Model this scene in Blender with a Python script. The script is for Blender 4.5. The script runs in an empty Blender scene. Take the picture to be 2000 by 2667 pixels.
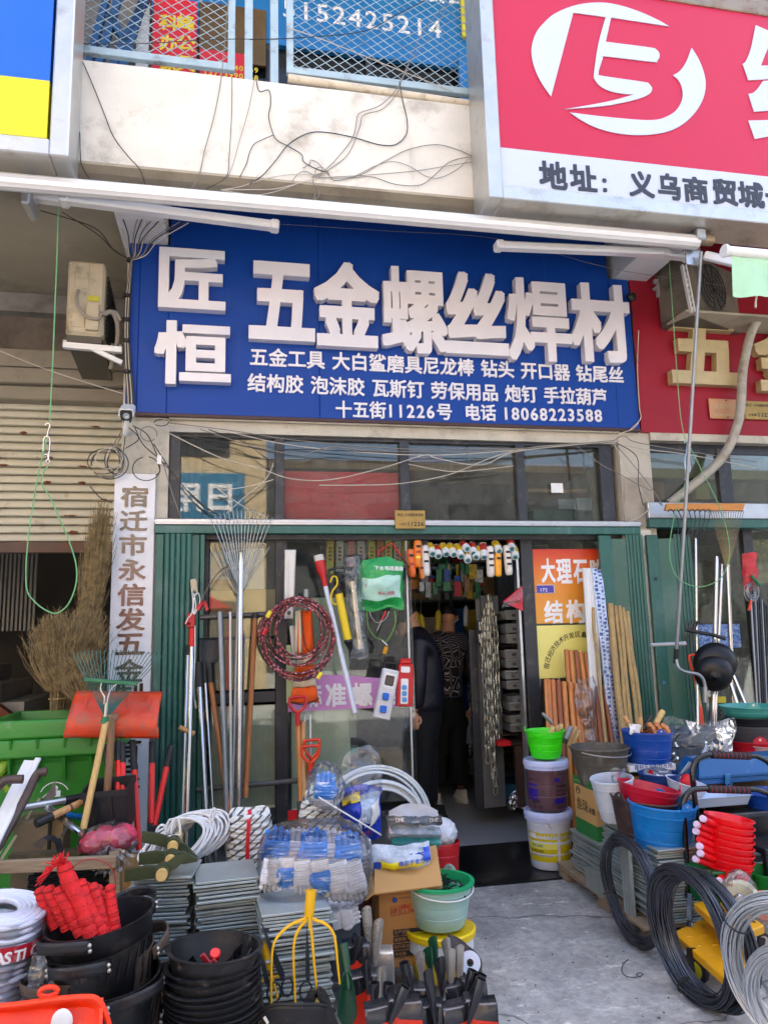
import bpy,bmesh,math,random
from mathutils import Vector,Matrix,noise as mnoise
rnd=random.Random(7)
pi,sin,cos,rad=math.pi,math.sin,math.cos,math.radians
C=bpy.context.scene
COL=C.collection
V=Vector
CAM=V((0,-5.3,1.75))
FL=1950.0
_ez=V((-295,-12083,FL)).normalized()
_ex=V((9700,90,FL));_ex=(_ex-_ez*_ex.dot(_ez)).normalized()
_ey=V((_ez.y*_ex.z-_ez.z*_ex.y,_ez.z*_ex.x-_ez.x*_ex.z,_ez.x*_ex.y-_ez.y*_ex.x))
cd=bpy.data.cameras.new('camera');cam=bpy.data.objects.new('camera',cd);COL.objects.link(cam)
cd.sensor_fit='HORIZONTAL';cd.sensor_width=36;cd.lens=FL/2000*36
cd.clip_start=.05;cd.clip_end=400
m3=Matrix(((_ex.x,-_ex.y,-_ex.z),(_ey.x,-_ey.y,-_ey.z),(_ez.x,-_ez.y,-_ez.z)))
cam.matrix_world=Matrix.Translation(CAM)@m3 .to_4x4()
C.camera=cam
SUN_EL,SUN_AZ=50,20
w=bpy.data.worlds.new('World');C.world=w;w.use_nodes=True
nt=w.node_tree;bg=nt.nodes['Background']
sk=nt.nodes.new('ShaderNodeTexSky');sk.sky_type='NISHITA';sk.sun_disc=False
sk.sun_elevation=rad(SUN_EL);sk.sun_rotation=rad(SUN_AZ);sk.dust_density=6;sk.ozone_density=0;sk.air_density=.8
nt.links.new(sk.outputs[0],bg.inputs[0]);bg.inputs[1].default_value=.15
ld=bpy.data.lights.new('sun','SUN');ld.energy=3.2;ld.angle=rad(.5);ld.color=(1,.95,.87)
lo=bpy.data.objects.new('sun',ld);COL.objects.link(lo)
sd=V((sin(rad(SUN_AZ))*cos(rad(SUN_EL)),cos(rad(SUN_AZ))*cos(rad(SUN_EL)),sin(rad(SUN_EL))))
lo.rotation_euler=sd.to_track_quat('Z','Y').to_euler();lo.location=(0,0,30)
C.view_settings.view_transform='Standard';C.view_settings.look='None'
C.view_settings.exposure=2.8;C.view_settings.gamma=1
C.cycles.max_bounces=8;C.cycles.transparent_max_bounces=24;C.cycles.use_denoising=True
C.cycles.caustics_reflective=False;C.cycles.caustics_refractive=False
def ray(x,y):
 c=V((x-1000,y-1333.5,FL))
 return V((_ex.dot(c),_ey.dot(c),_ez.dot(c)))
def P(x,y,Y=0.0):
 d=ray(x,y);return CAM+d*((Y-CAM.y)/d.y)
def Z(x,y,z=0.0):
 d=ray(x,y);return CAM+d*((z-CAM.z)/d.z)
def lin(h):
 if not isinstance(h,str):return(*h,1)
 c=[int(h[i:i+2],16)/255 for i in(0,2,4)]
 return tuple(a/12.92 if a<=.04045 else((a+.055)/1.055)**2.4 for a in c)+(1,)
_M={}
def M(name,col=None,r=.5,m=0.,v=.14,s=5.,b=0.,bs=80.,dirt=None,da=.45,ds=3.,st=None,coat=0.,spec=.5,sss=0.,tr=0.):
 """procedural surface: base colour with uneven tone, optional dirt patches, fine relief"""
 if name in _M:return _M[name]
 mt=bpy.data.materials.new(name);_M[name]=mt;mt.use_nodes=True
 N=mt.node_tree.nodes;L=mt.node_tree.links;p=N['Principled BSDF']
 geo=N.new('ShaderNodeNewGeometry');pos=geo.outputs['Position']
 if st:
  mp=N.new('ShaderNodeMapping');mp.inputs['Scale'].default_value=st
  L.new(pos,mp.inputs[0]);pos=mp.outputs[0]
 n1=N.new('ShaderNodeTexNoise');n1 .inputs['Scale'].default_value=s;n1 .inputs['Detail'].default_value=6;n1 .inputs['Roughness'].default_value=.65
 L.new(pos,n1 .inputs['Vector'])
 c=lin(col)
 mr=N.new('ShaderNodeMapRange');mr.inputs[1].default_value=.3;mr.inputs[2].default_value=.7
 mr.inputs[3].default_value=1-v;mr.inputs[4].default_value=1+v*.7
 L.new(n1 .outputs[0],mr.inputs[0])
 mx=N.new('ShaderNodeMix');mx.data_type='RGBA';mx.blend_type='MULTIPLY';mx.inputs[0].default_value=1
 mx.inputs[6].default_value=c;L.new(mr.outputs[0],mx.inputs[7]);out=mx.outputs[2]
 if dirt:
  n2=N.new('ShaderNodeTexNoise');n2 .inputs['Scale'].default_value=ds;n2 .inputs['Detail'].default_value=8;n2 .inputs['Roughness'].default_value=.7
  L.new(pos,n2 .inputs['Vector'])
  r2=N.new('ShaderNodeMapRange');r2 .inputs[1].default_value=.62-da*.3;r2 .inputs[2].default_value=.78-da*.15
  L.new(n2 .outputs[0],r2 .inputs[0])
  m2=N.new('ShaderNodeMix');m2 .data_type='RGBA';L.new(r2 .outputs[0],m2 .inputs[0])
  L.new(out,m2 .inputs[6]);m2 .inputs[7].default_value=lin(dirt);out=m2 .outputs[2]
 L.new(out,p.inputs['Base Color'])
 rr=N.new('ShaderNodeMapRange');rr.inputs[3].default_value=max(.02,r-.1);rr.inputs[4].default_value=min(1,r+.12)
 L.new(n1 .outputs[0],rr.inputs[0]);L.new(rr.outputs[0],p.inputs['Roughness'])
 p.inputs['Metallic'].default_value=m;p.inputs['Specular IOR Level'].default_value=spec
 if coat:p.inputs['Coat Weight'].default_value=coat
 if sss:p.inputs['Subsurface Weight'].default_value=sss;p.inputs['Subsurface Radius'].default_value=(.02,.012,.008)
 if tr:p.inputs['Transmission Weight'].default_value=tr
 if b:
  n3=N.new('ShaderNodeTexNoise');n3 .inputs['Scale'].default_value=bs;n3 .inputs['Detail'].default_value=4
  L.new(pos,n3 .inputs['Vector'])
  bu=N.new('ShaderNodeBump');bu.inputs['Strength'].default_value=min(1,b);bu.inputs['Distance'].default_value=.35/bs
  L.new(n3 .outputs[0],bu.inputs['Height']);L.new(bu.outputs[0],p.inputs['Normal'])
 return mt
def glassy(name,tint='e8f0ee',fmin=.04,fmax=.9,dust=.06,rough=.02,wr=0.,ws=25.,dcol='c8c8c0'):
 """clear sheet (glass, plastic film): see-through, mirror-like at grazing angles, a little dusty or creased"""
 if name in _M:return _M[name]
 mt=bpy.data.materials.new(name);_M[name]=mt;mt.use_nodes=True
 N=mt.node_tree.nodes;L=mt.node_tree.links;N.remove(N['Principled BSDF']);o=N['Material Output']
 t=N.new('ShaderNodeBsdfTransparent');t.inputs[0].default_value=lin(tint)
 g=N.new('ShaderNodeBsdfGlossy');g.inputs[1].default_value=rough
 d=N.new('ShaderNodeBsdfDiffuse');d.inputs[0].default_value=lin(dcol)
 lw=N.new('ShaderNodeFresnel');lw.inputs[0].default_value=1.5
 geo=N.new('ShaderNodeNewGeometry')
 n1=N.new('ShaderNodeTexNoise');n1 .inputs['Scale'].default_value=ws;n1 .inputs['Detail'].default_value=5
 if wr:n1 .noise_type='RIDGED_MULTIFRACTAL';n1 .normalize=False;n1 .inputs['Detail'].default_value=3
 L.new(geo.outputs['Position'],n1 .inputs['Vector'])
 mr=N.new('ShaderNodeMapRange');mr.inputs[3].default_value=fmin;mr.inputs[4].default_value=fmax
 L.new(lw.outputs[0],mr.inputs[0])
 if wr:
  bu=N.new('ShaderNodeBump');bu.inputs['Strength'].default_value=min(1,wr);bu.inputs['Distance'].default_value=.3/ws
  L.new(n1 .outputs[0],bu.inputs['Height']);L.new(bu.outputs[0],g.inputs['Normal']);L.new(bu.outputs[0],lw.inputs['Normal'])
 dr=N.new('ShaderNodeMapRange');dr.inputs[1].default_value=1.if wr else.35;dr.inputs[2].default_value=2.2 if wr else.75;dr.inputs[3].default_value=dust*.35;dr.inputs[4].default_value=dust*1.8
 L.new(n1 .outputs[0],dr.inputs[0])
 a=N.new('ShaderNodeMixShader');L.new(mr.outputs[0],a.inputs[0]);L.new(t.outputs[0],a.inputs[1]);L.new(g.outputs[0],a.inputs[2])
 e=N.new('ShaderNodeMixShader');L.new(dr.outputs[0],e.inputs[0]);L.new(a.outputs[0],e.inputs[1]);L.new(d.outputs[0],e.inputs[2])
 L.new(e.outputs[0],o.inputs[0]);return mt
class G:
 def __init__(s):s.v=[];s.f=[];s.mi=[];s.k=0
 def add(s,vs,fs):
  o=len(s.v);s.v+=[V(a)for a in vs];s.f+=[tuple(i+o for i in f)for f in fs];s.mi+=[s.k]*len(fs);return s
 def box(s,x0,x1,y0,y1,z0,z1,m=None,bev=0.):
  if bev:
   b=bev;vs=[];
   for z,i in((z0,b),(z0+b,0),(z1-b,0),(z1,b)):
    vs+=[(x0+i+b*(i==0),y0+i,z),(x1-i-b*(i==0),y0+i,z),(x1-i,y0+i+b*(i==0),z),(x1-i,y1-i-b*(i==0),z),(x1-i-b*(i==0),y1-i,z),(x0+i+b*(i==0),y1-i,z),(x0+i,y1-i-b*(i==0),z),(x0+i,y0+i+b*(i==0),z)]
   fs=[tuple(range(7,-1,-1)),tuple(range(24,32))]
   for r_ in range(3):
    for i in range(8):a=r_*8+i;c=r_*8+(i+1)%8;fs.append((a,c,c+8,a+8))
  else:
   vs=[(x0,y0,z0),(x1,y0,z0),(x1,y1,z0),(x0,y1,z0),(x0,y0,z1),(x1,y0,z1),(x1,y1,z1),(x0,y1,z1)]
   fs=[(3,2,1,0),(4,5,6,7),(0,1,5,4),(1,2,6,5),(2,3,7,6),(3,0,4,7)]
  if m:vs=[m@V(a)for a in vs]
  return s.add(vs,fs)
 def bar(s,a,b,w=.02,h=.02,up=(0,0,1),bev=0.):
  a=V(a);b=V(b);d=b-a;z=d.normalized();u=V(up)
  if abs(z.dot(u))>.98:u=V((0,1,0))
  x=u.cross(z).normalized();y=z.cross(x)
  m=Matrix.Translation(a)@Matrix((x,y,z)).transposed().to_4x4()
  return s.box(-w/2,w/2,-h/2,h/2,0,d.length,m,bev)
 def tube(s,pts,r,n=8,close=False,cap=True):
  pts=[V(p)for p in pts];k=len(pts);R=r if isinstance(r,(list,tuple))else[r]*k
  t=(pts[1]-pts[0]).normalized();u=t.orthogonal().normalized();vs=[]
  if abs(t.z)<.9:u=(V((0,0,1))-t*t.z).normalized()
  for i in range(k):
   a=pts[i-1]if(i or close)else pts[0];b=pts[(i+1)%k]if(i<k-1 or close)else pts[-1]
   t=(b-a);t=t.normalized()if t.length>1e-9 else V((0,0,1))
   u=u-t*u.dot(t);u=u.normalized()if u.length>1e-6 else t.orthogonal().normalized()
   w_=t.cross(u)
   vs+=[pts[i]+(u*cos(2*pi*j/n)+w_*sin(2*pi*j/n))*R[i]for j in range(n)]
  fs=[]
  for i in range(k if close else k-1):
   for j in range(n):
    a=i*n+j;b=i*n+(j+1)%n;c=((i+1)%k)*n
    fs.append((a,b,c+(j+1)%n,c+j))
  if cap and not close:fs+=[tuple(range(n-1,-1,-1)),tuple((k-1)*n+j for j in range(n))]
  return s.add(vs,fs)
 def lathe(s,prof,n=32,m=None,close=False,sx=1.,sy=1.,cap=True):
  vs=[(r_*cos(2*pi*j/n)*sx,r_*sin(2*pi*j/n)*sy,z)for r_,z in prof for j in range(n)];k=len(prof);fs=[]
  for i in range(k if close else k-1):
   for j in range(n):
    a=i*n;c=((i+1)%k)*n;fs.append((a+j,a+(j+1)%n,c+(j+1)%n,c+j))
  if not close and cap:
   if prof[0][0]>1e-6:fs.append(tuple(range(n-1,-1,-1)))
   if prof[-1][0]>1e-6:fs.append(tuple((k-1)*n+j for j in range(n)))
  if m:vs=[m@V(a)for a in vs]
  return s.add(vs,fs)
 def sheet(s,fn,nu,nv,cu=False):
  vs=[fn(i/nu,j/nv)for i in range(nu+(not cu))for j in range(nv+1)];fs=[]
  for i in range(nu):
   for j in range(nv):
    a=i*(nv+1)+j;c=((i+1)%nu if cu else i+1)*(nv+1)+j;fs.append((a,c,c+1,a+1))
  return s.add(vs,fs)
 def prism(s,poly,d,m=None):
  k=len(poly);vs=[(x,y,0)for x,y in poly]+[(x,y,d)for x,y in poly]
  fs=[tuple(range(k-1,-1,-1)),tuple(range(k,2*k))]+[(i,(i+1)%k,(i+1)%k+k,i+k)for i in range(k)]
  if m:vs=[m@V(a)for a in vs]
  return s.add(vs,fs)
 def quad(s,a,b,c,d):return s.add([a,b,c,d],[(0,1,2,3)])
 def sph(s,c,r,n=12,k=8,sc=(1,1,1),nz=0.,ns=3.,seed=0):
  vs=[];c=V(c)
  for i in range(k+1):
   th=pi*i/k
   for j in range(n):
    d=V((sin(th)*cos(2*pi*j/n),sin(th)*sin(2*pi*j/n),cos(th)))
    q=1+(nz*mnoise.noise(d*ns+V((seed,seed*1.7,0)))if nz else 0)
    vs.append(c+V((d.x*r*sc[0],d.y*r*sc[1],d.z*r*sc[2]))*q)
  fs=[(i*n+j,(i+1)*n+j,(i+1)*n+(j+1)%n,i*n+(j+1)%n)for i in range(k)for j in range(n)]
  return s.add(vs,fs)
def wl(o):
 p=V((0,0,0))
 while o:p=p+o.location;o=o.parent
 return p
def build(name,g,mats,parent=None,ang=35,label=None,kind=None,merge=False):
 """link the gathered shapes as ONE mesh object (child of parent, or top-level with its origin at its base)"""
 if parent:off=wl(parent)
 else:
  xs=[a.x for a in g.v];ys=[a.y for a in g.v]
  off=V(((min(xs)+max(xs))/2,(min(ys)+max(ys))/2,min(a.z for a in g.v)))
 me=bpy.data.meshes.new(name);me.from_pydata([tuple(a-off)for a in g.v],[],g.f)
 if not isinstance(mats,(list,tuple)):mats=[mats]
 for q in mats:me.materials.append(q)
 if len(mats)>1:me.polygons.foreach_set('material_index',g.mi)
 bm=bmesh.new();bm.from_mesh(me)
 if merge:bmesh.ops.remove_doubles(bm,verts=bm.verts,dist=1e-5)
 bmesh.ops.recalc_face_normals(bm,faces=bm.faces);bm.to_mesh(me);bm.free()
 if ang:
  me.polygons.foreach_set('use_smooth',[True]*len(me.polygons));me.set_sharp_from_angle(angle=rad(ang))
 o=bpy.data.objects.new(name,me);COL.objects.link(o)
 if parent:o.parent=parent
 else:o.location=off
 if label:o['label']=label
 if kind:o['kind']=kind
 return o
def tag(o,label,cat,group=None,kind=None):
 o['label']=label;o['category']=cat
 if group:o['group']=group
 if kind:o['kind']=kind
 return o
def T(name,label,cat,loc=(0,0,0),group=None):
 o=bpy.data.objects.new(name,None);o.empty_display_size=.1;COL.objects.link(o);o.location=loc
 return tag(o,label,cat,group)
def one(name,label,cat,g,mats,group=None,**k):return tag(build(name,g,mats,**k),label,cat,group)
def struct(name,g,mats,**k):return build(name,g,mats,kind='structure',**k)
_KIDS={}
def dup(o,loc=None,rot=None,label=None,sc=None,parent=None,mat=None,group=None):
 c=o.copy();COL.objects.link(c)
 if parent:c.parent=parent
 if loc is not None:c.location=loc
 if rot is not None:
  if isinstance(rot,Matrix):c.rotation_euler=rot.to_euler()
  else:c.rotation_euler=rot
 if sc is not None:c.scale=sc if isinstance(sc,(tuple,list))else(sc,sc,sc)
 if label:c['label']=label
 if group:c['group']=group
 if mat and c.data and c.data.materials:c.data=c.data.copy();c.data.materials[0]=mat
 for ch in[k for k in bpy.data.objects if k.parent==o]:dup(ch,parent=c,mat=mat)
 return c
def place(o,loc,rot=None,sc=None):
 o.location=loc
 if rot is not None:o.rotation_euler=rot.to_euler()if isinstance(rot,Matrix)else rot
 if sc:o.scale=(sc,sc,sc)
 return o
def aim(d,up=(0,0,1),roll=0.):
 z=V(d).normalized();u=V(up)
 if abs(z.dot(u))>.98:u=V((0,1,0))
 x=u.cross(z).normalized();y=z.cross(x)
 return Matrix((x,y,z)).transposed()@Matrix.Rotation(roll,3,'Z')
def wob(v,a,f,seed=0.):
 v=V(v);q=v*f+V((seed,seed*.7,seed*1.3));return v+V(mnoise.noise_vector(q))*a
def curve(pts,n=8):
 pts=[V(p)for p in pts];out=[]
 for i in range(len(pts)-1):
  p0=pts[max(i-1,0)];p1=pts[i];p2=pts[i+1];p3=pts[min(i+2,len(pts)-1)]
  for k in range(n):
   t=k/n;out.append(.5*((2*p1)+(p2-p0)*t+(2*p0-5*p1+4*p2-p3)*t*t+(3*p1-p0-3*p2+p3)*t**3))
 return out+[pts[-1]]
_TX={}
def glyph(ch,bold=.0,depth=0.):
 k=(ch,bold,depth)
 if k in _TX:return _TX[k]
 cu=bpy.data.curves.new('lettering','FONT');cu.body=ch;cu.resolution_u=3;cu.extrude=depth/2
 ob=bpy.data.objects.new('lettering',cu);COL.objects.link(ob)
 me=bpy.data.meshes.new_from_object(ob.evaluated_get(bpy.context.evaluated_depsgraph_get()))
 v0=[V(a.co)for a in me.vertices];f0=[tuple(p.vertices)for p in me.polygons]
 bpy.data.objects.remove(ob);bpy.data.curves.remove(cu);bpy.data.meshes.remove(me)
 vs,fs=[],[];b=bold;nn=14 if depth and b>.025 else 8;sg_=.0006 if depth else.002
 for i,(dx,dy)in enumerate([(0,0)]+([(b*x_*(1-.013*q_),b*y_*(1-.013*q_))for q_,(x_,y_)in enumerate(((1,1),(-1,-1),(1,-1),(-1,1),(1,0),(0,1),(-1,0),(0,-1),(1,.5),(-.5,1),(-1,.5),(.5,-1),(1,-.5),(.5,1),(-1,-.5),(-.5,-1)))]if nn>8 else[(b*cos(pi*q/nn*2+.4),b*sin(pi*q/nn*2+.4))for q in range(nn)])if b>.004 else((0,0),)):
  o=len(vs);vs+=[V((p.x+dx,p.y+dy,p.z-(i*sg_ if p.z>=0 else-i*sg_)))for p in v0];fs+=[tuple(q+o for q in f)for f in f0]
 _TX[k]=(vs,fs);return _TX[k]
def adv(c):return.36 if c==' ' else(1.if ord(c)>0x2000 else(.3 if c in '.:\'!|' else.60))
def text_on(g,s,o,u,v,bold=.02,depth=0.,nrm=None,fit=None,h=None):
 """write s on the face spanned by u (along the line) and v (up): o = lower left corner, |v| = height of a full character"""
 o=V(o);u=V(u).normalized();v=V(v);hh=v.length if h is None else h;vn=v.normalized();nn=u.cross(vn)
 W=sum(adv(c)for c in s);sx=(fit/(W*hh))if fit else 1.;x=0.
 for c in s:
  if c!=' ':
   vs,fs=glyph(c,bold,depth)
   g.add([o+u*((x+p.x)*hh*sx)+vn*((p.y+.12)*hh*.96)+nn*(p.z*hh)for p in vs],fs)
  x+=adv(c)
 return g
def char_fit(ch,x0,x1,y0,y1,Y,dep,bold):
 """one glyph whose outline fills the photo rectangle on plane Y, standing out by dep towards the street"""
 vs,fs=glyph(ch,bold,.1);g=G();xm,ym=(x0+x1)/2,(y0+y1)/2
 X0,X1=P(x0,ym,Y).x,P(x1,ym,Y).x;Z1,Z0=P(xm,y0,Y).z,P(xm,y1,Y).z
 a0=min(p.x for p in vs);a1=max(p.x for p in vs);b0=min(p.y for p in vs);b1=max(p.y for p in vs)
 g.add([V((X0+(p.x-a0)/(a1-a0)*(X1-X0),Y+(.05-p.z)/.1*dep,Z0+(p.y-b0)/(b1-b0)*(Z1-Z0)))for p in vs],fs)
 return g
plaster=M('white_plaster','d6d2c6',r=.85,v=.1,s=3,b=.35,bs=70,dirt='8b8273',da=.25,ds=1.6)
stucco=M('stucco','b9b3a4',r=.9,v=.14,s=4,b=.7,bs=110,dirt='7d776b',da=.35,ds=2.2)
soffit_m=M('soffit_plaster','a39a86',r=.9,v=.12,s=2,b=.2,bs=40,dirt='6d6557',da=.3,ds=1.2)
greywall=M('grey_wall','8d8a84',r=.9,v=.15,s=1.5,dirt='56524b',da=.4,ds=1.3)
concrete=M('concrete','a8a7a4',r=.85,v=.3,s=30,b=.6,bs=70,dirt='a9a7a2',da=.34,ds=4.5)
def more_dirt(mt,col,s,lo,hi,st=None,amt=1.):
 N=mt.node_tree.nodes;L=mt.node_tree.links;p=N['Principled BSDF'];src=p.inputs['Base Color'].links[0].from_socket
 ge=N.new('ShaderNodeNewGeometry');v=ge.outputs[0]
 if st:mp=N.new('ShaderNodeMapping');mp.inputs['Scale'].default_value=st;L.new(v,mp.inputs[0]);v=mp.outputs[0]
 n=N.new('ShaderNodeTexNoise');n.inputs['Scale'].default_value=s;n.inputs['Detail'].default_value=9;n.inputs['Roughness'].default_value=.72;L.new(v,n.inputs['Vector'])
 r=N.new('ShaderNodeMapRange');r.inputs[1].default_value=lo;r.inputs[2].default_value=hi;r.inputs[4].default_value=amt;L.new(n.outputs[0],r.inputs[0])
 m=N.new('ShaderNodeMix');m.data_type='RGBA';L.new(r.outputs[0],m.inputs[0]);L.new(src,m.inputs[6]);m.inputs[7].default_value=lin(col);L.new(m.outputs[2],p.inputs['Base Color'])
more_dirt(concrete,'5d5e61',1.7,.46,.66,amt=.75);more_dirt(concrete,'d2d0ca',9,.58,.66,(1,2.2,1),.85);more_dirt(concrete,'8f7c56',2.3,.66,.74,amt=.6);more_dirt(concrete,'2a2a2c',60,.70,.74,amt=.8);more_dirt(concrete,'7b6c52',.9,.6,.72,amt=.45)
def cracks(mt,col,s,w_,amt):
 N=mt.node_tree.nodes;L=mt.node_tree.links;p=N['Principled BSDF'];src=p.inputs['Base Color'].links[0].from_socket
 ge=N.new('ShaderNodeNewGeometry');n=N.new('ShaderNodeTexNoise');n.inputs['Scale'].default_value=3;n.inputs['Detail'].default_value=6;L.new(ge.outputs[0],n.inputs['Vector'])
 a=N.new('ShaderNodeVectorMath');a.operation='MULTIPLY_ADD';L.new(n.outputs['Color'],a.inputs[0]);a.inputs[1].default_value=(.35,.35,0);L.new(ge.outputs[0],a.inputs[2])
 v=N.new('ShaderNodeTexVoronoi');v.feature='DISTANCE_TO_EDGE';v.inputs['Scale'].default_value=s;L.new(a.outputs[0],v.inputs['Vector'])
 r=N.new('ShaderNodeMapRange');r.inputs[2].default_value=w_;r.inputs[3].default_value=amt;r.inputs[4].default_value=0;L.new(v.outputs[0],r.inputs[0])
 m=N.new('ShaderNodeMix');m.data_type='RGBA';L.new(r.outputs[0],m.inputs[0]);L.new(src,m.inputs[6]);m.inputs[7].default_value=lin(col);L.new(m.outputs[2],p.inputs['Base Color'])
cracks(concrete,'3a3a3b',.62,.006,.75)
more_dirt(plaster,'8a7a62',3.2,.60,.78,(3.5,1,.35),.5);more_dirt(plaster,'a99f8e',14,.64,.72,amt=.4)
tilefloor=M('grey_floor_tile','8a8c8e',r=.32,v=.06,s=2,b=.05,bs=60)
granite=M('black_granite','0d0d0f',r=.3,v=.3,s=30,dirt='3a3836',da=.25,ds=6)
charcoal=M('charcoal_aluminium','26282e',r=.42,v=.2,s=8,dirt='5b5750',da=.22,ds=5)
alu=M('brushed_aluminium','b9bcc0',r=.36,m=.85,v=.08,s=10,dirt='6f6b66',da=.18,ds=5)
steel=M('stainless_steel','c6c6c2',r=.36,m=.75,v=.1,s=6,dirt='8a8376',da=.3,ds=3)
chrome=M('polished_tube','b4b6ba',r=.2,m=1,v=.04)
greenm=M('green_shutter_paint','265a50',r=.42,v=.12,s=5,dirt='4a6a66',da=.3,ds=3)
rust=M('rusty_steel','6b3a22',r=.85,v=.3,s=20,b=.3)
bluesign=M('blue_sign_face','003a8e',r=.45,v=.05,s=1.2,spec=.3)
redsign=M('red_sign_face','8c1526',spec=.3,r=.5,v=.08,s=1.5)
white_p=M('white_acrylic','dcd9e4',r=.35,v=.03)
white=M('white_paint','d6d6d4',r=.45,v=.05)
black=M('black_plastic','0e0e10',r=.45,v=.2)
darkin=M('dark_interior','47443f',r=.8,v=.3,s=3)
pane_m=glassy('window_glass',fmin=.025,fmax=.75,dust=.035,ws=14)
film=glassy('clear_plastic_film',tint='fafbfd',fmin=.03,fmax=.8,dust=.05,rough=.08,wr=1,ws=26,dcol='dfe3ec')
film_thick=glassy('creased_plastic_bag',tint='e9edf3',fmin=.05,fmax=.8,dust=.2,rough=.12,wr=1,ws=24,dcol='dfe3ea')
wire_d=M('dark_cable','2b2926',r=.6);wire_l=M('pale_cable','b5ada0',r=.6);wire_g=M('grey_cable','77726a',r=.6)
green_rope=M('green_cord','6aa46c',r=.6)
wood=M('pale_wood','b98c58',r=.55,v=.22,s=9,st=(6,6,.8));wood_d=M('orange_wood','9a5f30',r=.5,v=.25,s=9,st=(6,6,.8))
wood_o=M('weathered_wood','8d7a62',r=.8,v=.3,s=10,st=(1,8,8),b=.3)
kraft=M('kraft_cardboard','a5804f',r=.85,v=.1,s=5,dirt='8d6b41',da=.3)
galv=M('galvanised_plate','aab4b2',r=.36,m=.55,v=.16,s=9,dirt='b4bab8',da=.35,ds=7)
rubber=M('black_rubber','0d0d0f',r=.55,v=.3,s=7,dirt='2b2723',da=.35,ds=5)
galvd=M('dull_galvanised_edge','76827f',r=.5,m=.5,v=.3,s=22)
ink=M('black_ink','17161a',r=.6);ink_r=M('red_ink','9c2f22',r=.6);ink_w=M('white_print','e6e6e8',r=.5);ink_y=M('yellow_print','e8cf2c',r=.5);ink_b=M('blue_print','1d3d8c',r=.5)
brass=M('brass_plate','9c7f45',r=.42,m=.55,v=.18,s=14)
more_dirt(bluesign,'5d84c4',5,.6,.8,(6,1,.3),.22);more_dirt(greenm,'8ba39c',6,.56,.78,(5,5,.5),.4);more_dirt(greenm,'4a2f20',26,.7,.76,amt=.6)
ZF=.262;GZ=.255;ZP=4.545;ZS=5.0;YP=-1.0
g=G();g.box(-60,60,-60,0,-.1,GZ)
struct('ground',g,concrete,ang=0)
g=G();g.box(-.6,3.12,.0,7.4,-.09,ZF);struct('shop_floor',g,tilefloor,ang=0)
g=G();g.box(-8,-.82,.0,9,-.09,ZF-.002);struct('left_shop_floor',g,concrete,ang=0)
g=G();g.box(3.13,9,.0,9,-.09,ZF);struct('right_shop_floor',g,concrete,ang=0)
g=G();g.box(.2,2.9,-.79,.02,.2,ZF+.004)
struct('threshold_step',g,granite,ang=0)
bld=T('shop_building','cream two storey shop building carrying all the signs above the hardware shop','building',(1,0,0))
ztop=P(450,182,YP).z
def wallpart(n,m,*boxes,**k):
 g=G()
 for b_ in boxes:g.box(*b_)
 return build(n,g,m,bld,ang=0,**k)
def parapet(u,v):
 x=-5+u*12.0;return V((x,YP+.006*mnoise.noise((x*2,v*3,0)),ZP+v*(ztop-ZP)))
g=G();g.sheet(parapet,60,8);g.box(-5,7,YP+.012,YP+.2,ZP+.001,ztop+.004);build('parapet',g,plaster,bld,ang=0)
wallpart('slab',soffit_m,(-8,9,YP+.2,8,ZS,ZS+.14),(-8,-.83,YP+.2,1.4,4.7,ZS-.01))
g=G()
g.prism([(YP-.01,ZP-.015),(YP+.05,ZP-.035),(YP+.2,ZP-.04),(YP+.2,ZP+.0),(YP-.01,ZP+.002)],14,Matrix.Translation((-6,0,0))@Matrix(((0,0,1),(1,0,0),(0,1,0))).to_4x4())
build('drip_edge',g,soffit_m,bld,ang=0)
xl0,xl1=P(318,1115,-.06).x,P(441,1115,-.06).x
xr0,xr1=P(1612,1170,-.06).x,P(1692,1170,-.06).x
zb=4.545
wallpart('pillar',stucco,(xl0,xl1,-.06,1.4,-.2,zb));wallpart('pillar',stucco,(xr0,xr1,-.06,1.4,-.2,zb))
wallpart('beam',white,(P(323,645).x,P(441,645).x,YP+.2,1.4,zb,ZS-.002));wallpart('beam',white,(P(1584,734).x,P(1668,740).x,YP+.2,1.4,zb,ZS-.002))
wallpart('partition_wall',greywall,(xl0+.05,xl1-.05,1.4,8,0,ZS));wallpart('partition_wall',greywall,(xr0+.03,xr1-.03,1.4,8,0,ZS))
wallpart('back_wall',greywall,(-8,9,8,8.2,0,9))
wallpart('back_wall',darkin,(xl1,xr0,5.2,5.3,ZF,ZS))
zc=P(600,1092).z;zc2=P(600,1122).z
g=G();g.box(xl1,xr0,-.085,.12,zc2+.05,zc+.03);g.box(xl1,xr0,-.05,.1,zc2-.03,zc2+.05);build('lintel',g,stucco,bld,ang=0)
wallpart('lintel',stucco,(xr1,8,-.085,.12,zc2+.0,zc+.03))
wallpart('sign_backing_wall',greywall,(xl1,xr0,0.0,.1,zc+.03,ZS),(xr1,8,0,.1,zc+.03,ZS))
zsh=P(300,955,1.25).z
wallpart('left_wall',M('brown_wall','7f766c',r=.9,v=.15,s=1.2,dirt='4c453d',da=.35,ds=1.1),(-8,xl0+.02,1.3,1.4,zsh-.1,4.69),label='brownish wall above the rolling shutter')
wallpart('left_beam',greywall,(-8,xl0+.02,1.18,1.298,4.52,4.69))
wallpart('upper_wall',M('upper_wall','8a8680',r=.9,dirt='4b4742',da=.4),(-8,9,.62,.8,ZS+.14,9))
wallpart('upper_ceiling',white,(-8,9,-.9,.6,7.9,8.1))
wallpart('roof',greywall,(-8,9,-.9,10,9,9.2))  # unseen upper walls and roof carried up to block the sun from behind
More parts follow.
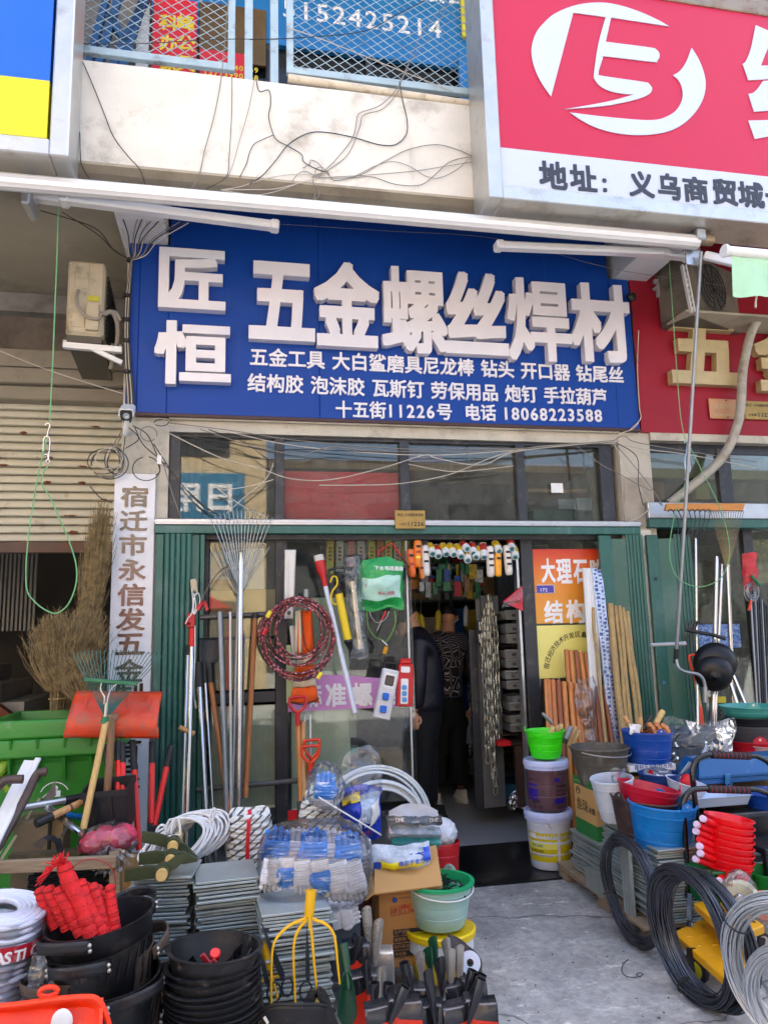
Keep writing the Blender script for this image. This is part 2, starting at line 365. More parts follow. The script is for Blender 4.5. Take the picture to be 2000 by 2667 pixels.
for n_,x0,x1 in(('left',-40,-8.05),('right',9.05,44)):
 g=G();g.box(x0,x1,-.4,10,0,9.2);one('neighbour_building',g,plaster,None,None)if 0 else tag(build('row_building',g,plaster,ang=0),f'plain plastered shop row continuing beyond the {"green bins" if n_=="left" else "red neighbour shop"} end','building')
YS=-.10
sg=T('blue_shop_sign','big blue shop sign with raised white characters over the glazed shopfront','shop sign',(1.2,YS,P(900,1092,YS).z))
zs0=P(900,1092,YS).z;sx0,sx1=P(330,900,YS).x,P(1657,1000,YS).x;sa,sb_=P(441,645,YS).x+.004,P(1584,734,YS).x-.004
seam=P(832,1000,YS).x
def spanel(x0,x1,z1):
 g=G();g.box(x0,x1,YS,-.004,zs0,z1,bev=.004);build('sign_panel',g,bluesign,sg)
spanel(sx0+.075,sa,zb-.006);spanel(sa+.001,seam,ZS-.004);spanel(seam+.001,sb_,ZS-.004);spanel(sb_+.001,sx1,zb-.006)
g=G();g.box(sx0,sx0+.074,YS+.006,-.004,zs0+.02,zb-.006,bev=.003);build('side_return',g,bluesign,sg)
g=G();g.box(sx0+.07,sx1,YS-.012,-.004,zs0-.022,zs0-.001);build('bottom_lip',g,M('dark_red_lip','3b1d1d',r=.5),sg)
big=[('匠',413,588,647,803),('恒',401,602,836,1001),('五',648,820,682,885),('金',818,989,681,902),('螺',994,1164,695,919),('丝',1157,1321,708,922),('焊',1322,1487,725,940),('材',1487,1642,738,942)]
lett=M('channel_letter_white','d8d5da',r=.3,v=.04)
for ch,a,b_,c_,d_ in big:
 g=char_fit(ch,a,b_,c_,d_,YS-.075,.073,.030 if ch in '匠恒' else.034 if ch not in '螺焊' else.026)
 build('letter',g,lett,sg,ang=0)
def row(s,xa,ya,xb,yb,hpx,bold=.022,dep=.012,Y=YS,mt=lett,par=sg,nm='letter'):
 A=P(xa,ya,Y);B=P(xb,yb,Y);H=abs(P(xa,ya-hpx/2,Y).z-P(xa,ya+hpx/2,Y).z)
 W=sum(adv(c)for c in s);ux=(B.x-A.x)/W;x=0
 for c in s:
  if c!=' ':
   t=(x+adv(c)/2)/W;zc_=A.z+(B.z-A.z)*t;vs,fs=glyph(c,bold,.1);g=G()
   g.add([V((A.x+(x+p.x)*ux,Y-(p.z+.05)/.1*dep,zc_+(p.y-.38)*H*1.06))for p in vs],fs)
   build(nm,g,mt,par,ang=0)
  x+=adv(c)
row('五金工具 大白鲨磨具尼龙棒 钻头 开口器 钻尾丝',649,929,1623,978,47)
row('结构胶 泡沫胶 瓦斯钉 劳保用品 炮钉 手拉葫芦',644,996,1580,1036,47)
row('十五街11226号  电话 18068223588',872,1066,1570,1082,44)
rs=T('red_neighbour_sign','red shop sign with gold characters right of the blue sign','shop sign',(4.5,YS,zs0))
rx0=P(1663,1000,YS).x
g=G();g.box(rx0,8,YS+.012,-.006,P(1800,1128,YS).z,ZS-.004);build('sign_panel',g,redsign,rs,ang=0)
gold=M('gold_letter','b3a176',r=.4,v=.12,s=9);whl=M('faded_white_letter','a89d99',r=.5)
build('letter',char_fit('五',1745,1930,825,1000,YS-.065,.07,.045),gold,rs,ang=0)
build('letter',char_fit('金',1968,2140,842,1020,YS-.065,.07,.045),gold,rs,ang=0)
build('letter',char_fit('宿',1703,1758,722,772,YS-.03,.03,.025),whl,rs,ang=0)
build('letter',char_fit('迁',1771,1828,726,776,YS-.03,.03,.025),whl,rs,ang=0)
def plate_px(name,label,cat,x0,y0,x1,y1,Y,mt,th=.012,holes=True):
 o=T(name,label,cat,P((x0+x1)/2,y1,Y));a,b_=P(x0,y1,Y),P(x1,y0,Y)
 g=G();g.box(a.x,b_.x,Y-th,Y,a.z,b_.z,bev=.003);build('plate',g,mt,o)
 return o,a,b_
o,a,b_=plate_px('brass_plaque','pale copper member plaque on the red sign behind the hose','plaque',1848,1042,1932,1090,YS,M('copper_plate','b98a63',r=.5,m=.3,v=.1))
g=G();text_on(g,'会员单位',(a.x+.04,YS-.0135,b_.z-.085),(1,0,0),(0,0,.05),bold=.01);text_on(g,'宿迁市五金商会',(a.x+.03,YS-.0135,a.z+.02),(1,0,0),(0,0,.026),bold=.01);build('lettering',g,gold,o,ang=0)
g=G();[g.sph((x,YS-.014,z),.006,8,5)for x,z in(((a.x+b_.x)/2,a.z+.012),((a.x+b_.x)/2,b_.z-.012))];build('screw',g,black,o)
o,a,b_=plate_px('brass_plaque','dark brass house number plaque 11225 on the red sign','plaque',1939,1048,2030,1092,YS,brass)
g=G();text_on(g,'宿迁·义乌国际商贸城',(a.x+.012,YS-.0135,b_.z-.05),(1,0,0),(0,0,.028),bold=.01);text_on(g,'十五街',(a.x+.03,YS-.0135,a.z+.025),(1,0,0),(0,0,.026));text_on(g,'11225',(a.x+.115,YS-.0135,a.z+.018),(1,0,0),(0,0,.05),bold=.03);build('lettering',g,ink,o,ang=0)
YB=-1.28
def poly_px(g,pts,Y,th,sx=1/2.37,ox=1300,oy=0):
 pv=[V((x,y,0))for x,y in pts];n_=len(pv);sm=[]
 soft=[(pv[i]-pv[i-1]).angle(pv[(i+1)%n_]-pv[i])<rad(42)for i in range(n_)]
 for i in range(n_):
  sm.append(pv[i]);j=(i+1)%n_
  if soft[i]or soft[j]:
   p0=pv[i-1]if soft[i]else pv[i]*2-pv[j];p3=pv[(j+1)%n_]if soft[j]else pv[j]*2-pv[i]
   for t in(.25,.5,.75):sm.append(.5*((2*pv[i])+(pv[j]-p0)*t+(2*p0-5*pv[i]+4*pv[j]-p3)*t*t+(3*pv[i]-p0-3*pv[j]+p3)*t**3))
 q=[P(ox+a.x*sx,oy+a.y*sx,Y)for a in sm]
 g.prism([(p.x,-p.z)for p in q],th,Matrix(((1,0,0,0),(0,0,1,Y-th),(0,-1,0,0),(0,0,0,1))))
rb=T('lightbox_sign','large red and white lightbox sign with round emblem, upper right','shop sign',P(1700,540,YB))
bx0=P(1259,250,YB).x;bzb=P(1300,519,YB).z;fw=P(1294,300,YB).x-P(1259,300,YB).x;bzt=P(1900,8,YB).z
g=G();g.box(bx0,bx0+fw,YB-.02,YP-.002,bzb,bzt,bev=.006);build('frame_upright',g,steel,rb)
g=G();g.box(bx0+fw,8,YB-.02,YP-.002,bzb,P(1300,484,YB).z,bev=.006);build('frame_bottom',g,steel,rb)
g=G();g.box(bx0+fw,8,YB-.015,YP-.002,bzt-.06,bzt+.05,bev=.006);build('frame_top',g,M('rusty_frame','8d8172',r=.5,m=.3,dirt='6a3c22',da=.4,ds=6),rb)
zsplit=P(1300,382,YB).z
g=G();g.box(bx0+fw,8,YB,YP-.01,zsplit,bzt-.06);build('red_face',g,M('red_banner_face','b8123a',r=.4,v=.04,s=1),rb,ang=0)
g=G();g.box(bx0+fw,8,YB,YP-.01,P(1300,484,YB).z,zsplit-.0005);build('white_face',g,M('white_banner_face','bac3d4',r=.4,v=.03,s=1),rb,ang=0)
emb=M('emblem_white','bcc6d6',r=.4,v=.03)
g=G()
poly_px(g,[(318,595),(275,535),(235,465),(208,390),(197,320),(205,260),(230,195),(275,140),(340,85),(450,38),(560,18),(660,18),(760,38),(870,75),(970,120),(1045,162),(688,108),(655,258),(925,293),(965,305),(985,328),(986,355),(972,376),(945,382),(655,348),(638,355),(614,430),(611,455),(628,468),(880,505),(920,516),(942,545),(932,572),(890,598),(800,625),(640,655),(400,675),(560,648),(700,620),(830,583),(760,578),(680,562),(620,530),(590,493),(583,455),(610,270),(655,105),(455,78)],YB-.002,.006);build('emblem',g,emb,rb,ang=0)
g=G();poly_px(g,[(1185,295),(1230,370),(1262,455),(1271,530),(1255,610),(1210,690),(1140,760),(1050,808),(940,830),(820,833),(700,818),(590,785),(505,742),(435,695),(640,720),(860,740),(960,740),(1020,725),(1080,690),(1117,640),(1131,585),(1122,530),(1100,490),(1070,465),(1110,440),(1150,385)],YB-.002,.006);build('emblem',g,emb,rb,ang=0)
for pl in([(1580,155),(1700,208),(1650,310),(1612,405),(1700,405),(1700,480),(1630,490),(1535,495),(1500,395),(1520,375),(1550,300)],[(1625,500),(1700,496),(1700,680),(1570,690),(1535,580),(1560,575),(1590,550)],[(1535,745),(1700,740),(1700,835),(1575,858)]):
 g=G();poly_px(g,pl,YB-.002,.006);build('letter',g,emb,rb,ang=0)
dk=M('dark_slate_letter','2b2f3b',r=.5)
for ch,x0,x1,y0,y1 in(('地',248,420,992,1162),('址',438,602,1015,1175),('：',640,665,1098,1182),('义',803,957,1055,1212),('乌',980,1118,1068,1228),('商',1138,1290,1088,1246),('贸',1318,1470,1103,1262),('城',1478,1635,1120,1278),('十',1648,1790,1140,1290)):
 build('letter',char_fit(ch,1300+x0/2.37,1300+x1/2.37,y0/2.37,y1/2.37,YB-.006,.004,.03),dk,rb,ang=0)
lb=T('lightbox_sign','blue and yellow lightbox sign in a steel frame, upper left corner','shop sign',P(60,410,-1.25))
YL=-1.25;lx1=P(184,300,YL).x;lzb=P(100,405,YL).z;fy=P(100,360,YL).z
g=G();g.box(lx1-.1,lx1,YL-.02,YP-.002,lzb,7,bev=.008);build('frame_upright',g,steel,lb)
g=G();g.box(-6,lx1-.1,YL-.02,YP-.002,lzb,fy-.003,bev=.008);build('frame_bottom',g,steel,lb)
zq=P(60,203,YL).z
g=G();g.box(-6,lx1-.118,YL-.005,YP-.02,zq,7);build('blue_face',g,M('bright_blue_face','0d5ecf',r=.4,v=.03),lb,ang=0)
g=G();g.box(-6,lx1-.118,YL-.005,YP-.02,fy+.004,zq-.0005);build('yellow_face',g,M('bright_yellow_face','d9cf10',r=.4,v=.03),lb,ang=0)
g=G();g.box(lx1-.118,lx1-.1,YL+.06,YP-.02,fy,7);build('shadow_gap',g,black,lb,ang=0)
YR=-.92
pale_blue=M('pale_blue_paint','9db3bd',r=.5,v=.14,s=6,dirt='5c5048',da=.3,ds=7)
def mesh_panel(label,x0,x1,zb_,zt_):
 o=T('mesh_railing',label,'railing',((x0+x1)/2,YR,ztop))
 for xa,xb in((x0,x0+.045),(x1-.045,x1)):
  g=G();g.box(xa,xb,YR-.02,YR+.02,zb_,zt_,bev=.003);build('upright',g,pale_blue,o)
 g=G();g.box(x0+.045,x1-.045,YR-.02,YR+.02,zb_,zb_+.05,bev=.003);build('bottom_rail',g,pale_blue,o)
 g=G();dx,dz=.088,.064;n=int((x1-x0)/dx)+2;H=zt_-zb_
 for i in range(-int(H/dz)-2,n+2):
  for sgn in(1,-1):
   a0=x0+i*dx if sgn==1 else x1-i*dx
   t0=max(0,(x0-a0)*sgn/dx if sgn==1 else(a0-x1)/dx);t1=min(H/dz,(x1-a0)/dx if sgn==1 else(a0-x0)/dx)
   if t1-t0<.05:continue
   g.bar((a0+sgn*t0*dx,YR+.003*sgn,zb_+t0*dz),(a0+sgn*t1*dx,YR+.003*sgn,zb_+t1*dz),.0036,.0036)
 build('wire_mesh',g,pale_blue,o,ang=0,kind='stuff');return o
za=P(400,162,YR).z
mesh_panel('pale blue mesh railing panel over the left half of the white parapet',P(188,100,YR).x,P(612,160,YR).x,za,ztop+1.2)
mesh_panel('pale blue mesh railing panel with a white pipe along its foot',P(746,150,YR).x,P(1242,240,YR).x,P(990,222,YR).z,ztop+1.2)
for x,lb_ in((647,'pale blue railing post nearer the left mesh panel'),(714,'flaking pale blue railing post nearer the right mesh panel')):
 g=G();p=P(x,200,YR);g.box(p.x-.026,p.x+.026,YR-.026,YR+.026,ztop,ztop+1.5,bev=.004);one('railing_post',g,pale_blue,lb_,None)if 0 else tag(build('railing_post',g,pale_blue),lb_,'post','railing posts')
g=G();g.tube([P(750,203,YR-.05),P(900,224,YR-.05),P(1245,274,YR-.05)],.028,12);tag(build('pipe',g,M('cream_pipe','cbbfa8',r=.5,dirt='7a6550',da=.3,ds=8)),'cream plastic pipe lying along the foot of the right railing panel','pipe')
YU=.6
def board(name,label,cat,x0,y0,x1,y1,Y,mt,th=.03):
 return plate_px(name,label,cat,x0,y0,x1,y1,Y,mt,th)
o,a,b_=board('phone_sign','long blue sign with a white phone number behind the balcony mesh','shop sign',395,-130,1236,84,YU,M('azure_sign','0e72b4',r=.4,v=.05),.05)
g=G();text_on(g,'15152425214',(P(690,60,YU-.055).x,YU-.052,P(950,78,YU-.055).z),(1,0,0),(0,0,P(800,10,YU).z-P(800,78,YU).z),bold=.018,fit=P(1152,60,YU).x-P(690,60,YU).x)
text_on(g,'科峰办公家具有限公司',(P(560,60,YU-.055).x,YU-.052,P(950,-20,YU-.055).z),(1,0,0),(0,0,.26),bold=.018);build('lettering',g,ink_w,o,ang=0)
o,a,b_=board('red_poster','tall red poster with yellow characters behind the left mesh','poster',393,10,514,260,YU-.1,M('poster_red','d8142a',r=.5,v=.04))
g=G()
for i,(c1,c2)in enumerate(('科峰','办公','家具')):
 for ch,xx in((c1,437),(c2,482)):
  y=57+i*53;p=P(xx,y+24,YU-.1);vs,fs=glyph(ch,.03,0);hh=.155;g.add([V((p.x-hh*.45+q.x*hh,YU-.134-q.z*hh,p.z+q.y*hh))for q in vs],fs)
build('lettering',g,ink_y,o,ang=0)
o,a,b_=board('red_notice','small red notice with yellow digits right of the red poster','notice',519,146,637,260,YU-.1,M('poster_red'))
g=G();text_on(g,'13705240969',(a.x+.03,YU-.134,P(570,186,YU-.1).z),(1,0,0),(0,0,.07));text_on(g,'13773990768',(a.x+.03,YU-.134,P(570,206,YU-.1).z),(1,0,0),(0,0,.07));build('lettering',g,ink_y,o,ang=0)
board('brass_plaque','brown brass plaque behind the pale blue railing posts upstairs','plaque',518,32,693,156,YU-.05,M('old_brass','6b5433',r=.45,m=.5,v=.25))
o,a,b_=board('blue_notice','blue and yellow notice in the right corner behind the mesh','notice',1196,150,1262,262,YU-.1,M('azure_sign'))
g=G();[g.box(P(1216,0,YU-.1).x,P(1250,0,YU-.1).x,YU-.136,YU-.131,P(1220,y+14,YU-.1).z,P(1220,y,YU-.1).z)for y in(205,228)];build('yellow_mark',g,ink_y,o,ang=0)
o,a,b_=board('yellow_notice','yellow edged grey panel beside the upstairs phone sign','notice',1202,-60,1262,99,YU-.07,M('yellow_edge','c9c22e',r=.5))
g=G();g.box(P(1206,0,YU).x,P(1262,0,YU).x,YU-.102,YU-.1,P(1220,93,YU).z,P(1220,-40,YU).z);build('panel',g,greywall,o,ang=0)
uw=T('upstairs_window','dark upstairs shop window under the blue phone sign','window',(1,YU,5.15))
g=G();g.box(P(515,200,YU).x,P(1200,200,YU).x,YU,YU+.01,5.14,P(800,60,YU).z);build('pane',g,M('dark_glass','14171a',r=.08,v=.1),uw,ang=0)
for x in(640,702,960,1200):
 g=G();p=P(x,200,YU);g.box(p.x-.03,p.x+.03,YU-.04,YU,5.14,P(800,70,YU).z,bev=.004);build('frame',g,charcoal,uw)
o,a,b_=board('painted_board','white wall panel left of the red poster upstairs','panel',351,-30,393,260,YU-.06,white)
st_b=M('blue_stair_paint','1d5480',r=.45,v=.2,s=5)
sr=T('steel_stair','blue steel stair seen through the left mesh panel','stair',P(300,160,.5))
for x0,y0,x1,y1 in((228,180,282,-20),(254,180,312,-20),(290,180,388,-20),(318,180,372,0),(330,110,282,40)):
 g=G();g.bar(P(x0,y0,.4),P(x1,y1,.4),.05,.06);build('stringer',g,st_b,sr)
YO=-15.5
beige=M('beige_tile_wall','c2ab84',r=.6,v=.06,s=2,b=.15,bs=30)
op=T('opposite_building','beige tiled building with blue sign on the opposite side of the street','building',(0,YO-3,0))
g=G();g.box(-24,.9,YO-8,YO,0,11);build('wall',g,beige,op,ang=0)
g=G();g.box(-9,.3,YO,YO+.15,4.9,6.2);g.box(-9,-.6,YO,YO+.15,2.9,4.1);build('sign_panel',g,M('teal_sign','1f6f95',r=.5),op,ang=0)
g=G();text_on(g,'日用百货',(.1,YO+.17,5.1),(-1,0,0),(0,0,.9),bold=.03,depth=.02);text_on(g,'民用五金',(-1,YO+.17,3.1),(-1,0,0),(0,0,.8),bold=.03,depth=.02);build('lettering',g,ink_w,op,ang=0)
for i in range(7):
 for zz in(6.7,8.9):
  x=-22.1+i*3.3;g=G();g.box(x,x+2.2,YO-.05,YO+.03,zz,zz+1.3);build('window',g,M('dark_glass'),op,ang=0)
g=G();g.box(-24,.2,YO-.1,YO+.05,.1,2.7);build('shop_front',g,M('dark_shopfront','57534c',r=.6,v=.4,s=.8),op,ang=0)  # dark blotchy tone across the whole ground floor front
oq=T('opposite_building','market hall further back across the street, shade put into its dark grey walls','building',(12,YO-14,0))
g=G();g.box(.6,40,YO-20,YO-10,0,9);build('wall',g,M('shade_hall_wall','3a3b3d',r=.8,v=.3,s=1),oq,ang=0)  # wall darkened as if in shade, so the right panes reflect little
for i in range(10):
 x=2+i*3.6;g=G();g.box(x,x+2.4,YO-10,YO-9.95,4.6,7.2);build('window',g,M('dark_glass'),oq,ang=0)
g=G();cx,cy=-1.5,-11.0
for k in range(4):
 a0,a1=pi/4+k*pi/2,pi/4+(k+1)*pi/2
 g.add([(cx+2.1*cos(a0),cy+2.1*sin(a0),2.3),(cx+2.1*cos(a1),cy+2.1*sin(a1),2.3),(cx,cy,3.2)],[(0,1,2)])
 g.tube([(cx+2.0*cos(a0),cy+2.0*sin(a0),0),(cx+2.0*cos(a0),cy+2.0*sin(a0),2.3)],.02,6)
tag(build('market_tent',g,M('tent_red','a82026',r=.7),ang=0),'red market tent standing across the street','tent')
o=T('vertical_name_board','tall white company name board with dark mirror characters on the left pillar','sign',P(343,2075,-.09))
YV=-.09;a=P(290,1500,YV).x;b_=P(399.5,1500,YV).x;zt_=P(352,1233,YV).z
g=G();g.box(a,b_,YV,-.062,ZF+.01,zt_,bev=.004);build('board',g,M('white_sheet_board','cfcfd2',r=.3,v=.04),o)
mirr=M('dark_mirror_letter','5d554d',r=.22,m=.8,v=.25,s=9)
for ch,yc,hh in(('宿',1293,55),('迁',1356,54),('市',1419,57),('永',1484,56),('信',1549,58),('发',1613,59),('五',1678,55),('金',1747,60),('制',1812,62),('品',1880,60),('有',1955,64),('限',2026,64)):
 xm=350-(yc-1293)*.031;w_=36 if yc<1600 else 38
 build('letter',char_fit(ch,xm-w_,xm+w_,yc-hh/2,yc+hh/2,YV-.006,.005,.022),mirr,o,ang=0)
o=T('security_camera','white bullet security camera under the corner of the blue sign','security camera',P(328,1110,-.3))
p=P(329,1083,-.42);g=G()
m_=Matrix.Translation(p)@aim(V((.06,-.9,-.42))).to_4x4()
g.prism([(x*.036,y*.034)for x,y in((-.85,-.95),(.85,-.95),(1,-.3),(1,.6),(.8,1),(-.8,1),(-1,.6),(-1,-.3))],.2,m_@Matrix.Translation((0,0,-.2)));build('body',g,M('camera_black','131317',r=.3),o)
g=G();g.prism([(-.045,.0),(-.045,.036),(-.03,.048),(.03,.048),(.045,.036),(.045,0),(.039,0),(.039,.033),(.028,.042),(-.028,.042),(-.039,.033),(-.039,0)],.23,m_@Matrix.Translation((0,0,-.205)));build('sun_hood',g,white,o)
g=G();g.lathe([(.02,0),(.02,.006),(.014,.006),(.012,.002),(0,.001)],20,m_);build('lens',g,chrome,o)
g=G();g.tube(curve([m_@V((0,-.02,-.15)),P(326,1128,-.2),P(335,1126,-.06)],5),.016,8);build('bracket',g,white,o)
zl0,zl1=P(1000,1379,-.02).z,P(1000,1359,-.02).z
ztr=P(800,1136,0).z
def px(x,y,Y=0.):return P(x,y,Y).x
tw=T('transom_window','four pane transom window with charcoal frame under the blue sign','window',(1.2,0,zl1))
xs=[(px(441,1240),px(470,1240)),(px(716,1240),px(740,1240)),(px(1041,1250),px(1066,1250)),(px(1344,1250),px(1367,1250)),(px(1562,1250),px(1594,1250))]
for x0,x1 in xs:
 g=G();g.box(x0,x1,-.02,.05,zl1,ztr,bev=.004);build('mullion',g,charcoal,tw)
g=G();g.box(xs[0][1],xs[-1][0],-.018,.048,ztr-.03,ztr+.06);build('top_rail',g,charcoal,tw,ang=0)
for i in range(4):
 g=G();g.box(xs[i][1],xs[i+1][0],.01+.006*i,.018+.006*i,zl1,ztr-.03);build('pane',g,pane_m,tw,ang=0)
g=G();p0=P(1012,1315,.0);g.box(px(1435,1258),px(1466,1258),.004,.008,P(1450,1283).z,P(1450,1258).z);build('paper_note',g,white,tw,ang=0)
lt=T('door_track','silver and green door track running over the folding doors','door track',(1.2,-.08,zl0))
lxa,lxb=px(404,1360,-.08),px(1660,1366,-.08);zl2=P(1000,1392,-.08).z
g=G();g.box(lxa,lxb,-.13,.04,zl0+.012,zl1,bev=.006);g.box(lxa,lxb,-.136,-.13,zl0+.03,zl1-.012);build('silver_bar',g,alu,lt)
g=G();g.box(lxa,lxb,-.12,.04,zl2,zl0+.012,bev=.004);build('green_bar',g,greenm,lt)
g=G();g.box(lxa+.05,lxb-.1,-.04,.04,zl2-.03,zl2);build('inner_track',g,charcoal,lt)
o,a,b_=plate_px('number_plate','brass house number plate 11226 at the middle of the door lintel','number plate',1029,1330,1106,1378,-.14,brass)
g=G();text_on(g,'宿迁·义乌国际商贸城',(a.x+.015,-.1535,b_.z-.045),(1,0,0),(0,0,.024),bold=.012,fit=b_.x-a.x-.03);text_on(g,'十五街',(a.x+.022,-.1535,a.z+.025),(1,0,0),(0,0,.02),bold=.012);text_on(g,'11226',(a.x+.085,-.1535,a.z+.017),(1,0,0),(0,0,.042),bold=.03);build('lettering',g,ink,o,ang=0)
def slab(name,label,cat,x0,y0,x1,y1,Y,mt,th=.02,group=None):
 a,b_=P(x0,y1,Y),P(x1,y0,Y);g=G();g.box(a.x,b_.x,Y,Y+th,a.z,b_.z);return tag(build(name,g,mt,ang=0),label,cat,group)
slab('red_banner','red cloth banner behind the second transom pane','banner',735,1232,1042,1358,.08,M('banner_red','ee3a40',r=.7,v=.14,s=6,b=.3,bs=14))
slab('stock_shelf','high plank shelf behind the transom panes','shelf',700,1212,1600,1217,.55,wood,.5)
slab('stock_shelf','lower stock shelf behind the right transom pane','shelf',1375,1276,1580,1281,.5,wood,.5)
for i,(x0,y0,x1,y1,c,lb_)in enumerate(((1068,1183,1155,1211,'a03a33','red carton on the high shelf behind the third transom pane'),(1158,1178,1215,1211,'3c4a3f','dark green carton on the high shelf next to the red one'),(1220,1166,1337,1211,'8d7152','plain brown carton on the high shelf left of the third mullion'),(1372,1165,1555,1211,'9a8264','long brown carton with two arrows on the high shelf'),(1455,1300,1498,1326,'9aa3b5','stack of blue labelled boxes left on the lower shelf'),(1503,1298,1552,1328,'c2c8d6','stack of white labelled boxes right on the lower shelf'),(1390,1330,1575,1357,'2c5a55','green tarpaulin bundle at the foot of the right transom pane'))):
 slab('carton',lb_,'carton',x0,y0,x1,y1,.56 if i<4 else.45,M('carton_%d'%i,c,r=.8,v=.12,s=12),.3,'cartons on the high shelves')
def fold_door(label,flat0,flat1,flutes,frame,ztop_,zbot,Ya,lab_hole=None):
 o=T('folding_door',label,'door',((frame[0][0]+frame[-1][1])/2,Ya,zbot),'green folding doors')
 for x0,x1,y0 in frame:
  g=G();g.box(x0,x1,y0,y0+.05,zbot,ztop_,bev=.004);build('panel',g,greenm,o)
 n=len(flutes)-1
 for i in range(n):
  (x0,y0),(x1,y1)=flutes[i],flutes[i+1];c=V(((x0+x1)/2,(y0+y1)/2,0));r=(V((x1,y1,0))-V((x0,y0,0))).length/2
  g=G();g.lathe([(r*.98,zbot),(r*.98,ztop_)],10,Matrix.Translation(c));build('fold',g,greenm,o)
 return o
zd1=zl2-.004;zd0=ZF+.01
X=lambda x,y=1600,Y=-.1:P(x,y,Y).x
fold_door('green folded door stack beside the white name board',0,0,[(X(425,1600)+.0355*i*1.0,-.115)for i in range(6)],[(X(402,1600),X(423,1600),-.11),(X(485,1600),X(517,1600),-.09),(X(519,1600),X(531,1600),-.10)],zd1,zd0,-.1)
rdo=T('folding_door','green folded door stack right of the yellow poster','door',(X(1600),-.1,zd0),'green folding doors')
def door_stack(o,x_a,x_b,x_c,x_d,n,Ya,yref=1600):
 """outer flat leaf, inner angled leaf, then n folds reaching back to the frame"""
 g=G();g.box(x_a,x_b,Ya,Ya+.035,zd0,zd1,bev=.004);build('panel',g,greenm,o)
 g=G();g.bar((x_b+.004,Ya+.02,(zd0+zd1)/2),(x_c,Ya-.02,(zd0+zd1)/2),zd1-zd0-.06,.03,up=(0,1,0));build('panel',g,greenm,o,ang=0)
 r=(x_d-x_c)/n/2
 for i in range(n):
  g=G();g.lathe([(r*1.0,zd0),(r*1.0,zd1+.0)],10,Matrix.Translation((x_c+r*(2*i+1),Ya-.02,0)));build('fold',g,greenm,o)
door_stack(rdo,X(1574),X(1606),X(1639),X(1684),5,-.1)
ldo=T('folding_door','green folded door stack of the right hand neighbour shop behind the crank rod','door',(X(1740),-.1,zd0),'green folding doors')
door_stack(ldo,X(1697),X(1726),X(1762),X(1806),5,-.12)
for x,y in((1708,1508),(1729,1778)):
 p=P(x,y,-.125);g=G();g.lathe([(.012,0),(.012,.004)],14,Matrix.Translation(p)@aim((0,-1,0)).to_4x4());build('bolt',g,M('sky_sticker','4a7fb5')if y>1700 else black,ldo)
slab('door_post','narrow cream plaster post between the two green door stacks','post',1676,1380,1694,2050,-.075,plaster,.05)
gf=T('glazed_front','charcoal framed glass front left of the doorway','shopfront',(.9,.05,ZF))
def post(x0,x1,y,Y=.03,zt=None,par=gf,nm='upright',d=.06):
 g=G();g.box(P(x0,y,Y).x,P(x1,y,Y).x,Y,Y+d,ZF,zt or zl2-.001,bev=.004);return build(nm,g,charcoal,par)
post(531,543,1600);post(717,749,1600);
def rail(x0,x1,y0,y1,Y=.033,par=gf,nm='rail',d=.05):
 a,b_=P(x0,y1,Y),P(x1,y0,Y);g=G();g.box(a.x,b_.x,Y,Y+d,a.z,b_.z,bev=.003);return build(nm,g,charcoal,par)
rail(543,717,1388,1407);rail(543,717,1800,1836);rail(749,1068,1388,1402);rail(543,717,2108,2150);rail(749,1068,2108,2150)
def pane(x0,x1,y0,y1,Y,par=gf):
 a,b_=P(x0,y1,Y),P(x1,y0,Y);g=G();g.box(a.x,b_.x,Y,Y+.008,a.z,b_.z);return build('pane',g,pane_m,par,ang=0)
pane(543,717,1407,1800,.055);pane(749,1068,1402,2108,.055);pane(543,717,1836,2108,.06)
g=G();x_=P(1066,1800,.05).x;g.box(x_,x_+.012,.045,.075,ZF,zl2-.03);build('glass_edge',g,alu,gf)
rf=T('glazed_front','charcoal framed glass front right of the doorway behind the wooden handles','shopfront',(2.5,.05,ZF))
post(1364,1396,1600,par=rf);rail(1396,1576,1388,1404,par=rf);rail(1396,1576,2050,2090,par=rf);pane(1396,1576,1404,2050,.055,rf)
g=G();x_=P(1350,1600,.03).x;g.box(x_,x_+.018,.02,.08,ZF,zl2-.1);build('door_edge',g,alu,rf)
slab('beige_board','pale beige board standing behind the lower left pane','board',546,1835,717,2115,.10,M('beige_board','e8dfc2',r=.6,v=.06,st=(20,1,.5)))
slab('cream_board','tall cream board behind the middle pane under the pink strip','board',760,1556,906,2115,.10,M('cream_board','f4f0d6',r=.6,v=.07,st=(20,1,.5)))
slab('notice_sheet','torn white printed notice behind the fan rake','notice',640,1430,688,1535,.085,white,.002)
slab('carton','open brown carton panel behind the upper left pane','carton',548,1535,716,1660,.12,M('pale_carton','c09c63',r=.8,v=.1),.2,'cartons behind the glass')
slab('carton','darker brown carton under the rail of the left pane','carton',548,1665,716,1800,.13,M('pale_carton2','a58d63',r=.8,v=.1),.2,'cartons behind the glass')  # deeper brown than the carton panel above it
slab('sign_reflection','blue panel standing in for the reflection of the opposite sign, behind the fan rake','poster',545,1436,640,1510,.088,M('teal_sign','1f6f95'),.003)  # opaque blue panel painted in place of the opposite sign's reflection
YG=.048
def rect_g(g,x0,y0,x1,y1,Y,th=.0015):
 a,b_=P(x0,y1,Y),P(x1,y0,Y);g.box(a.x,b_.x,Y,Y+th,a.z,b_.z)
op_=T('orange_poster','orange adhesive poster with white characters on the right glass','poster',P(1480,1625,YG))
grad=M('orange_print','d9622b',r=.35,v=.1,s=1.5)
g=G();rect_g(g,1392,1430,1574,1625,YG);om=bpy.data.materials.get('orange_print')
N=om.node_tree.nodes;L=om.node_tree.links;p_=N['Principled BSDF']
sp=N.new('ShaderNodeSeparateXYZ');ge=N.new('ShaderNodeNewGeometry');L.new(ge.outputs[0],sp.inputs[0])
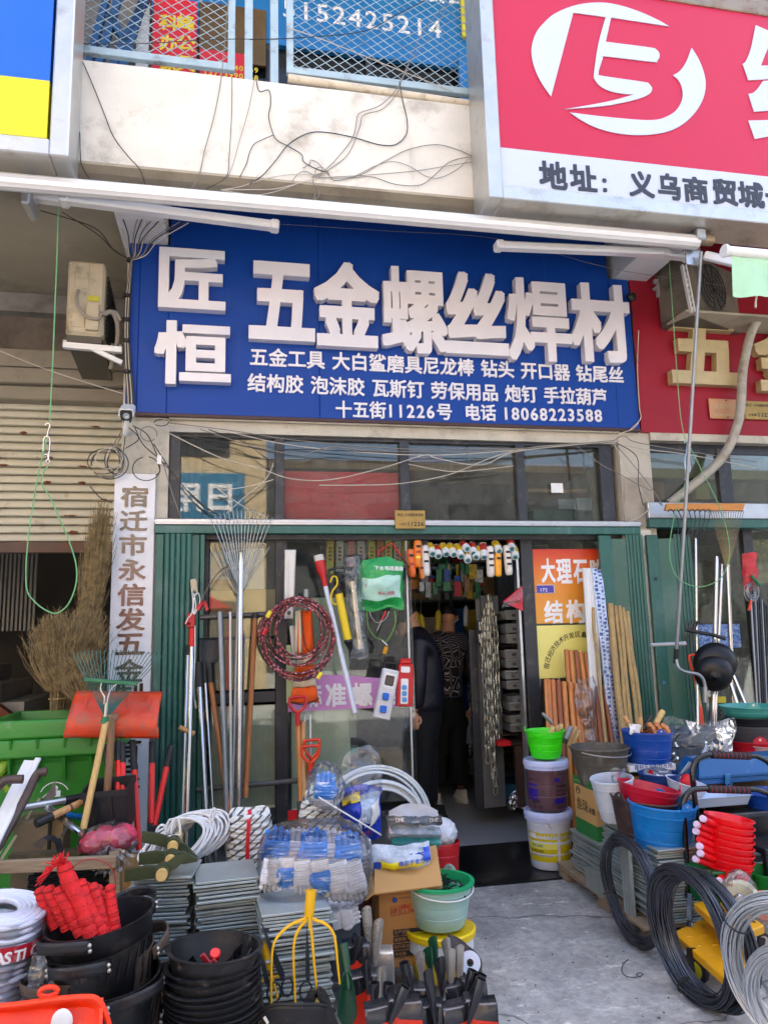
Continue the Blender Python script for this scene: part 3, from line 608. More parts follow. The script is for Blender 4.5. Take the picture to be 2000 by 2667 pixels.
mr=N.new('ShaderNodeMapRange');mr.inputs[1].default_value=P(1480,1620,YG).z;mr.inputs[2].default_value=P(1480,1435,YG).z;L.new(sp.outputs[2],mr.inputs[0])
cr=N.new('ShaderNodeValToRGB');cr.color_ramp.elements[0].color=lin('dd9a32');cr.color_ramp.elements[1].color=lin('cf3d22');e_=cr.color_ramp.elements.new(.5);e_.color=lin('dd8a30')
L.new(mr.outputs[0],cr.inputs[0]);L.new(cr.outputs[0],p_.inputs['Base Color'])
build('sheet',g,grad,op_,ang=0)
for ch,x0,x1,y0,y1 in(('大',1409,1446,1454,1518),('理',1449,1489,1456,1520),('石',1493,1530,1458,1520),('胶',1535,1572,1456,1518),('结',1417,1466,1564,1624),('构',1474,1524,1562,1624),('胶',1530,1574,1562,1624)):
 build('letter',char_fit(ch,x0,x1,y0,y1,YG-.002,.001,.03),ink_w,op_,ang=0)
yp=T('yellow_poster','pale yellow poster with an arc of black characters on the right glass','poster',P(1460,1768,YG))
g=G();rect_g(g,1404,1626,1574,1768,YG);build('sheet',g,M('pale_yellow_print','e6dd7c',r=.4,v=.05),yp,ang=0)
arc='宿迁经济技术开发区鑫';cpos=[(1423,1735),(1426,1718),(1433,1703),(1440,1690),(1450,1677),(1461,1667),(1474,1660),(1488,1655),(1504,1652),(1521,1653)]
for i,ch in enumerate(arc):
 (x,y)=cpos[i];q=P(x,y,YG-.002);a_=P(*cpos[max(i-1,0)],YG);c_=P(*cpos[min(i+1,9)],YG);d=V((c_.x-a_.x,0,c_.z-a_.z)).normalized();up=V((-d.z,0,d.x))
 g=G();vs,fs=glyph(ch,.012,0);h_=.047;g.add([q+d*(k.x-.5)*h_+up*(k.y-.4)*h_+V((0,-k.z*h_,0))for k in vs],fs);build('letter',g,ink,yp,ang=0)
o,a,b_=plate_px('number_plate','small violet door number plate 172 on the orange poster','number plate',1397,1523,1443,1546,YG-.004,white,.003)
g=G();rect_g(g,1398.5,1524.5,1441.5,1544.5,YG-.009);build('field',g,M('violet_plate','4a3aa0',r=.3),o,ang=0)
g=G();text_on(g,'172',P(1406,1542,YG-.0105),(1,0,0),(0,0,.036),bold=.03);build('lettering',g,ink_w,o,ang=0)
ps=T('pink_banner','pink paper strip with white characters across the middle pane','banner',P(880,1840,.045))
g=G();a=P(748,1852,.045)
g.sheet(lambda u,v:V((P(748+u*290,1800,.045).x,.046+.003*sin(9*u+3*v),P(748+u*290,1855-u*14-v*(84+8*sin(5*u)),.045).z)),24,4);build('sheet',g,M('pink_print','c88ac4',r=.5,v=.05),ps)
for ch,x0,x1,y0,y1 in(('标',800,838,1782,1842),('准',848,902,1780,1841),('螺',916,970,1778,1840),('丝',980,1036,1776,1836)):
 build('letter',char_fit(ch,x0,x1,y0,y1,.04,.001,.035),ink_w,ps,ang=0)
YA=-1.12
aw=T('retracted_awning','rolled up aluminium awning tube with folded arms above the blue sign','awning',P(900,600,YA))
alw=M('white_aluminium','d9d9d8',r=.32,m=.25,v=.05,s=3)
zaw=(P(300,494,YA).z+P(1500,606,YA).z)/2
axr=P(1816,640,YA).x
g=G();rr=.047
for k in range(3):pass
pr=[(rr*cos(t)*(1+(.05 if i%3==0 else 0)),rr*1.0*sin(t)*(1+(.05 if i%3==0 else 0)))for i,t in enumerate([2*pi*j/36 for j in range(36)])]
g.prism(pr,axr+6,Matrix.Translation((-6,YA,zaw))@Matrix(((0,0,1),(1,0,0),(0,1,0))).to_4x4());build('roller_tube',g,alw,aw,ang=25)
def arm(y0,x0,x1,yy0,yy1,nm='folding_arm'):
 a,b_=P(x0,yy0,y0),P(x1,yy1,y0);g=G();g.bar(a,b_,.05,.075,up=(0,1,0),bev=.012)
 for k in(-.018,0,.018):g.bar(a+V((0,-.026,k)),b_+V((0,-.026,k)),.004,.008,up=(0,1,0))
 g.bar(a-(b_-a).normalized()*.035,a+(b_-a).normalized()*.02,.06,.085,up=(0,1,0),bev=.01);g.bar(b_-(b_-a).normalized()*.02,b_+(b_-a).normalized()*.035,.06,.085,up=(0,1,0),bev=.01)
 return build(nm,g,alw,aw)
arm(YA+.12,172,712,518,588);arm(YA+.16,1302,1728,640,658)
arm(YA+.22,88,165,512,522);arm(YA+.22,1728,1790,660,668)
g=G();p=P(1812,640,YA)
g.bar(P(1800,595,YA+.05),P(1806,690,YA+.05),.012,.11,up=(1,0,0));g.box(p.x-.02,p.x+.05,YA-.06,YA+.12,p.z+.02,p.z+.1,bev=.01);build('end_bracket',g,alu,aw)
g=G();g.tube([P(1822,623,YA),P(1853,625,YA)],.04,14);build('gear_cap',g,M('bronze_cap','8b7a63',r=.4,m=.5),aw)
g=G();g.box(P(70,508,YA+.22).x,P(92,508,YA+.22).x,YA+.1,YA+.3,P(80,552,YA+.2).z,P(80,500,YA+.2).z,bev=.008);build('end_bracket',g,alu,aw)
g=G();g.lathe([(.0,-.11),(.042,-.11),(.048,-.08),(.04,-.07),(.04,.07),(.048,.08),(.042,.11),(0,.11)],16,Matrix.Translation(P(67,441,-1.0))@aim((1,0,-.05)).to_4x4());tag(build('cable_spool',g,wood),'small wooden spool stuck under the slab edge at far left','spool')
o=T('crank_rod','long grey crank rod hanging from the awning bracket on the right','crank rod',P(1760,1760,YA+.1))
g=G();ptop=P(1826,655,YA);pb=P(1762,1690,-.62)
g.tube([ptop,ptop+(pb-ptop)*.5,pb],.0115,10);build('rod',g,M('grey_steel_rod','8c9093',r=.35,m=.7),o)
g=G();g.tube([pb,pb+(pb-ptop).normalized()*.1],.017,10);build('sleeve',g,black,o)
g=G();g.tube(curve([P(1761,1718,-.62),P(1766,1738,-.63),P(1785,1750,-.66),P(1818,1757,-.69),P(1832,1772,-.7),P(1836,1790,-.7)],6),.011,8);g.tube([P(1836,1790,-.7),P(1836,1830,-.7)],.016,8);build('crank_handle',g,M('grey_steel_rod'),o)
na=T('green_awning','pale green cloth awning on a white tube at the right edge','awning',P(1950,700,-1.45))
g=G();ya=-1.45;g.tube([P(1893,653,ya),P(2100,672,ya)],.032,16);build('front_tube',g,white,na)
g=G();g.lathe([(0,0),(.04,0),(.042,.012),(.034,.03)],18,Matrix.Translation(P(1884,652,ya))@aim((1,0,-.06)).to_4x4());build('end_cap',g,white,na)
g=G();
def val(u,v):
 q=P(1905+u*200+v*8*(1-u),664+u*16+v*(104-6*u)+4*sin(u*9),ya);q.y+=.02*sin(u*14+1)*v;return q
g.sheet(val,30,8);build('valance',g,M('pale_green_cloth','a5cfae',r=.9,v=.08,s=10,b=.2,bs=300),na)
g=G();g.tube(curve([P(1971,768,ya),P(1968,785,ya+.02),P(1968,800,ya)],4),.006,6);build('pull_cord',g,wire_l,na)
g=G();g.bar(P(1835,665,-1.1),P(1940,690,-1.3),.05,.06,bev=.01);build('folding_arm',g,alw,na)
def ac(label,M0,W=.78,D=.30,H=.56,iv=None):
 o=T('air_conditioner',label,'air conditioner',M0 .translation,'outdoor air conditioner units')
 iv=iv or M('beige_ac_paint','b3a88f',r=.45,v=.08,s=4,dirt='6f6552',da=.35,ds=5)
 g=G();g.box(0,W,0,D,0,H,M0,bev=.018);build('casing',g,iv,o)
 g=G();g.box(.01,W-.01,.01,D-.01,-.05,-.001,M0);build('base_tray',g,M('ac_dark_tray','4d483f',r=.6),o)  # tray in a darker tone than the casing
 return o,iv
M0=Matrix.Translation(P(170,877,-.1))@Matrix.Rotation(rad(90-3),4,'Z')@Matrix.Identity(4)
M0=Matrix.Translation(P(268,876,-.1))@Matrix.Rotation(rad(93),4,'Z')
hA=P(268,682,-.1).z-P(268,876,-.1).z;wA=P(268,780,-.1).x-P(171,780,-.1).x
o,iv=ac('beige outdoor air conditioner on a bracket left of the blue sign',M0,.8,wA,hA)
def acq(y0,y1,z0,z1,d=.006):
 g=G();g.box(-d,.002,y0*wA,y1*wA,z0*hA,z1*hA,M0,bev=.003);return g
build('valve_cover',acq(.42,.8,.62,.95),iv,o);build('valve_cover',acq(.12,.46,.06,.42,.03),iv,o)
build('panel_line',acq(.08,.92,.03,.05),iv,o);build('vent_panel',acq(.5,.85,.1,.3),iv,o)
build('warning_label',acq(.14,.44,.46,.53,.008),M('label_yellow','b9b434',r=.5),o,ang=0)
g=G()
for k in range(15):g.box(.1,.66,-.012,-.004,.06*hA+k*.058*hA,.075*hA+k*.058*hA,M0)
for k in range(10):g.box(.1+k*.06,.106+k*.06,-.016,-.012,.06*hA,.9*hA,M0)
build('fan_grille',g,M('dark_grille','1c1b1a',r=.5),o,ang=0,kind='stuff')
g=G();g.lathe([(0,0),(.2,0),(.2,.004)],28,M0@Matrix.Translation((.38,-.003,hA*.5))@aim((0,-1,0)).to_4x4());build('fan_opening',g,darkin,o)
o=T('ac_bracket','white steel bracket carrying the left air conditioner','bracket',P(240,900,-.1));g=G()
g.bar(P(165,899,-.1),P(318,912,-.1),.04,.04);g.bar(P(165,893,.3),P(318,905,.3),.04,.04);build('arm',g,white,o,ang=0)
g=G();g.bar(P(228,902,-.1),P(318,945,-.1),.03,.03);build('strut',g,white,o,ang=0)
for i,pp in enumerate(([P(205,755,-.13),P(200,775,-.16),P(205,800,-.16),P(225,824,-.15),P(255,830,-.14),P(268,815,-.12),P(300,812,-.09),P(314,835,-.07)],[P(268,820,-.12),P(290,812,-.1),P(305,840,-.05),P(305,890,0),P(288,960,.1)])):
 g=G();g.tube(curve(pp,6),.016 if i else.011,8);tag(build('ac_pipe',g,M('grey_wrapped_pipe','8d857b',r=.7,b=.3)),('thick insulated pipe dropping behind the left air conditioner','thin insulated pipe looping over the end of the left air conditioner')[1-i],'pipe')
Mr=Matrix.Translation(P(1805,806,-.38))@Matrix.Rotation(rad(24),4,'Z')
o,iv=ac('grimy air conditioner in shade-darkened paint hung over the red neighbour sign',Mr,.7,.3,.5,M('shaded_ac_paint','6f685b',r=.5,v=.12,s=4,dirt='40392f',da=.45,ds=5))  # darker copy of the casing paint: overhang shade in the colour, plus grime
g=G()
for r_ in(.06,.1,.14,.18):g.tube([Mr@V((.3+r_*cos(t),-.012,.26+r_*sin(t)))for t in[2*pi*k/24 for k in range(24)]],.003,5,close=True)
for k in range(12):g.bar(Mr@V((.3,-.01,.26)),Mr@V((.3+.2*cos(k*pi/6),-.01,.26+.2*sin(k*pi/6))),.005,.004)
build('fan_grille',g,M('dark_grille'),o,ang=0,kind='stuff')
g=G();g.lathe([(0,0),(.2,0),(.2,.004)],28,Mr@Matrix.Translation((.3,-.003,.26))@aim((0,-1,0)).to_4x4());build('fan_opening',g,darkin,o)
o=T('ac_bracket','slotted white bracket under the right air conditioner','bracket',P(1800,820,-.4));g=G()
for x0,y0,x1,y1,yy in((1775,690,1800,815,-.42),(1784,690,1808,812,-.42)):g.bar(P(x0,y0,yy),P(x1,y1,yy),.012,.03)
for t in range(8):g.bar(P(1777+t*3.2,698+t*15,-.42),P(1787+t*3.2,696+t*15,-.42),.01,.02)
build('slotted_leg',g,white,o,ang=0)
g=G();g.box(P(1795,830,-.45).x,P(2100,840,-.45).x,-.42,-.1,P(1900,812,-.42).z-.02,P(1900,812,-.42).z,bev=.005);build('tray',g,soffit_m,o)
g=G();g.tube(curve([P(1975,830,-.3),P(1955,870,-.28),P(1935,960,-.25),P(1930,1040,-.22),P(1922,1100,-.2),P(1895,1170,-.16),P(1850,1225,-.1),P(1790,1275,-.03),P(1742,1312,.0)],8),.036,12);tag(build('drain_hose',g,M('ivory_hose','9f9b8f',r=.5,v=.15,s=14,dirt='77695a',da=.3,ds=10)),'thick ivory hose sweeping down across the red neighbour sign','hose')
YH=1.22
sh=T('rolling_shutter','half raised rusty cream rolling shutter on the left','shutter',P(150,1415,YH))
shm=M('cream_shutter','c4c0ae',r=.5,v=.1,s=2.5,dirt='7a3e1e',da=.12,ds=4.5)
z0,z1=P(150,1412,YH).z,P(150,1050,YH).z;n=17;hs=(z1-z0)/n;xr=xl0+.03
for k in range(n):
 g=G();za_=z0+k*hs
 g.prism([(YH+.03,za_+.004),(YH+.006,za_+.004),(YH-.008,za_+hs*.16),(YH-.012,za_+hs*.5),(YH-.006,za_+hs*.8),(YH+.008,za_+hs-.004),(YH+.03,za_+hs-.004)],xr+5,Matrix.Translation((-5,0,0))@Matrix(((0,0,1),(1,0,0),(0,1,0))).to_4x4());build('slat',g,shm,sh,ang=50)
g=G();g.box(-5,xr,YH-.02,YH+.04,z0-.09,z0,bev=.006);build('bottom_bar',g,M('brown_bar','5f4a40',r=.7,v=.2,dirt='6b3a22',da=.3),sh)
hz=P(150,958,YH-.2).z
g=G();tp=z1+.0
for k,(za_,zb_,yy)in enumerate(((z1-.02,z1+.1,.16),(z1+.1,z1+.24,.22),(z1+.24,z1+.36,.2),(z1+.36,hz,.25))):
 g.box(-5,xr,YH-yy,YH+.1,za_,zb_-.006,bev=.01)
build('shutter_box',g,M('grey_shutter_box','8e8678',r=.6,v=.12,s=2,dirt='60574a',da=.3),sh)
rng=random.Random(3)
for k in range(26):
 x=rng.uniform(-2.3,xr-.1);z_=z0+hs*rng.randint(1,14)+.01;g=G();n_=17;w_=rng.uniform(.008,.045);h_=rng.uniform(.004,.014)
 if k>20:x=xr-rng.uniform(.1,.45);z_=z0+rng.uniform(.0,.25);w_*=1.7
 ps_=[(x+w_*cos(t)*(1+.95*mnoise.noise((k,cos(t)*3,sin(t)*3))),z_+h_*sin(t)*(1+.5*mnoise.noise((k+9,cos(t)*2,sin(t)*2))))for t in[2*pi*j/n_ for j in range(n_)]]
 g.add([(a_,YH-.0135,b2)for a_,b2 in ps_],[tuple(range(n_))]);build('rust_patch',g,rust,sh,ang=0)
st=T('concrete_stair','dim concrete staircase inside the dark hall at far left','stair',P(20,1700,3))
for k in range(12):
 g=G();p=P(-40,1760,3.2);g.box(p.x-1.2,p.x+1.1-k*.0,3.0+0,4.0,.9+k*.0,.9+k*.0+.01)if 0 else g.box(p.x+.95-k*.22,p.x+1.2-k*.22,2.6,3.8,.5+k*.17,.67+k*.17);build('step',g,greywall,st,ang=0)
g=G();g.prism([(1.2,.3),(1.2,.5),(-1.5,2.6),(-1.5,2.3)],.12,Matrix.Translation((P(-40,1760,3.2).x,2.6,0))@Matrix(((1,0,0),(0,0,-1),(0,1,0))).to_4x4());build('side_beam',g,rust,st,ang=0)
for k in range(9):
 g=G();q=P(8+k*11,1440,2.5);g.bar(q,q+V((0,0,-.75)),.02,.02);build('baluster',g,M('dim_grey_paint','66645f'),st,ang=0)
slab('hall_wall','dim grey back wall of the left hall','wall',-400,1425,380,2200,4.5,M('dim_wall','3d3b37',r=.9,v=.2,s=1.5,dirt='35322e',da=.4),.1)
nf=T('neighbour_glazed_front','dark framed glass front of the right hand neighbour shop','shopfront',(4.2,.05,ZF))
zn=P(1820,1352,-.1).z;zn1=P(1820,1330,-.1).z
g=G();g.box(px(1690,1340,-.13),8,-.13,.04,zn-.0,zn1+.06,bev=.006);build('lintel_bar',g,alu,nf)
g=G();g.box(px(1690,1340,-.12),8,-.12,.04,zn-.07,zn-.001,bev=.004);build('green_bar',g,greenm,nf)
for x0,x1 in((1872,1906),(2030,2060)):
 g=G();g.box(px(x0,1250),px(x1,1250),-.01,.05,zn1+.06,ztr,bev=.004);build('mullion',g,charcoal,nf)
g=G();g.box(px(1692,1250),8,.0,.04,ztr-.05,ztr+.06);build('top_rail',g,charcoal,nf,ang=0)
g=G();g.box(px(1692,1250),8,.015,.022,zn1+.06,ztr-.05);build('pane',g,pane_m,nf,ang=0)
for x0,x1 in((1812,1822),(1960,1985)):
 g=G();g.box(px(x0,1600),px(x1,1600),.02,.08,ZF,zn-.07,bev=.004);build('upright',g,charcoal,nf)
g=G();g.box(px(1822,1600),8,.05,.058,ZF+.5,zn-.07);build('pane',g,pane_m,nf,ang=0)
slab('blind','cream slatted blind behind the right neighbour transom','blind',1690,1165,2100,1243,.3,M('cream_blind','9b9468',r=.6,v=.1),.02)
for i,(x0,y0,x1,y1,c)in enumerate(((1700,1255,1728,1300,'8b5b3b'),(1732,1262,1790,1310,'4a4038'),(1815,1258,1850,1300,'a79a3c'),(1850,1262,1880,1300,'3d5a3a'),(1910,1260,1990,1310,'4b4c44'))):
 slab('carton',('brown','dark','yellow','green','grey')[i]+' stock carton behind the right neighbour transom','carton',x0,y0,x1,y1,.4,M('ncarton%d'%i,c,r=.8,v=.2),.2,'stock behind the neighbour transom')
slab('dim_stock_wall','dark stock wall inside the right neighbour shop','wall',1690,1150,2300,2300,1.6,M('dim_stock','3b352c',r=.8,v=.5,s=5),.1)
def pole(name,label,cat,p0,p1,r,mt,group=None,n=10,caps=None):
 """a straight round rod from p0 down to p1; caps = [(t0, t1, radius, material, part name)]"""
 p0=V(p0);p1=V(p1)
 if not caps:return one(name,G().tube([p0,p1],r,n),mt,label,None)if 0 else tag(build(name,G().tube([p0,p1],r,n),mt),label,cat,group)
 o=T(name,label,cat,p1,group);build('shaft',G().tube([p0,p1],r,n),mt,o)
 for t0,t1,r2,m2,pn in caps:build(pn,G().tube([p0 .lerp(p1,t0),p0 .lerp(p1,t1)],r2,n),m2,o)
 return o
def LP(x0,y0,x1,y1,Yt=-.15,Yb=-.36):
 a,b_=P(x0,y0,Yt),P(x1,y1,Yb)
 return a,(b_+(b_-a)*((b_.z-GZ-.01)/(a.z-b_.z))if y1>2140 else b_)
redp=M('red_plastic','b5141c',r=.4,v=.06);blackr=M('black_grip','141416',r=.65,v=.2)
handlered=M('bright_red_handle','d31a12',r=.4,v=.06)
beigep=M('beige_metal','b3a68c',r=.5)
for x0,y0,x1,y1,lb_ in((522,1608,768,1596,'upper grey steel rail the tool poles lean on'),(512,2058,775,2034,'lower brown steel rail crossing behind the tool poles')):
 a,b_=P(x0,y0,-.1),P(x1,y1,-.1);tag(build('rack_rail',G().tube([a,b_],.017,10),M('dull_steel_rail','5d5b58',r=.5,m=.5,v=.25)),lb_,'rail','tool rack rails')
o=T('pole_saw','silver telescopic pole saw with red clamp and curved grey blade','pole saw',P(484,2150,-.36))
a,b_=LP(500,1680,486,2150);build('pole',G().tube([a,b_],.0165,12),chrome,o)
a2,b2=LP(489,1705,474,2150);build('pole',G().tube([a2,b2],.013,10),chrome,o)
build('collar',G().tube([P(491,1680,-.15),P(489,1706,-.15)],.017,10),blackr,o)
build('sleeve',G().tube([P(501,1636,-.15),P(500,1684,-.15)],.021,12),handlered,o)
g=G();g.bar(P(498,1597,-.15),P(497,1634,-.15),.05,.03,up=(0,1,0),bev=.004);g.bar(P(481,1622,-.15),P(498,1626,-.15),.02,.03,up=(0,1,0),bev=.004);build('clamp',g,redp,o)
g=G();g.bar(P(503,1508,-.15),P(506,1540,-.15),.04,.02,up=(0,1,0),bev=.005);g.bar(P(510,1514,-.15),P(513,1545,-.15),.012,.02,up=(0,1,0));build('pulley',g,beigep,o)
g=G();c_=[P(522+u*8,1572-u*10,-.17)for u in(0,)]
for k in range(8):
 t0,t1=k/8,(k+1)/8;f=lambda t:P(522+t*84,1570-104*t-22*sin(pi*t),-.17)
 g.bar(f(t0),f(t1),.004,.062*(1-.45*t0),up=(0,1,0))
build('saw_blade',g,M('grey_blade','6a6460',r=.5,m=.5,v=.3,s=30),o,ang=0)
g=G();g.bar(P(514,1590,-.16),P(528,1566,-.16),.03,.05,up=(0,1,0),bev=.006);g.bar(P(532,1566,-.16),P(540,1590,-.16),.02,.025,up=(0,1,0));build('blade_holder',g,redp,o)
g=G()
for pp in([(499,1532),(503,1570),(499,1598),(490,1610),(483,1625)],[(505,1545),(510,1580),(503,1598),(505,1560)],[(507,1552),(516,1545),(521,1562),(516,1580),(506,1600),(503,1577),(506,1555)],[(508,1630),(508,1700),(505,1790),(508,1835),(511,1845),(509,1825)]):
 g.tube(curve([P(x,y,-.18)for x,y in pp],6),.0035,6)
build('pull_cord',g,white,o,kind='stuff')
g=G();g.tube([P(467,1895,-.27),P(505,1912,-.24)],.017,10);tag(build('wooden_toggle',g,wood),'short wooden toggle tied across the silver poles','toggle')
pole('telescopic_pole','thick silver pole with a black foam sleeve at its top','pole',*LP(517,1725,538,2150),.0185,chrome,caps=[(0,.12,.024,blackr,'sleeve')])
pole('telescopic_pole','slender shiny pole with a thin black sleeve','pole',*LP(532,1725,557,2150),.009,chrome,caps=[(0,.1,.013,blackr,'sleeve')])
pole('steel_pipe','dull grey pipe standing left of the wire rakes','pipe',*LP(573,1594,591,2150),.017,M('dull_zinc','868a8d',r=.4,m=.6,v=.1))
pole('steel_pipe','thin pale pipe standing between the grey pipe and the rakes','pipe',*LP(600,1594,602,2150),.010,M('pale_zinc','b5b5b0',r=.35,m=.5))
pole('mattock_shaft','brown wooden handle with a black top hanging right of the rakes','handle',*LP(665,1598,639,2078,-.14,-.3),.0185,wood_d,caps=[(0,.03,.021,black,'cap')])
pole('garden_stake','thin grey rod leaning in front of the beige board','rod',*LP(637,1650,628,2120,-.12,-.2),.005,M('dull_zinc'))
o=T('spade','black spade standing blade up with an orange wooden shaft','spade',P(600,2140,-.36))
pa=P(549,1778,-.17);pb=P(600,2140,-.36);build('shaft',G().tube([pa,pb],.017,10),wood_d,o)
M1=Matrix.Translation(P(545,1735,-.16))@aim(P(545,1668,-.12)-P(545,1735,-.16),up=(0,-1,0)).to_4x4()
wz=.065;g=G();g.sheet(lambda u,v:M1@V(((u-.5)*2*wz*(1 if v>.25 else.35+.65*math.sqrt(v/.25)),-.012*(1-(2*u-1)**2)*2,v*.19)),10,8);so=build('blade',g,rubber,o);md=so.modifiers.new('s','SOLIDIFY');md.thickness=.004
build('socket',G().tube(curve([P(544,1728,-.16),P(547,1748,-.165),pa],5),[.024]*5+[.021]*6,10),rubber,o)
def fan_rake(name,label,base,tips,n,Ybase,Ytip,mt,shaft,sr,smt,hook=.03,bar=.5,group=None,w=.003):
 o=T(name,label,'rake',shaft[1],group);build('shaft',G().tube(shaft,sr,12),smt,o)
 g=G();b0=P(*base,Ybase);(xa,ya),(xm,ym),(xb,yb)=tips;pts_=[]
 for i in range(n):
  t=i/(n-1);x=xa+(xb-xa)*t;y=ya+(yb-ya)*t-((ya+yb)/2-ym)*4*t*(1-t);q=P(x,y,Ytip);s_=b0+V(((t-.5)*.03,0,0));pts_.append((s_,q));d=(q-s_).normalized()
  g.tube([s_,s_.lerp(q,.5),q,q+d*hook*.5+V((0,.02,0)),q+d*hook*.6+V((0,.04,-.012))],w,5)
 build('tine',g,mt,o,kind='stuff')
 g=G();k=bar
 g.tube([pts_[i][0].lerp(pts_[i][1],k)for i in range(n)],w*1.1,5);build('brace',g,mt,o);return o,pts_
wirem=M('bright_wire','a9aaa8',r=.3,m=.8)
fan_rake('fan_rake','wide wire fan rake on a bright pole before the upper left window',(629,1535),((550,1352),(628,1330),(708,1350)),15,-.18,-.2,wirem,[P(628,1440,-.17),P(621,2150,-.36)],.0175,chrome)
fan_rake('fan_rake','smaller wire fan rake tucked behind the wide one',(620,1545),((548,1426),(625,1412),(700,1428)),12,-.15,-.14,wirem,[P(622,1530,-.14),P(604,2150,-.34)],.0135,M('dull_zinc'))
tw_m=M('twisted_flex','701820',r=.45,v=.3);N=tw_m.node_tree.nodes;L=tw_m.node_tree.links;p_=N['Principled BSDF']
ge=N.new('ShaderNodeNewGeometry');nz=N.new('ShaderNodeTexNoise');nz.inputs['Scale'].default_value=62;L.new(ge.outputs[0],nz.inputs['Vector'])
cr=N.new('ShaderNodeValToRGB');cr.color_ramp.interpolation='CONSTANT';cr.color_ramp.elements[0].color=lin('1b1518');cr.color_ramp.elements[1].position=.5;cr.color_ramp.elements[1].color=lin('a3323c');e_=cr.color_ramp.elements.new(.62);e_.color=lin('b8a6b4')
L.new(nz.outputs[0],cr.inputs[0]);L.new(cr.outputs[0],p_.inputs['Base Color'])
co=T('cable_coil','coil of red and black twisted flex hung over the orange vest','cable coil',P(768,1768,-.2))
rg=random.Random(5);s_=(P(769,1660,-.2)-P(768,1660,-.2)).x
for i in range(15):
 big=i<9;cx,cy=(775+rg.uniform(-5,5),1662+rg.uniform(-3,5))if big else(775+rg.uniform(-4,10),1645+rg.uniform(-6,8));ra,rb_=(rg.uniform(84,97),rg.uniform(92,104))if big else(rg.uniform(58,84),rg.uniform(66,84))
 c0=P(cx,cy,-.19-rg.uniform(0,.05));pts_=[c0+V((ra*s_*sin(t)*(1+.03*sin(3*t+i)),.012*sin(t*3+i),rb_*s_*cos(t)*(1+.02*cos(2*t+i))))for t in[2*pi*k/40 for k in range(40)]]
 build('loop',G().tube(pts_,.0062,6,close=True),tw_m,co)
for x,y,m_ in((700,1600,ink_y),(690,1645,redp),(832,1760,ink_y)):
 q=P(x,y,-.25);build('tie',G().tube([q+V((-.012,0,-.02)),q+V((.012,0,.02))],.014,8),m_,co)
tag(build('pipe_stub',G().tube([P(798,1535,-.16),P(797,1590,-.16)],.019,12),M('dull_zinc')),'short grey pipe stub standing above the cable coil','pipe')
ve=T('safety_vest','folded orange safety vest with pale bands hung behind the cable coil','safety vest',P(795,1840,-.13));vo=M('orange_cloth','e0560f',r=.8,v=.1,s=12);vw=M('pale_band','d9cdb0',r=.6,v=.08)
def vest(y0,y1,x0a,x1a,x0b,x1b,mt,nm,Y=-.13):
 g=G();g.sheet(lambda u,v:P(x0a+(x0b-x0a)*v+(x1a-x0a+(x1b-x0b-x1a+x0a)*v)*u,y0+(y1-y0)*v+2*sin(6*u),Y-.012*sin(u*9+v*2)-.01*sin(4*v)),10,6);q=build(nm,g,mt,ve);md=q.modifiers.new('s','SOLIDIFY');md.thickness=.006
vest(1588,1705,778,812,775,820,vo,'panel');vest(1590,1702,768,784,770,788,vw,'band',-.142);vest(1705,1733,772,820,772,820,vw,'band');vest(1733,1768,770,820,764,822,vo,'panel');vest(1768,1790,764,822,763,824,vw,'band');vest(1790,1832,763,824,754,831,vo,'panel')
g=G();g.tube(curve([P(758,1830,-.15),P(790,1836,-.16),P(815,1828,-.16),P(831,1818,-.16)],5),.004,6);g.tube(curve([P(785,1592,-.155),P(790,1650,-.155),P(798,1690,-.155),P(818,1702,-.155)],5),.004,6);build('binding',g,black,ve)
slab('green_cloth','pale green cloth hanging under the orange vest','cloth',746,1680,772,1832,-.1,M('pale_green_fabric','a9b88a',r=.85,v=.12),.008)
g=G();g.sheet(lambda u,v:P(741+u*(30-4*v)-v*2,1432+v*180,-.115-.008*sin(u*9)),8,12);q=build('white_strip',g,M('white_strip','d3d0c8',r=.4,v=.06));tag(q,'worn white corner strip beside the dark window post','strip');q.modifiers.new('s','SOLIDIFY').thickness=.006
g=G();g.sheet(lambda u,v:P(753+u*(30-4*v)+v*10,1630+v*110,-.105-.006*sin(u*9)),8,8);q=build('white_strip',g,M('white_strip'));tag(q,'handwritten white strip seen through the cable coil','strip');q.modifiers.new('s','SOLIDIFY').thickness=.005
o=T('drain_plunger','long milky white tube with a red funnel top','plunger',P(923,1857,-.2));a,b_=P(846,1520,-.2),P(924,1857,-.24)
build('tube',G().tube([a,b_],.0165,14),M('milky_plastic','c3cad8',r=.3,v=.04,sss=.2),o)
d=(a-b_).normalized();g=G();g.tube([a-d*.02,a+d*.06,a+d*.085,a+d*.16],[.018,.021,.033,.035],16);build('funnel',g,redp,o);build('cap',G().tube([a+d*.16,a+d*.2],[.036,.034],16),M('grey_white_cap','b9b7b2',r=.4),o)
o=T('caulking_gun','yellow sausage caulking gun with a black nozzle','caulking gun',P(913,1700,-.2));a,b_=P(882,1545,-.21),P(907,1668,-.22);d=(b_-a).normalized()
build('barrel',G().tube([a,b_],.0275,18),M('yellow_gun','d6b80c',r=.35,v=.04),o);g=G();g.tube([b_-d*.005,b_+d*.012,b_+d*.018,b_+d*.08],[.031,.031,.026,.006],16);build('nozzle',g,black,o)
g=G();g.tube([a-d*.02,a+d*.005],.03,16);g.tube([a-d*.02,P(878,1510,-.21)],.014,10);g.tube(curve([P(864,1532,-.21),P(856,1492,-.21),P(860,1484,-.21),P(892,1478,-.21),P(899,1484,-.21),P(901,1500,-.21),P(884,1514,-.21)],5),.009,8);build('handle',g,black,o)
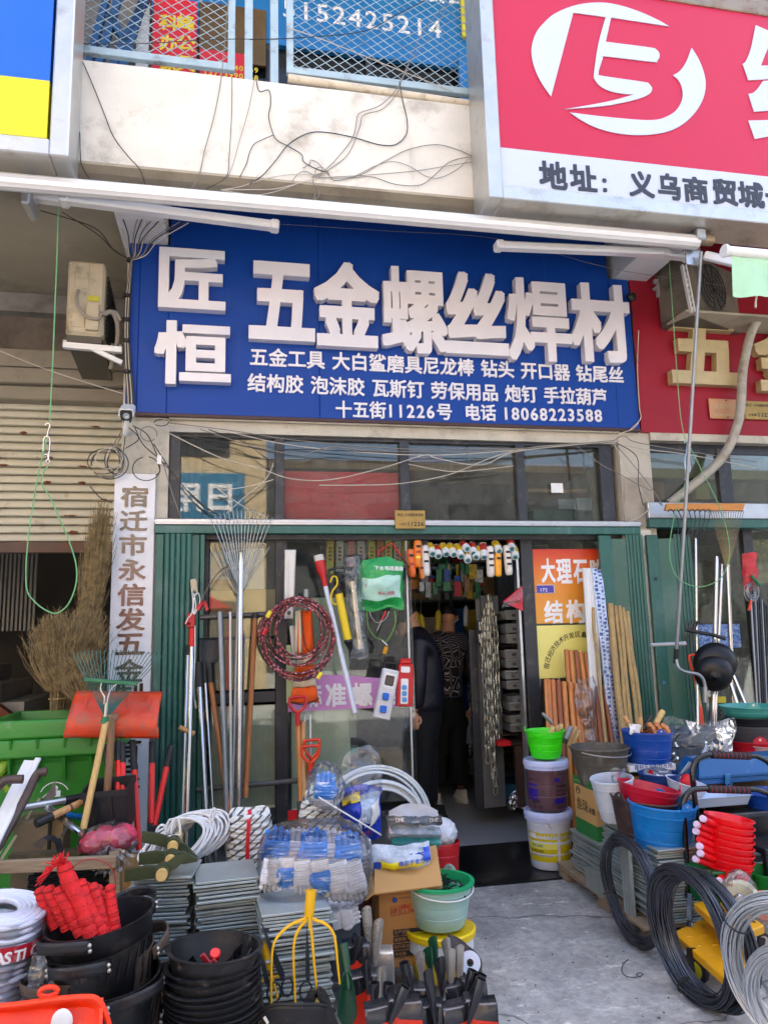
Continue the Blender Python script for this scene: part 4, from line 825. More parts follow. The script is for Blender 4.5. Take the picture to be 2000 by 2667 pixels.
g=G();g.tube(curve([P(860,1517,-.23),P(866,1502,-.23),P(876,1504,-.23),P(878,1522,-.22),P(866,1540,-.23),P(862,1560,-.22),P(870,1574,-.22),P(878,1572,-.22)],5),.006,7);build('yellow_hook',g,M('yellow_gun'),o)
o=T('caulking_gun','silver caulking gun wrapped in clear plastic film','caulking gun',P(940,1700,-.2));a,b_=P(918,1515,-.2),P(938,1690,-.22)
build('barrel',G().tube([a,b_],.022,16),M('satin_gold_tube','c9b79c',r=.25,m=.8),o);g=G();g.tube(curve([P(905,1480,-.2),P(896,1458,-.2),P(902,1450,-.2),P(930,1447,-.2),P(938,1452,-.2),P(939,1468,-.2),P(922,1480,-.2),P(916,1512,-.2)],5),.009,8);build('handle',g,black,o)
g=G();g.sheet(lambda u,v:wob(P(893+u*45+v*22,1450+v*265,-.22)+V((0,-.05*sin(pi*u)-.0,0)),.016,22,3),14,30);build('wrapper',g,film_thick,o)
gb=T('green_bag','green plastic bag with a pale printed window hung on the middle pane','bag',P(990,1590,-.2));grm=M('green_bag_film','1f9346',r=.28,v=.15,s=14,b=.7,bs=30)
def bagf(u,v,Y=-.19,o_=0.):return wob(P(936+u*108-6*v*(1-u)+4*v+8*u*(1-v),1462-6*sin(pi*u)+v*128+5*sin(5*u)*v,Y)+V((0,-.085*(sin(pi*u)*sin(pi*min(1,v+.1)))**.7+o_,0)),.02,12,1)
g=G();g.sheet(lambda u,v:bagf(u,v),18,18);g.sheet(lambda u,v:bagf(u,v,-.17,.0)+V((0,.02,0)),6,6);build('bag',g,grm,gb)
g=G();g.sheet(lambda u,v:bagf(.05+.88*u,.34+.44*v+.03*sin(4*u),-.19,-.003),16,10);build('window',g,M('pale_mint_print','a9d2c2',r=.3,v=.06,b=.5,bs=30),gb)
for txt,uy,hh,mt,ux in(('下水道疏通器',.22,.034,ink_w,.30),('强力疏通',.56,.03,M('magenta_print','b03a5a'),.1),('省事快捷',.72,.03,M('magenta_print'),.36)):
 q=bagf(ux,uy,-.19,-.014);g=G();text_on(g,txt,q,(1,0,-.03),(0,0,hh),bold=.015);build('lettering',g,mt,gb,ang=0)
o=T('wire_saw_bow','red bow shaped hanger above the green bag','hanger',P(1020,1460,-.2));build('frame',G().tube([P(985,1448,-.2),P(986,1437,-.2),P(1020,1414,-.2),P(1064,1475,-.2)],.006,8),redp,o);build('tip',G().tube([P(1043,1447,-.2),P(1066,1478,-.2)],.0066,8),black,o)
tag(build('cable_lock',G().tube(curve([P(955,1592,-.2),P(958,1630,-.2),P(975,1658,-.2),P(996,1668,-.2),P(1005,1672,-.2),P(1020,1650,-.2),P(1030,1620,-.2),P(1027,1590,-.2)],6),.0055,8),M('olive_cable','4f7a2a',r=.4)),'green cable loop hanging under the green bag','cable')
o=T('padlock','brass padlock hanging at the bottom of the green cable loop','padlock',P(1005,1703,-.2));build('body',G().bar(P(1006,1684,-.2),P(1000,1704,-.2),.03,.02,up=(0,1,0),bev=.003),M('yellow_brass','b07d1d',r=.35,m=.6),o);build('barrel',G().tube([P(993,1668,-.21),P(1008,1682,-.21)],.01,10),chrome,o)
tag(build('wire_loop',G().tube(curve([P(962,1592,-.18),P(970,1612,-.18),P(985,1622,-.18),P(1004,1612,-.18),P(1013,1592,-.18)],6),.003,6),wirem),'thin steel wire loop under the green bag','wire')
pole('screwdriver','small red handled tool hanging under the green bag','tool',P(1005,1592,-.19),P(982,1643,-.19),.003,wirem,caps=[(0,.45,.007,redp,'handle')])
def rbox(name,x0,y0,x1,y1,w,d,Y,mt,par,dd=0.):
 a,b_=P(x0,y0,Y),P(x1,y1,Y);g=G();g.bar(a+V((0,dd,0)),b_+V((0,dd,0)),d,w,up=(1,0,0),bev=.006);return build(name,g,mt,par)
wb=T('socket_box','white tilted site socket box with two blue sockets','socket box',P(995,1870,-.22));rbox('body',1018,1744,992,1872,.112,.06,-.22,M('white_grey_plastic','c4c4c6',r=.4),wb)
bluep=M('bright_blue_plastic','0c5fc0',r=.4)
for x,y in((1004,1815),(998,1848)):
 q=P(x,y,-.255);g=G();g.bar(q+V((.004,0,.024)),q+V((-.004,0,-.022)),.03,.042,up=(1,0,0),bev=.005);build('socket',g,bluep,wb)
rbox('window',1017,1760,1012,1786,.06,.008,-.254,M('brown_breaker','3a2a26',r=.2),wb);rbox('window_frame',1019,1752,1010,1794,.085,.004,-.251,white,wb)
build('handle',G().tube([P(1000,1742,-.22),P(1003,1726,-.22),P(1033,1728,-.22),P(1032,1748,-.22)],.008,8),black,wb)
rbx=T('socket_box','red upright site socket box with a white socket strip','socket box',P(1053,1840,-.22));rbox('body',1055,1755,1052,1840,.112,.06,-.22,redp,rbx)
g=G();g.bar(P(1041,1757,-.22),P(1042,1730,-.22),.025,.05,bev=.006);g.bar(P(1071,1757,-.22),P(1070,1730,-.22),.025,.05,bev=.006);g.bar(P(1041,1724,-.22),P(1071,1722,-.22),.05,.04,bev=.01);build('handle',g,redp,rbx)
rbox('upper_block',1056,1730,1055,1762,.1,.062,-.222,redp,rbx);rbox('label',1056,1736,1055.5,1752,.062,.004,-.256,white,rbx);rbox('strip',1054,1768,1052,1834,.052,.006,-.254,white,rbx)
for y in(1791,1807,1823):rbox('socket',1053.3,y-6,1053,y+6,.032,.006,-.259,M('pale_blue_plastic','4d8fc8',r=.4),rbx)
rg=random.Random(8)
for i,(x,c,c2)in enumerate(((860,'c9b422','yellow'),(885,'c4b9a8','pale'),(915,'c64a3a','red'),(940,'b9a79a','faded pink'),(968,'d3bd20','yellow'),(990,'c9782a','amber'),(1012,'d6bf1e','bright yellow'),(1035,'c9b7a2','cream'),(1056,'d4c11f','lemon yellow'))):
 o=T('sealant_card',f'{c2} hanging pack of sealant, {("first", "second", "third", "fourth", "fifth", "sixth", "seventh", "eighth", "ninth")[i]} from the left above the middle pane','sealant pack',P(x,1480,.1),'sealant packs behind the glass')
 g=G();g.bar(P(x,1408,.1),P(x+rg.uniform(-2,3),1484+rg.uniform(-12,14),.1),.02,.055,up=(1,0,0),bev=.005);build('pack',g,M('pack_'+c,c,r=.35,v=.15,s=20),o)
 g=G();[rect_g(g,x-4,1424+k*10,x+4,1430+k*10,.085)for k in range(4)];build('print',g,M('pack_print','8d3a1c',r=.5),o,ang=0,kind='stuff')
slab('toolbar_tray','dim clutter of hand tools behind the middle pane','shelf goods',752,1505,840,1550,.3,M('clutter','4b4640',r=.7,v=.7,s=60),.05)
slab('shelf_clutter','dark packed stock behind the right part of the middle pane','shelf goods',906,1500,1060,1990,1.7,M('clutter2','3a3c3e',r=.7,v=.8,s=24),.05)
YD=-.05
def pack(x0,y0,x1,y1,w,c,label,txt=None,n=1):
 o=T('foam_pack',label,'foam pack',P(x1,y1,YD),'packs hanging over the doorway');a,b_=P(x0,y0,YD),P(x1,y1,YD)
 g=G();L_=(b_-a);pts_=[a+L_*t for t in(0,.03,.1,.5,.9,.97,1)];g.tube(pts_,[w*k for k in(.5,.85,1,1.02,1,.85,.6)],14);build('roll',g,M('foam_'+c,c,r=.32,v=.14,s=25,b=.5,bs=60),o)
 if txt:
  for k in range(txt):
   q=a.lerp(b_,.22+.6*k/max(1,txt));g=G();s2=w*.55;g.box(q.x-s2,q.x+s2,q.y-w-.004,q.y-w*.8,q.z-.012,q.z+.004);build('print',g,(ink,ink_r,ink_y)[k%3]if c!='cfcac4' else ink,o,ang=0)
 return o
pack(1068,1430,1074,1504,.028,'d9631b','orange foam pack partly behind the glass edge, lowest left',2)
pack(1088,1407,1086,1478,.03,'e07a1a','tall orange and yellow foam pack at the left of the doorway',3)
pack(1106,1420,1110,1500,.03,'cfcac4','white foam pack next to the tall orange one',2)
pack(1096,1470,1100,1508,.02,'c9742a','amber foam pack hanging under the tall orange one',1)
pack(1275,1422,1278,1503,.029,'cfcac4','white foam pack with black print left of the orange one on the right',3)
pack(1296,1440,1297,1502,.027,'e39a18','orange foam pack between the two white ones on the right',1)
pack(1318,1420,1326,1498,.029,'cfcac4','white foam pack hanging nearest the right door post',3)
def roller(x,y,x2,y2,label):
 o=T('paint_roller',label,'paint roller',P(x2,y2,YD-.02),'paint rollers hanging over the doorway');a,b_=P(x,y,YD+.06),P(x2,y2,YD-.03);d=(b_-a).normalized()
 g=G();g.tube([a,a+d*.006,b_-d*.006,b_],[.024,.029,.029,.025],16);build('sleeve',g,M('roller_fleece','c6cbca',r=.9,v=.25,s=38,b=.5),o)
 g=G();g.tube([b_-d*.002,b_+d*.002],.017,12);build('core',g,M('teal_core','2f6f7c',r=.5),o);g=G();g.tube([a.lerp(b_,.15)+V((0,-.0,.002)),a.lerp(b_,.6)+V((0,-.004,.002))],.0305,14);build('wrapper',g,M('yellow_wrapper','c9a824',r=.4,v=.4,s=40)if rg.random()<.6 else M('red_wrapper','a8342c',r=.4,v=.4,s=40),o)
for i,(x,y,x2,y2,lb_)in enumerate(((1118,1420,1127,1443,'first from the left'),(1134,1424,1142,1449,'second from the left'),(1152,1420,1163,1444,'third from the left'),(1170,1420,1182,1445,'fourth from the left'),(1188,1422,1201,1450,'fifth from the left'),(1204,1416,1217,1430,'topmost, tilted forward'),(1212,1440,1219,1460,'lowest one under the topmost'),(1228,1418,1233,1442,'with a yellow band left of the white packs'),(1242,1428,1240,1452,'half hidden behind its neighbour'),(1257,1418,1261,1452,'fattest one beside the white pack'),(1288,1414,1300,1436,'lying over the orange pack'),(1328,1410,1333,1430,'at the right door post, upper'),(1338,1428,1342,1452,'at the right door post, lower'))):
 roller(x,y,x2,y2,'teal striped paint roller over the doorway, '+lb_)
o=T('triangle_bag','red triangular warning sign in a clear bag at the right door post','bag',P(1340,1600,0));g=G()
q=[P(1308,1568,-.03),P(1357,1527,-.03),P(1360,1592,-.03)];g.add([a+V((0,-.02,0))for a in q]+[a+V((0,.01,0))for a in q],[(0,1,2),(5,4,3),(0,3,4,1),(1,4,5,2),(2,5,3,0)]);build('sign',g,M('vivid_red_cloth','c01730',r=.35,v=.2,s=20,b=.4,bs=40),o)
g=G();[g.bar(P(1318+k*5,1571-k,-.053),P(1321+k*5,1570-k,-.053),.012,.002,up=(0,1,0))for k in range(6)];build('print',g,ink,o,ang=0)
g=G();g.sheet(lambda u,v:wob(P(1304+u*57,1575-48*u+v*(10+30*u),-.06),.012,25,2),12,10);build('wrapper',g,film,o)
def stick(x0,y0,x1,y1,w,mt,label,name='ash_stick',cat='tool handle',group='wooden tool handles at the right glass',Yt=-.1,Yb=-.3):
 a,b_=P(x0,y0,Yt),P(x1,y1,Yb);b_=b_+(b_-a)*((b_.z-GZ-.01)/(a.z-b_.z));r_=w/2*(P(x0+1,y0,Yt)-P(x0,y0,Yt)).x
 g=G();d=(b_-a).normalized();g.tube([a,a+d*.008,a.lerp(b_,.5),b_],[r_*.8,r_,r_*1.04,r_],10);return tag(build(name,g,mt),label,cat,group)
hm=[M('honey_handle','b06a30',r=.42,v=.2,s=8,st=(6,6,.7)),M('amber_handle','c17a3a',r=.4,v=.2,s=8,st=(6,6,.7)),M('brown_handle','8a4a28',r=.45,v=.2,s=8,st=(6,6,.7))]
ord_=('first','second','third','fourth','fifth','sixth','seventh','eighth')
for i,(x,y)in enumerate(((1474,1692),(1486,1694),(1499,1694),(1512,1697),(1525,1700),(1535,1703),(1546,1708))):
 stick(x,y,x+10+i*2,y+130,11,hm[(0,1,2,1,0,1,0)[i]],f'taller orange tool handle, {ord_[i]} from the left in the upper bundle',Yt=-.1,Yb=-.16)
for i,(x,y)in enumerate(((1420,1770),(1427,1770),(1439,1771),(1453,1772),(1468,1776),(1485,1778),(1499,1781))):
 stick(x,y,x+9+i*.7,y+170,13 if i else 8,hm[(1,0,0,2,1,1,0)[i]],f'shorter orange tool handle, {ord_[i]} from the left in the lower bundle',Yt=-.18,Yb=-.3)
for i,(x,y,k)in enumerate(((1538,1788,0),(1550,1786,2),(1562,1789,2),(1571,1784,2))):
 stick(x,y,x+14+i*4,y+170,(9,12,8,11)[i],hm[k],f'dark brown tool handle, {ord_[i]} from the left beside the wrapped bundle',Yt=-.18,Yb=-.3)
o=T('wrapped_bundle','bundle of tool handles wrapped in creased clear plastic','wrapped bundle',P(1530,1945,-.3))
for k in range(4):a,b_=P(1508+k*9,1800,-.2),P(1520+k*10,1950,-.3);build('handle',G().tube([a,b_],.016,8),hm[k%3],o)
g=G();g.sheet(lambda u,v:wob(P(1500+u*46+8*v,1766+v*180,-.25)+V((.03*sin(6*v)*(u-.5),-.06*sin(pi*u),0)),.03,14,4),20,36);build('wrapper',g,film_thick,o)
for i,(x0,x1,xb0,w,lb_)in enumerate(((1515,1536,1545,18,'left one of the two white plastic trunking strips'),(1532,1545,1560,14,'right one of the two white plastic trunking strips'))):
 a,b_=P((x0+x1)/2,1480,-.07),P(xb0+10,1950,-.24);g=G();g.bar(a,b_,.022,w*.0029,up=(1,0,0),bev=.003);g.bar(a+V((-.012,-.013,0)),b_+V((-.012,-.013,0)),.006,.006,up=(1,0,0));tag(build('trunking_strip',g,white),lb_,'trunking')
scm=M('blue_print_film','3c4b86',r=.4)
for i,(x,lb_)in enumerate(((1547,'left one'),(1560,'right one'))):
 o=T('wrapped_profile',f'silver profile in blue printed film, {lb_} of the pair','profile',P(x+55,1960,-.28),'printed silver profiles');a,b_=P(x,1480+i*4,-.08),P(x+52,1960,-.27);build('profile',G().bar(a,b_,.02,.042,up=(1,0,0),bev=.003),M('silver_profile','b3b9c6',r=.25,m=.5),o)
 g=G();r2=random.Random(i);d=b_-a
 for k in range(44):
  q=a+d*((k+.5)/44)+V((r2 .uniform(-.008,.008),-.0125,0));w_=r2 .uniform(.003,.012);h_=r2 .uniform(.003,.012);g.box(q.x-w_,q.x+w_,q.y-.001,q.y,q.z-h_,q.z+h_)
 build('print',g,scm,o,ang=0,kind='stuff')
bam=M('bamboo_cane','a48a5a',r=.6,v=.22,s=7,dirt='7b6540',da=.35,ds=9)
def cane(x0,y0,x1,y1,w,label):
 a,b_=P(x0,y0,-.12),P(x1,y1,-.34);b_=b_+(b_-a)*((b_.z-GZ-.01)/(a.z-b_.z));r_=w/2*.0026;rr_=random.Random(int(x0*7));pts_=[a.lerp(b_,t/10)+V((rr_.uniform(-.006,.006),0,0))for t in range(11)]
 g=G();g.tube(pts_,[r_*(1+rr_.uniform(-.06,.1))for _ in pts_],10);tag(build('wooden_cane',g,bam),label,'cane','rough wooden canes')
for i,(x0,y0,x1,y1,w)in enumerate(((1543,1583,1580,1960,9),(1588,1573,1625,1965,18),(1602,1578,1640,1960,11),(1613,1578,1650,1960,12),(1623,1583,1668,1960,12),(1632,1593,1680,1960,13))):
 cane(x0,y0,x1,y1,w,('thin rough cane crossing the printed profiles','thickest rough cane, leftmost of the five','thin rough cane right of the thickest one','rough cane in the middle of the group','rough cane with a knot, second from the right','rough cane nearest the green door')[i])
def mpp(x,y,Y):return(P(x+1,y,Y)-P(x,y,Y)).length
def pail(name,label,cat,cx,cy,Y,rpx,hpx,mt,ratio=.72,ears=(),bail=None,tilt=(0,0,0),rimw=.03,inner=None,group=None,wall=.004,sq=1.):
 """round tapered vessel: photo centre and half width of its rim on plane Y, height in photo pixels"""
 k=mpp(cx,cy,Y);R=rpx*k;H=hpx*k;rb_=R*ratio;o=T(name,label,cat,(0,0,0),group)
 pr=[(0,.004),(rb_*.96,.004),(rb_,.012)]+[(rb_+(R-rb_)*t+(.0018 if i%2 else 0),H*t)for i,t in enumerate((.2,.3,.31,.5,.55,.56,.78,.8,.81,.95))]+[(R,H*.955),(R+R*rimw,H*.965),(R+R*rimw,H*.99),(R+R*rimw*.5,H),(R-wall,H),(R-wall*1.5,H*.95),(rb_-wall,.02),(0,.02)]
 g=G();g.lathe(pr,40,sy=sq);build('body',g,mt,o,ang=30)
 for a in ears:
  m_=Matrix.Rotation(rad(a),4,'Z')@Matrix.Translation((R+R*rimw*.3,0,H*.99));e=R*.2
  g=G();g.prism([(e*1.15,0),(e,.35*e),(e*.8,e*.75),(e*.4,e*1.05),(0,e*1.15),(-e*.4,e*1.05),(-e*.8,e*.75),(-e,.35*e),(-e*1.15,0)],.005,m_@Matrix(((0,0,1,-.002),(1,0,0,0),(0,1,0,-e*.1),(0,0,0,1))));er=build('ear',g,mt,o)
  g=G();g.lathe([(0,0),(e*.2,0),(e*.2,.008)],10,m_@Matrix.Translation((-.004,0,e*.55))@aim((1,0,0)).to_4x4());build('rivet',g,alu,er)
 if bail:
  a,drop,bm_=bail;c_=[V((cos(t)*(R*1.05),sin(t)*R*1.05*cos(rad(drop)),H*.93-sin(t)*R*1.05*sin(rad(drop))))for t in[pi*i/16 for i in range(17)]]
  g=G();g.tube([Matrix.Rotation(rad(a),3,'Z')@q for q in c_],.003,6);build('bail',g,bm_,o)
 rim=P(cx,cy,Y);m_=(Matrix.Rotation(rad(tilt[2]),3,'Z')@Matrix.Rotation(rad(tilt[0]),3,'X')@Matrix.Rotation(rad(tilt[1]),3,'Y'))
 place(o,rim-m_@V((0,0,H)),m_);return o,R,H
plate_cache={}
def plates(cx,cy,Y,wpx,n,label,dpx=None,rot=0.,step=.0125,lean=0.,top_label=None,thick=.0085,jit=.012,seed=1,botZ=None,ex=None):
 """a stack of thin square steel plates: every plate is its own object"""
 k=mpp(cx,cy,Y);w_=wpx*k/2;c_=P(cx,cy,Y);rr_=random.Random(seed);key=(round(w_,3),thick)
 if key not in plate_cache:
  g=G();d_=(dpx or wpx)*k/2;g.box(-w_,w_,-d_,d_,0,thick,bev=.0012);plate_cache[key]=None
  src=build('steel_plate',g,galv);plate_cache[key]=src;first=True
 src=plate_cache[key];used=src.get('label')is not None
 n=min(n,int((c_.z-(botZ or GZ+.004))/step)+1)
 for i in range(n):
  big=rr_.random()<.15
  o=dup(src)if(used or i)else src
  place(o,(c_.x+rr_.gauss(0,jit)*(1.6 if big else 1)+lean*i*step,c_.y+rr_.gauss(0,jit),c_.z-thick-i*step),(rr_.gauss(0,.006),rr_.gauss(0,.006),rad(rot)+rr_.gauss(0,.02)))
  tag(o,(top_label if(i==0 and top_label)else label),'steel plate','galvanised plates, '+label.split(' in ')[-1]if i or not top_label else 'topmost galvanised plates')
def ringcoil(name,label,cat,c,rx,rz,n,wr,mt,yaw=0.,tilt=0.,spread=.03,seed=1,group=None,tie=None,seg=44,oval=0.):
 """coil of wire standing upright: n turns in one part per band, each turn a closed tube"""
 o=T(name,label,cat,(0,0,0),group);rr_=random.Random(seed);g=G()
 for i in range(n):
  a=2*pi*i/n*3.3;dr=spread*.5*cos(a)*rr_.uniform(.3,1);dy=spread*.55*sin(a)*rr_.uniform(.3,1);ph=rr_.uniform(0,6)
  g.tube([V(((rx+dr+.004*sin(2*t+ph))*cos(t),dy+.004*sin(3*t+ph),(rz+dr+.004*cos(2*t+ph))*sin(t)))for t in[2*pi*k/seg for k in range(seg)]],wr,5,close=True)
 build('winding',g,mt,o,kind='stuff')
 for t in(tie or()):
  q=V((rx*cos(rad(t)),0,rz*sin(rad(t))));d=V((-sin(rad(t)),0,cos(rad(t))));g=G();n_=q.normalized();s2=spread*.62
  g.tube([q+n_*s2*cos(u)+V((0,1,0))*s2*sin(u)for u in[2*pi*k/12 for k in range(12)]],.0035,5,close=True);build('tie',g,black,o)
 place(o,c,Matrix.Rotation(rad(yaw),3,'Z')@Matrix.Rotation(rad(tilt),3,'X'));return o
binm=M('green_bin_plastic','2c7a22',r=.42,v=.1,s=4,dirt='3f6a35',da=.25,ds=4)
def wheelie(label,y,cx,w,d,ztop_,zb_,Y0):
 o=T('wheelie_bin',label,'bin',(cx,Y0,zb_),'nested green bins');g=G();wt=w/2;dt=d/2
 def ringq(s_,z):return[(cx-wt*s_,Y0-dt*s_,z),(cx+wt*s_,Y0-dt*s_,z),(cx+wt*s_,Y0+dt*s_,z),(cx-wt*s_,Y0+dt*s_,z)]
 lv=[(.78,zb_),(.9,ztop_-.13),(.97,ztop_-.1),(1.0,ztop_-.1),(1.03,ztop_-.09),(1.03,ztop_-.012),(1.0,ztop_),(.93,ztop_),(.92,ztop_-.01),(.74,zb_+.1)]
 vs=[];[vs.extend(ringq(s_,z))for s_,z in lv];fs=[(i*4+j,i*4+(j+1)%4,i*4+4+(j+1)%4,i*4+4+j)for i in range(len(lv)-1)for j in range(4)]+[(3,2,1,0),tuple(len(lv)*4-4+j for j in range(4))]
 g.add(vs,fs);bd=build('body',g,binm,o,ang=40);md=bd.modifiers.new('b','BEVEL');md.width=.012;md.segments=2;md.limit_method='ANGLE'
 for k in(-.62,-.22,.2,.6):
  g=G();g.prism([(0,0),(0,-.13),(.012,-.13),(.055,0)],.012,Matrix.Translation((cx+wt*k,Y0-dt*.92,ztop_-.1))@Matrix(((0,0,1),(-1,0,0),(0,1,0))).to_4x4());build('rib',g,binm,o)
 return o
bk=mpp(150,1900,-.55);bx=P(166,1900,-.55).x
wheelie('upper green wheelie bin holding dried grass brooms',0,bx,.66,.6,P(60,1876,-.83).z,.40,-.55)
bo=wheelie('lower green wheelie bin with a white litter symbol on its front',0,bx,.67,.61,P(60,1926,-.83).z,GZ,-.55)
g=G();bf=-.55-.305*.84;q=P(143,2075,bf)
for k in range(12):t0,t1=rad(25+k*11),rad(36+k*11);g.bar(q+V((.075*cos(t0),-.012,.075*sin(t0))),q+V((.075*cos(t1),-.012,.075*sin(t1))),.008,.004)
g.sph(q+V((.005,-.012,.045)),.013,10,6,(1,.3,1));g.box(q.x-.012,q.x+.03,q.y-.014,q.y-.008,q.z+.0,q.z+.032);g.bar(q+V((-.035,-.012,.02)),q+V((-.06,-.012,0)),.006,.004);build('litter_symbol',g,ink_w,bo)
g=G();g.tube(curve([P(28,1935,-.75),P(22,1975,-.8),P(0,2010,-.85),P(-20,2030,-.85)],5),.028,10);g.tube(curve([P(-10,1990,-.8),P(8,2030,-.82),P(24,2060,-.82)],5),.02,10);tag(build('bin_pull_bar',g,M('lime_plastic','7c9a1e',r=.5,v=.15)),'lime green plastic handle sticking out left of the bins','tool handle')
straw=M('dried_grass','84704a',r=.9,v=.6,s=30,dirt='4c3a22',da=.5,ds=16)
def broom(label,stem,fan,spread,n,Y,seed):
 """dried grass broom: thin blades from the tied waist up to an uneven head"""
 o=T('grass_broom',label,'broom',P(*stem[1],Y),'dried grass brooms');rr_=random.Random(seed);g=G();a=P(*stem[1],Y);w0=P(*stem[0],Y);top=P(*fan,Y);d=top-w0;L_=d.length;dn=d.normalized();sd_=dn.cross(V((0,1,0))).normalized()
 for i in range(n):
  u=rr_.gauss(0,.38);v=rr_.gauss(0,.35);ln=L_*rr_.uniform(.3,.9)**.7*(1.12-.3*abs(u));s0=w0+sd_*u*.05+V((0,v*.05,0));e=w0+dn*ln+sd_*(u*spread*(ln/L_)**.9)+V((0,v*spread*.5,0));mid=s0 .lerp(e,.5)+sd_*u*spread*.12
  q=[s0,mid,e+V((rr_.gauss(0,.03),rr_.gauss(0,.025),rr_.uniform(-.05,.03)))];w_=rr_.uniform(.0012,.0032)
  for k in range(2):
   p0,p1=q[k],q[k+1];wd=sd_*w_*(1-.35*k);g.add([p0-wd,p0+wd,p1+wd*.7,p1-wd*.7],[(0,1,2,3)])
  for k in range(2):
   t=rr_.uniform(.4,1);b0=q[1].lerp(q[2],t);b1=b0+dn*rr_.uniform(.02,.06)+sd_*rr_.uniform(-.045,.045)+V((0,rr_.uniform(-.03,.03),0));g.add([b0-sd_*.0015,b0+sd_*.0015,b1],[(0,1,2)])
 build('bristle',g,straw,o,ang=0,kind='stuff')
 g=G()
 for i in range(60):u,v=rr_.gauss(0,.5)*.045,rr_.gauss(0,.5)*.04;g.bar(a+sd_*u*.8+V((0,v,0)),w0+sd_*u+V((0,v,0)),.006,.006)
 build('stem_bundle',g,straw,o,ang=0,kind='stuff');g=G();q=a.lerp(w0,.6);g.tube([q+sd_*.05*cos(t)+V((0,.045*sin(t),0))for t in[2*pi*k/12 for k in range(12)]],.004,5,close=True);build('tie',g,M('straw_tie','a08a60',r=.8),o)
broom('broad grass broom leaning left out of the upper bin',((152,1800),(148,1850)),(158,1600),.25,1500,-.52,1)
broom('grass broom standing behind the fan rake in the upper bin',((195,1795),(190,1850)),(222,1590),.2,1300,-.45,2)
broom('tall narrow grass broom reaching up beside the name board',((215,1770),(205,1850)),(268,1312),.075,1500,-.25,3)
broom('low ragged grass broom drooping over the rim of the upper bin',((225,1830),(220,1860)),(185,1700),.2,500,-.62,4)
so=T('snow_scoop','scratched orange steel scoop standing blade up in front of the name board','scoop',P(270,2150,-1.0));scm_=M('scratched_orange_paint','c23a14',r=.38,v=.18,s=9,dirt='7d5a4c',da=.42,ds=13);Ysc=-.96
def scf(u,v):return P(176+u*240+(-4+8*u)*0-(1-v)*0+v*(-4+0*u),1800+v*118,Ysc)+V((0,.07*((2*u-1)**2)*0-.11*sin(pi*min(1,v*1.02))*1+.03*(1-v),.006*sin(u*pi*9)*(1-v)**2))
def scf2(u,v):
 x=190+u*230-(10*v+12*v*v if u<.03 else 0)+(-12*v if u>.97 else 0);q=P(x,1802+v*118+2*u,Ysc);return q+V((0,.10*(v-.75)**2*2.2-.05+.012*math.cos(u*pi*8)*max(0,.6-v),0))
g=G();g.sheet(scf2,32,14);q=build('blade',g,scm_,so);q.modifiers.new('s','SOLIDIFY').thickness=.006
g=G();
for k in range(4):x=214+k*50+(14 if k>1 else 0);g.sheet(lambda u,v:scf2((x-190+u*18*(1-v)+9*v)/230,.1+v*.3)+V((0,-.009,0)),3,5)
build('rib',g,scm_,so)
g=G();g.tube([P(295,1858,-1.0),P(292,1875,-1.0)],.03,12);build('socket',g,M('rusty_socket','9c7a63',r=.6,m=.3),so)
build('shaft',G().tube([P(293,1868,-1.01),P(272,2170,-1.15)],.019,10),M('brown_shaft','7d5a3a',r=.6,v=.25,st=(8,8,1)),so)
frk,fp=fan_rake('leaf_rake','green fan leaf rake with a pale wooden shaft before the orange scoop',(278,1862),((193,1712),(300,1706),(418,1714)),24,-1.1,-1.04,greenm,[P(276,1880,-1.12),P(217,2160,-1.3)],.0165,M('pale_bamboo_shaft','bd9a5c',r=.5,v=.2,s=9,st=(8,8,1)),hook=.05,w=.0022)
g=G();g.bar(P(218,1770,-1.1),P(358,1782,-1.1),.02,.03,up=(0,1,0),bev=.004);build('cross_bar',g,M('dark_green_bar','1f6a44',r=.4),frk)
g=G();g.bar(P(278,1830,-1.12),P(274,1868,-1.12),.012,.035,up=(0,1,0),bev=.004);build('ferrule',g,M('cream_metal','c9c0a6',r=.4),frk);build('collar',G().tube([P(275,1868,-1.12),P(272,1885,-1.12)],.021,12),M('dark_green_bar'),frk)
for k in(-1,1):g=G();g.tube(curve([P(275+k*4,1835,-1.12),P(277+k*5,1815,-1.12),P(288+(k-1)*12+k*2,1796,-1.11),P(266+(k+1)*23,1776,-1.11)],4),.004,6);build('stay_wire',g,wirem,frk)
cut=M('cutter_steel','2b2c30',r=.4,m=.5)
def cutter(label,legs,Y,jaw):
 o=T('bolt_cutter',label,'bolt cutter',P(*jaw,Y-.15),'bolt cutters')
 for(x0,y0,x1,y1)in legs:
  a,b_=P(x0,y0,Y),P(x1,y1,Y-.12);build('grip',G().tube([a,a+(b_-a)*.02,a.lerp(b_,.28)],[.015,.018,.0175],10),blackr,o);build('handle',G().tube([a.lerp(b_,.275),b_],.0155,10),handlered,o)
 j=P(*jaw,Y-.15);j.z=GZ;mid=P((legs[0][2]+legs[1][2])/2,(legs[0][3]+legs[1][3])/2,Y-.12);g=G();g.bar(mid,j,.03,.06,up=(0,1,0),bev=.006);build('jaw',g,cut,o,ang=0)
cutter('largest red bolt cutter opened in a V before the folded door',((397,1930,394,2145),(446,1942,402,2150)),-.8,(385,2225))
cutter('red bolt cutter standing directly behind the black crate',((307,1930,308,2120),(318,1934,322,2130)),-1.0,(335,2190))
cutter('red bolt cutter with its handles apart behind the black crate',((275,1940,300,2150),(345,1928,362,2215)),-.95,(350,2260))
bc=T('plastic_crate','tilted black square plastic crate above the pink twine bag','crate',P(295,2160,-1.2));crm=M('worn_black_plastic','1d1d20',r=.55,v=.25,s=9,dirt='3c3a3a',da=.3,ds=8)
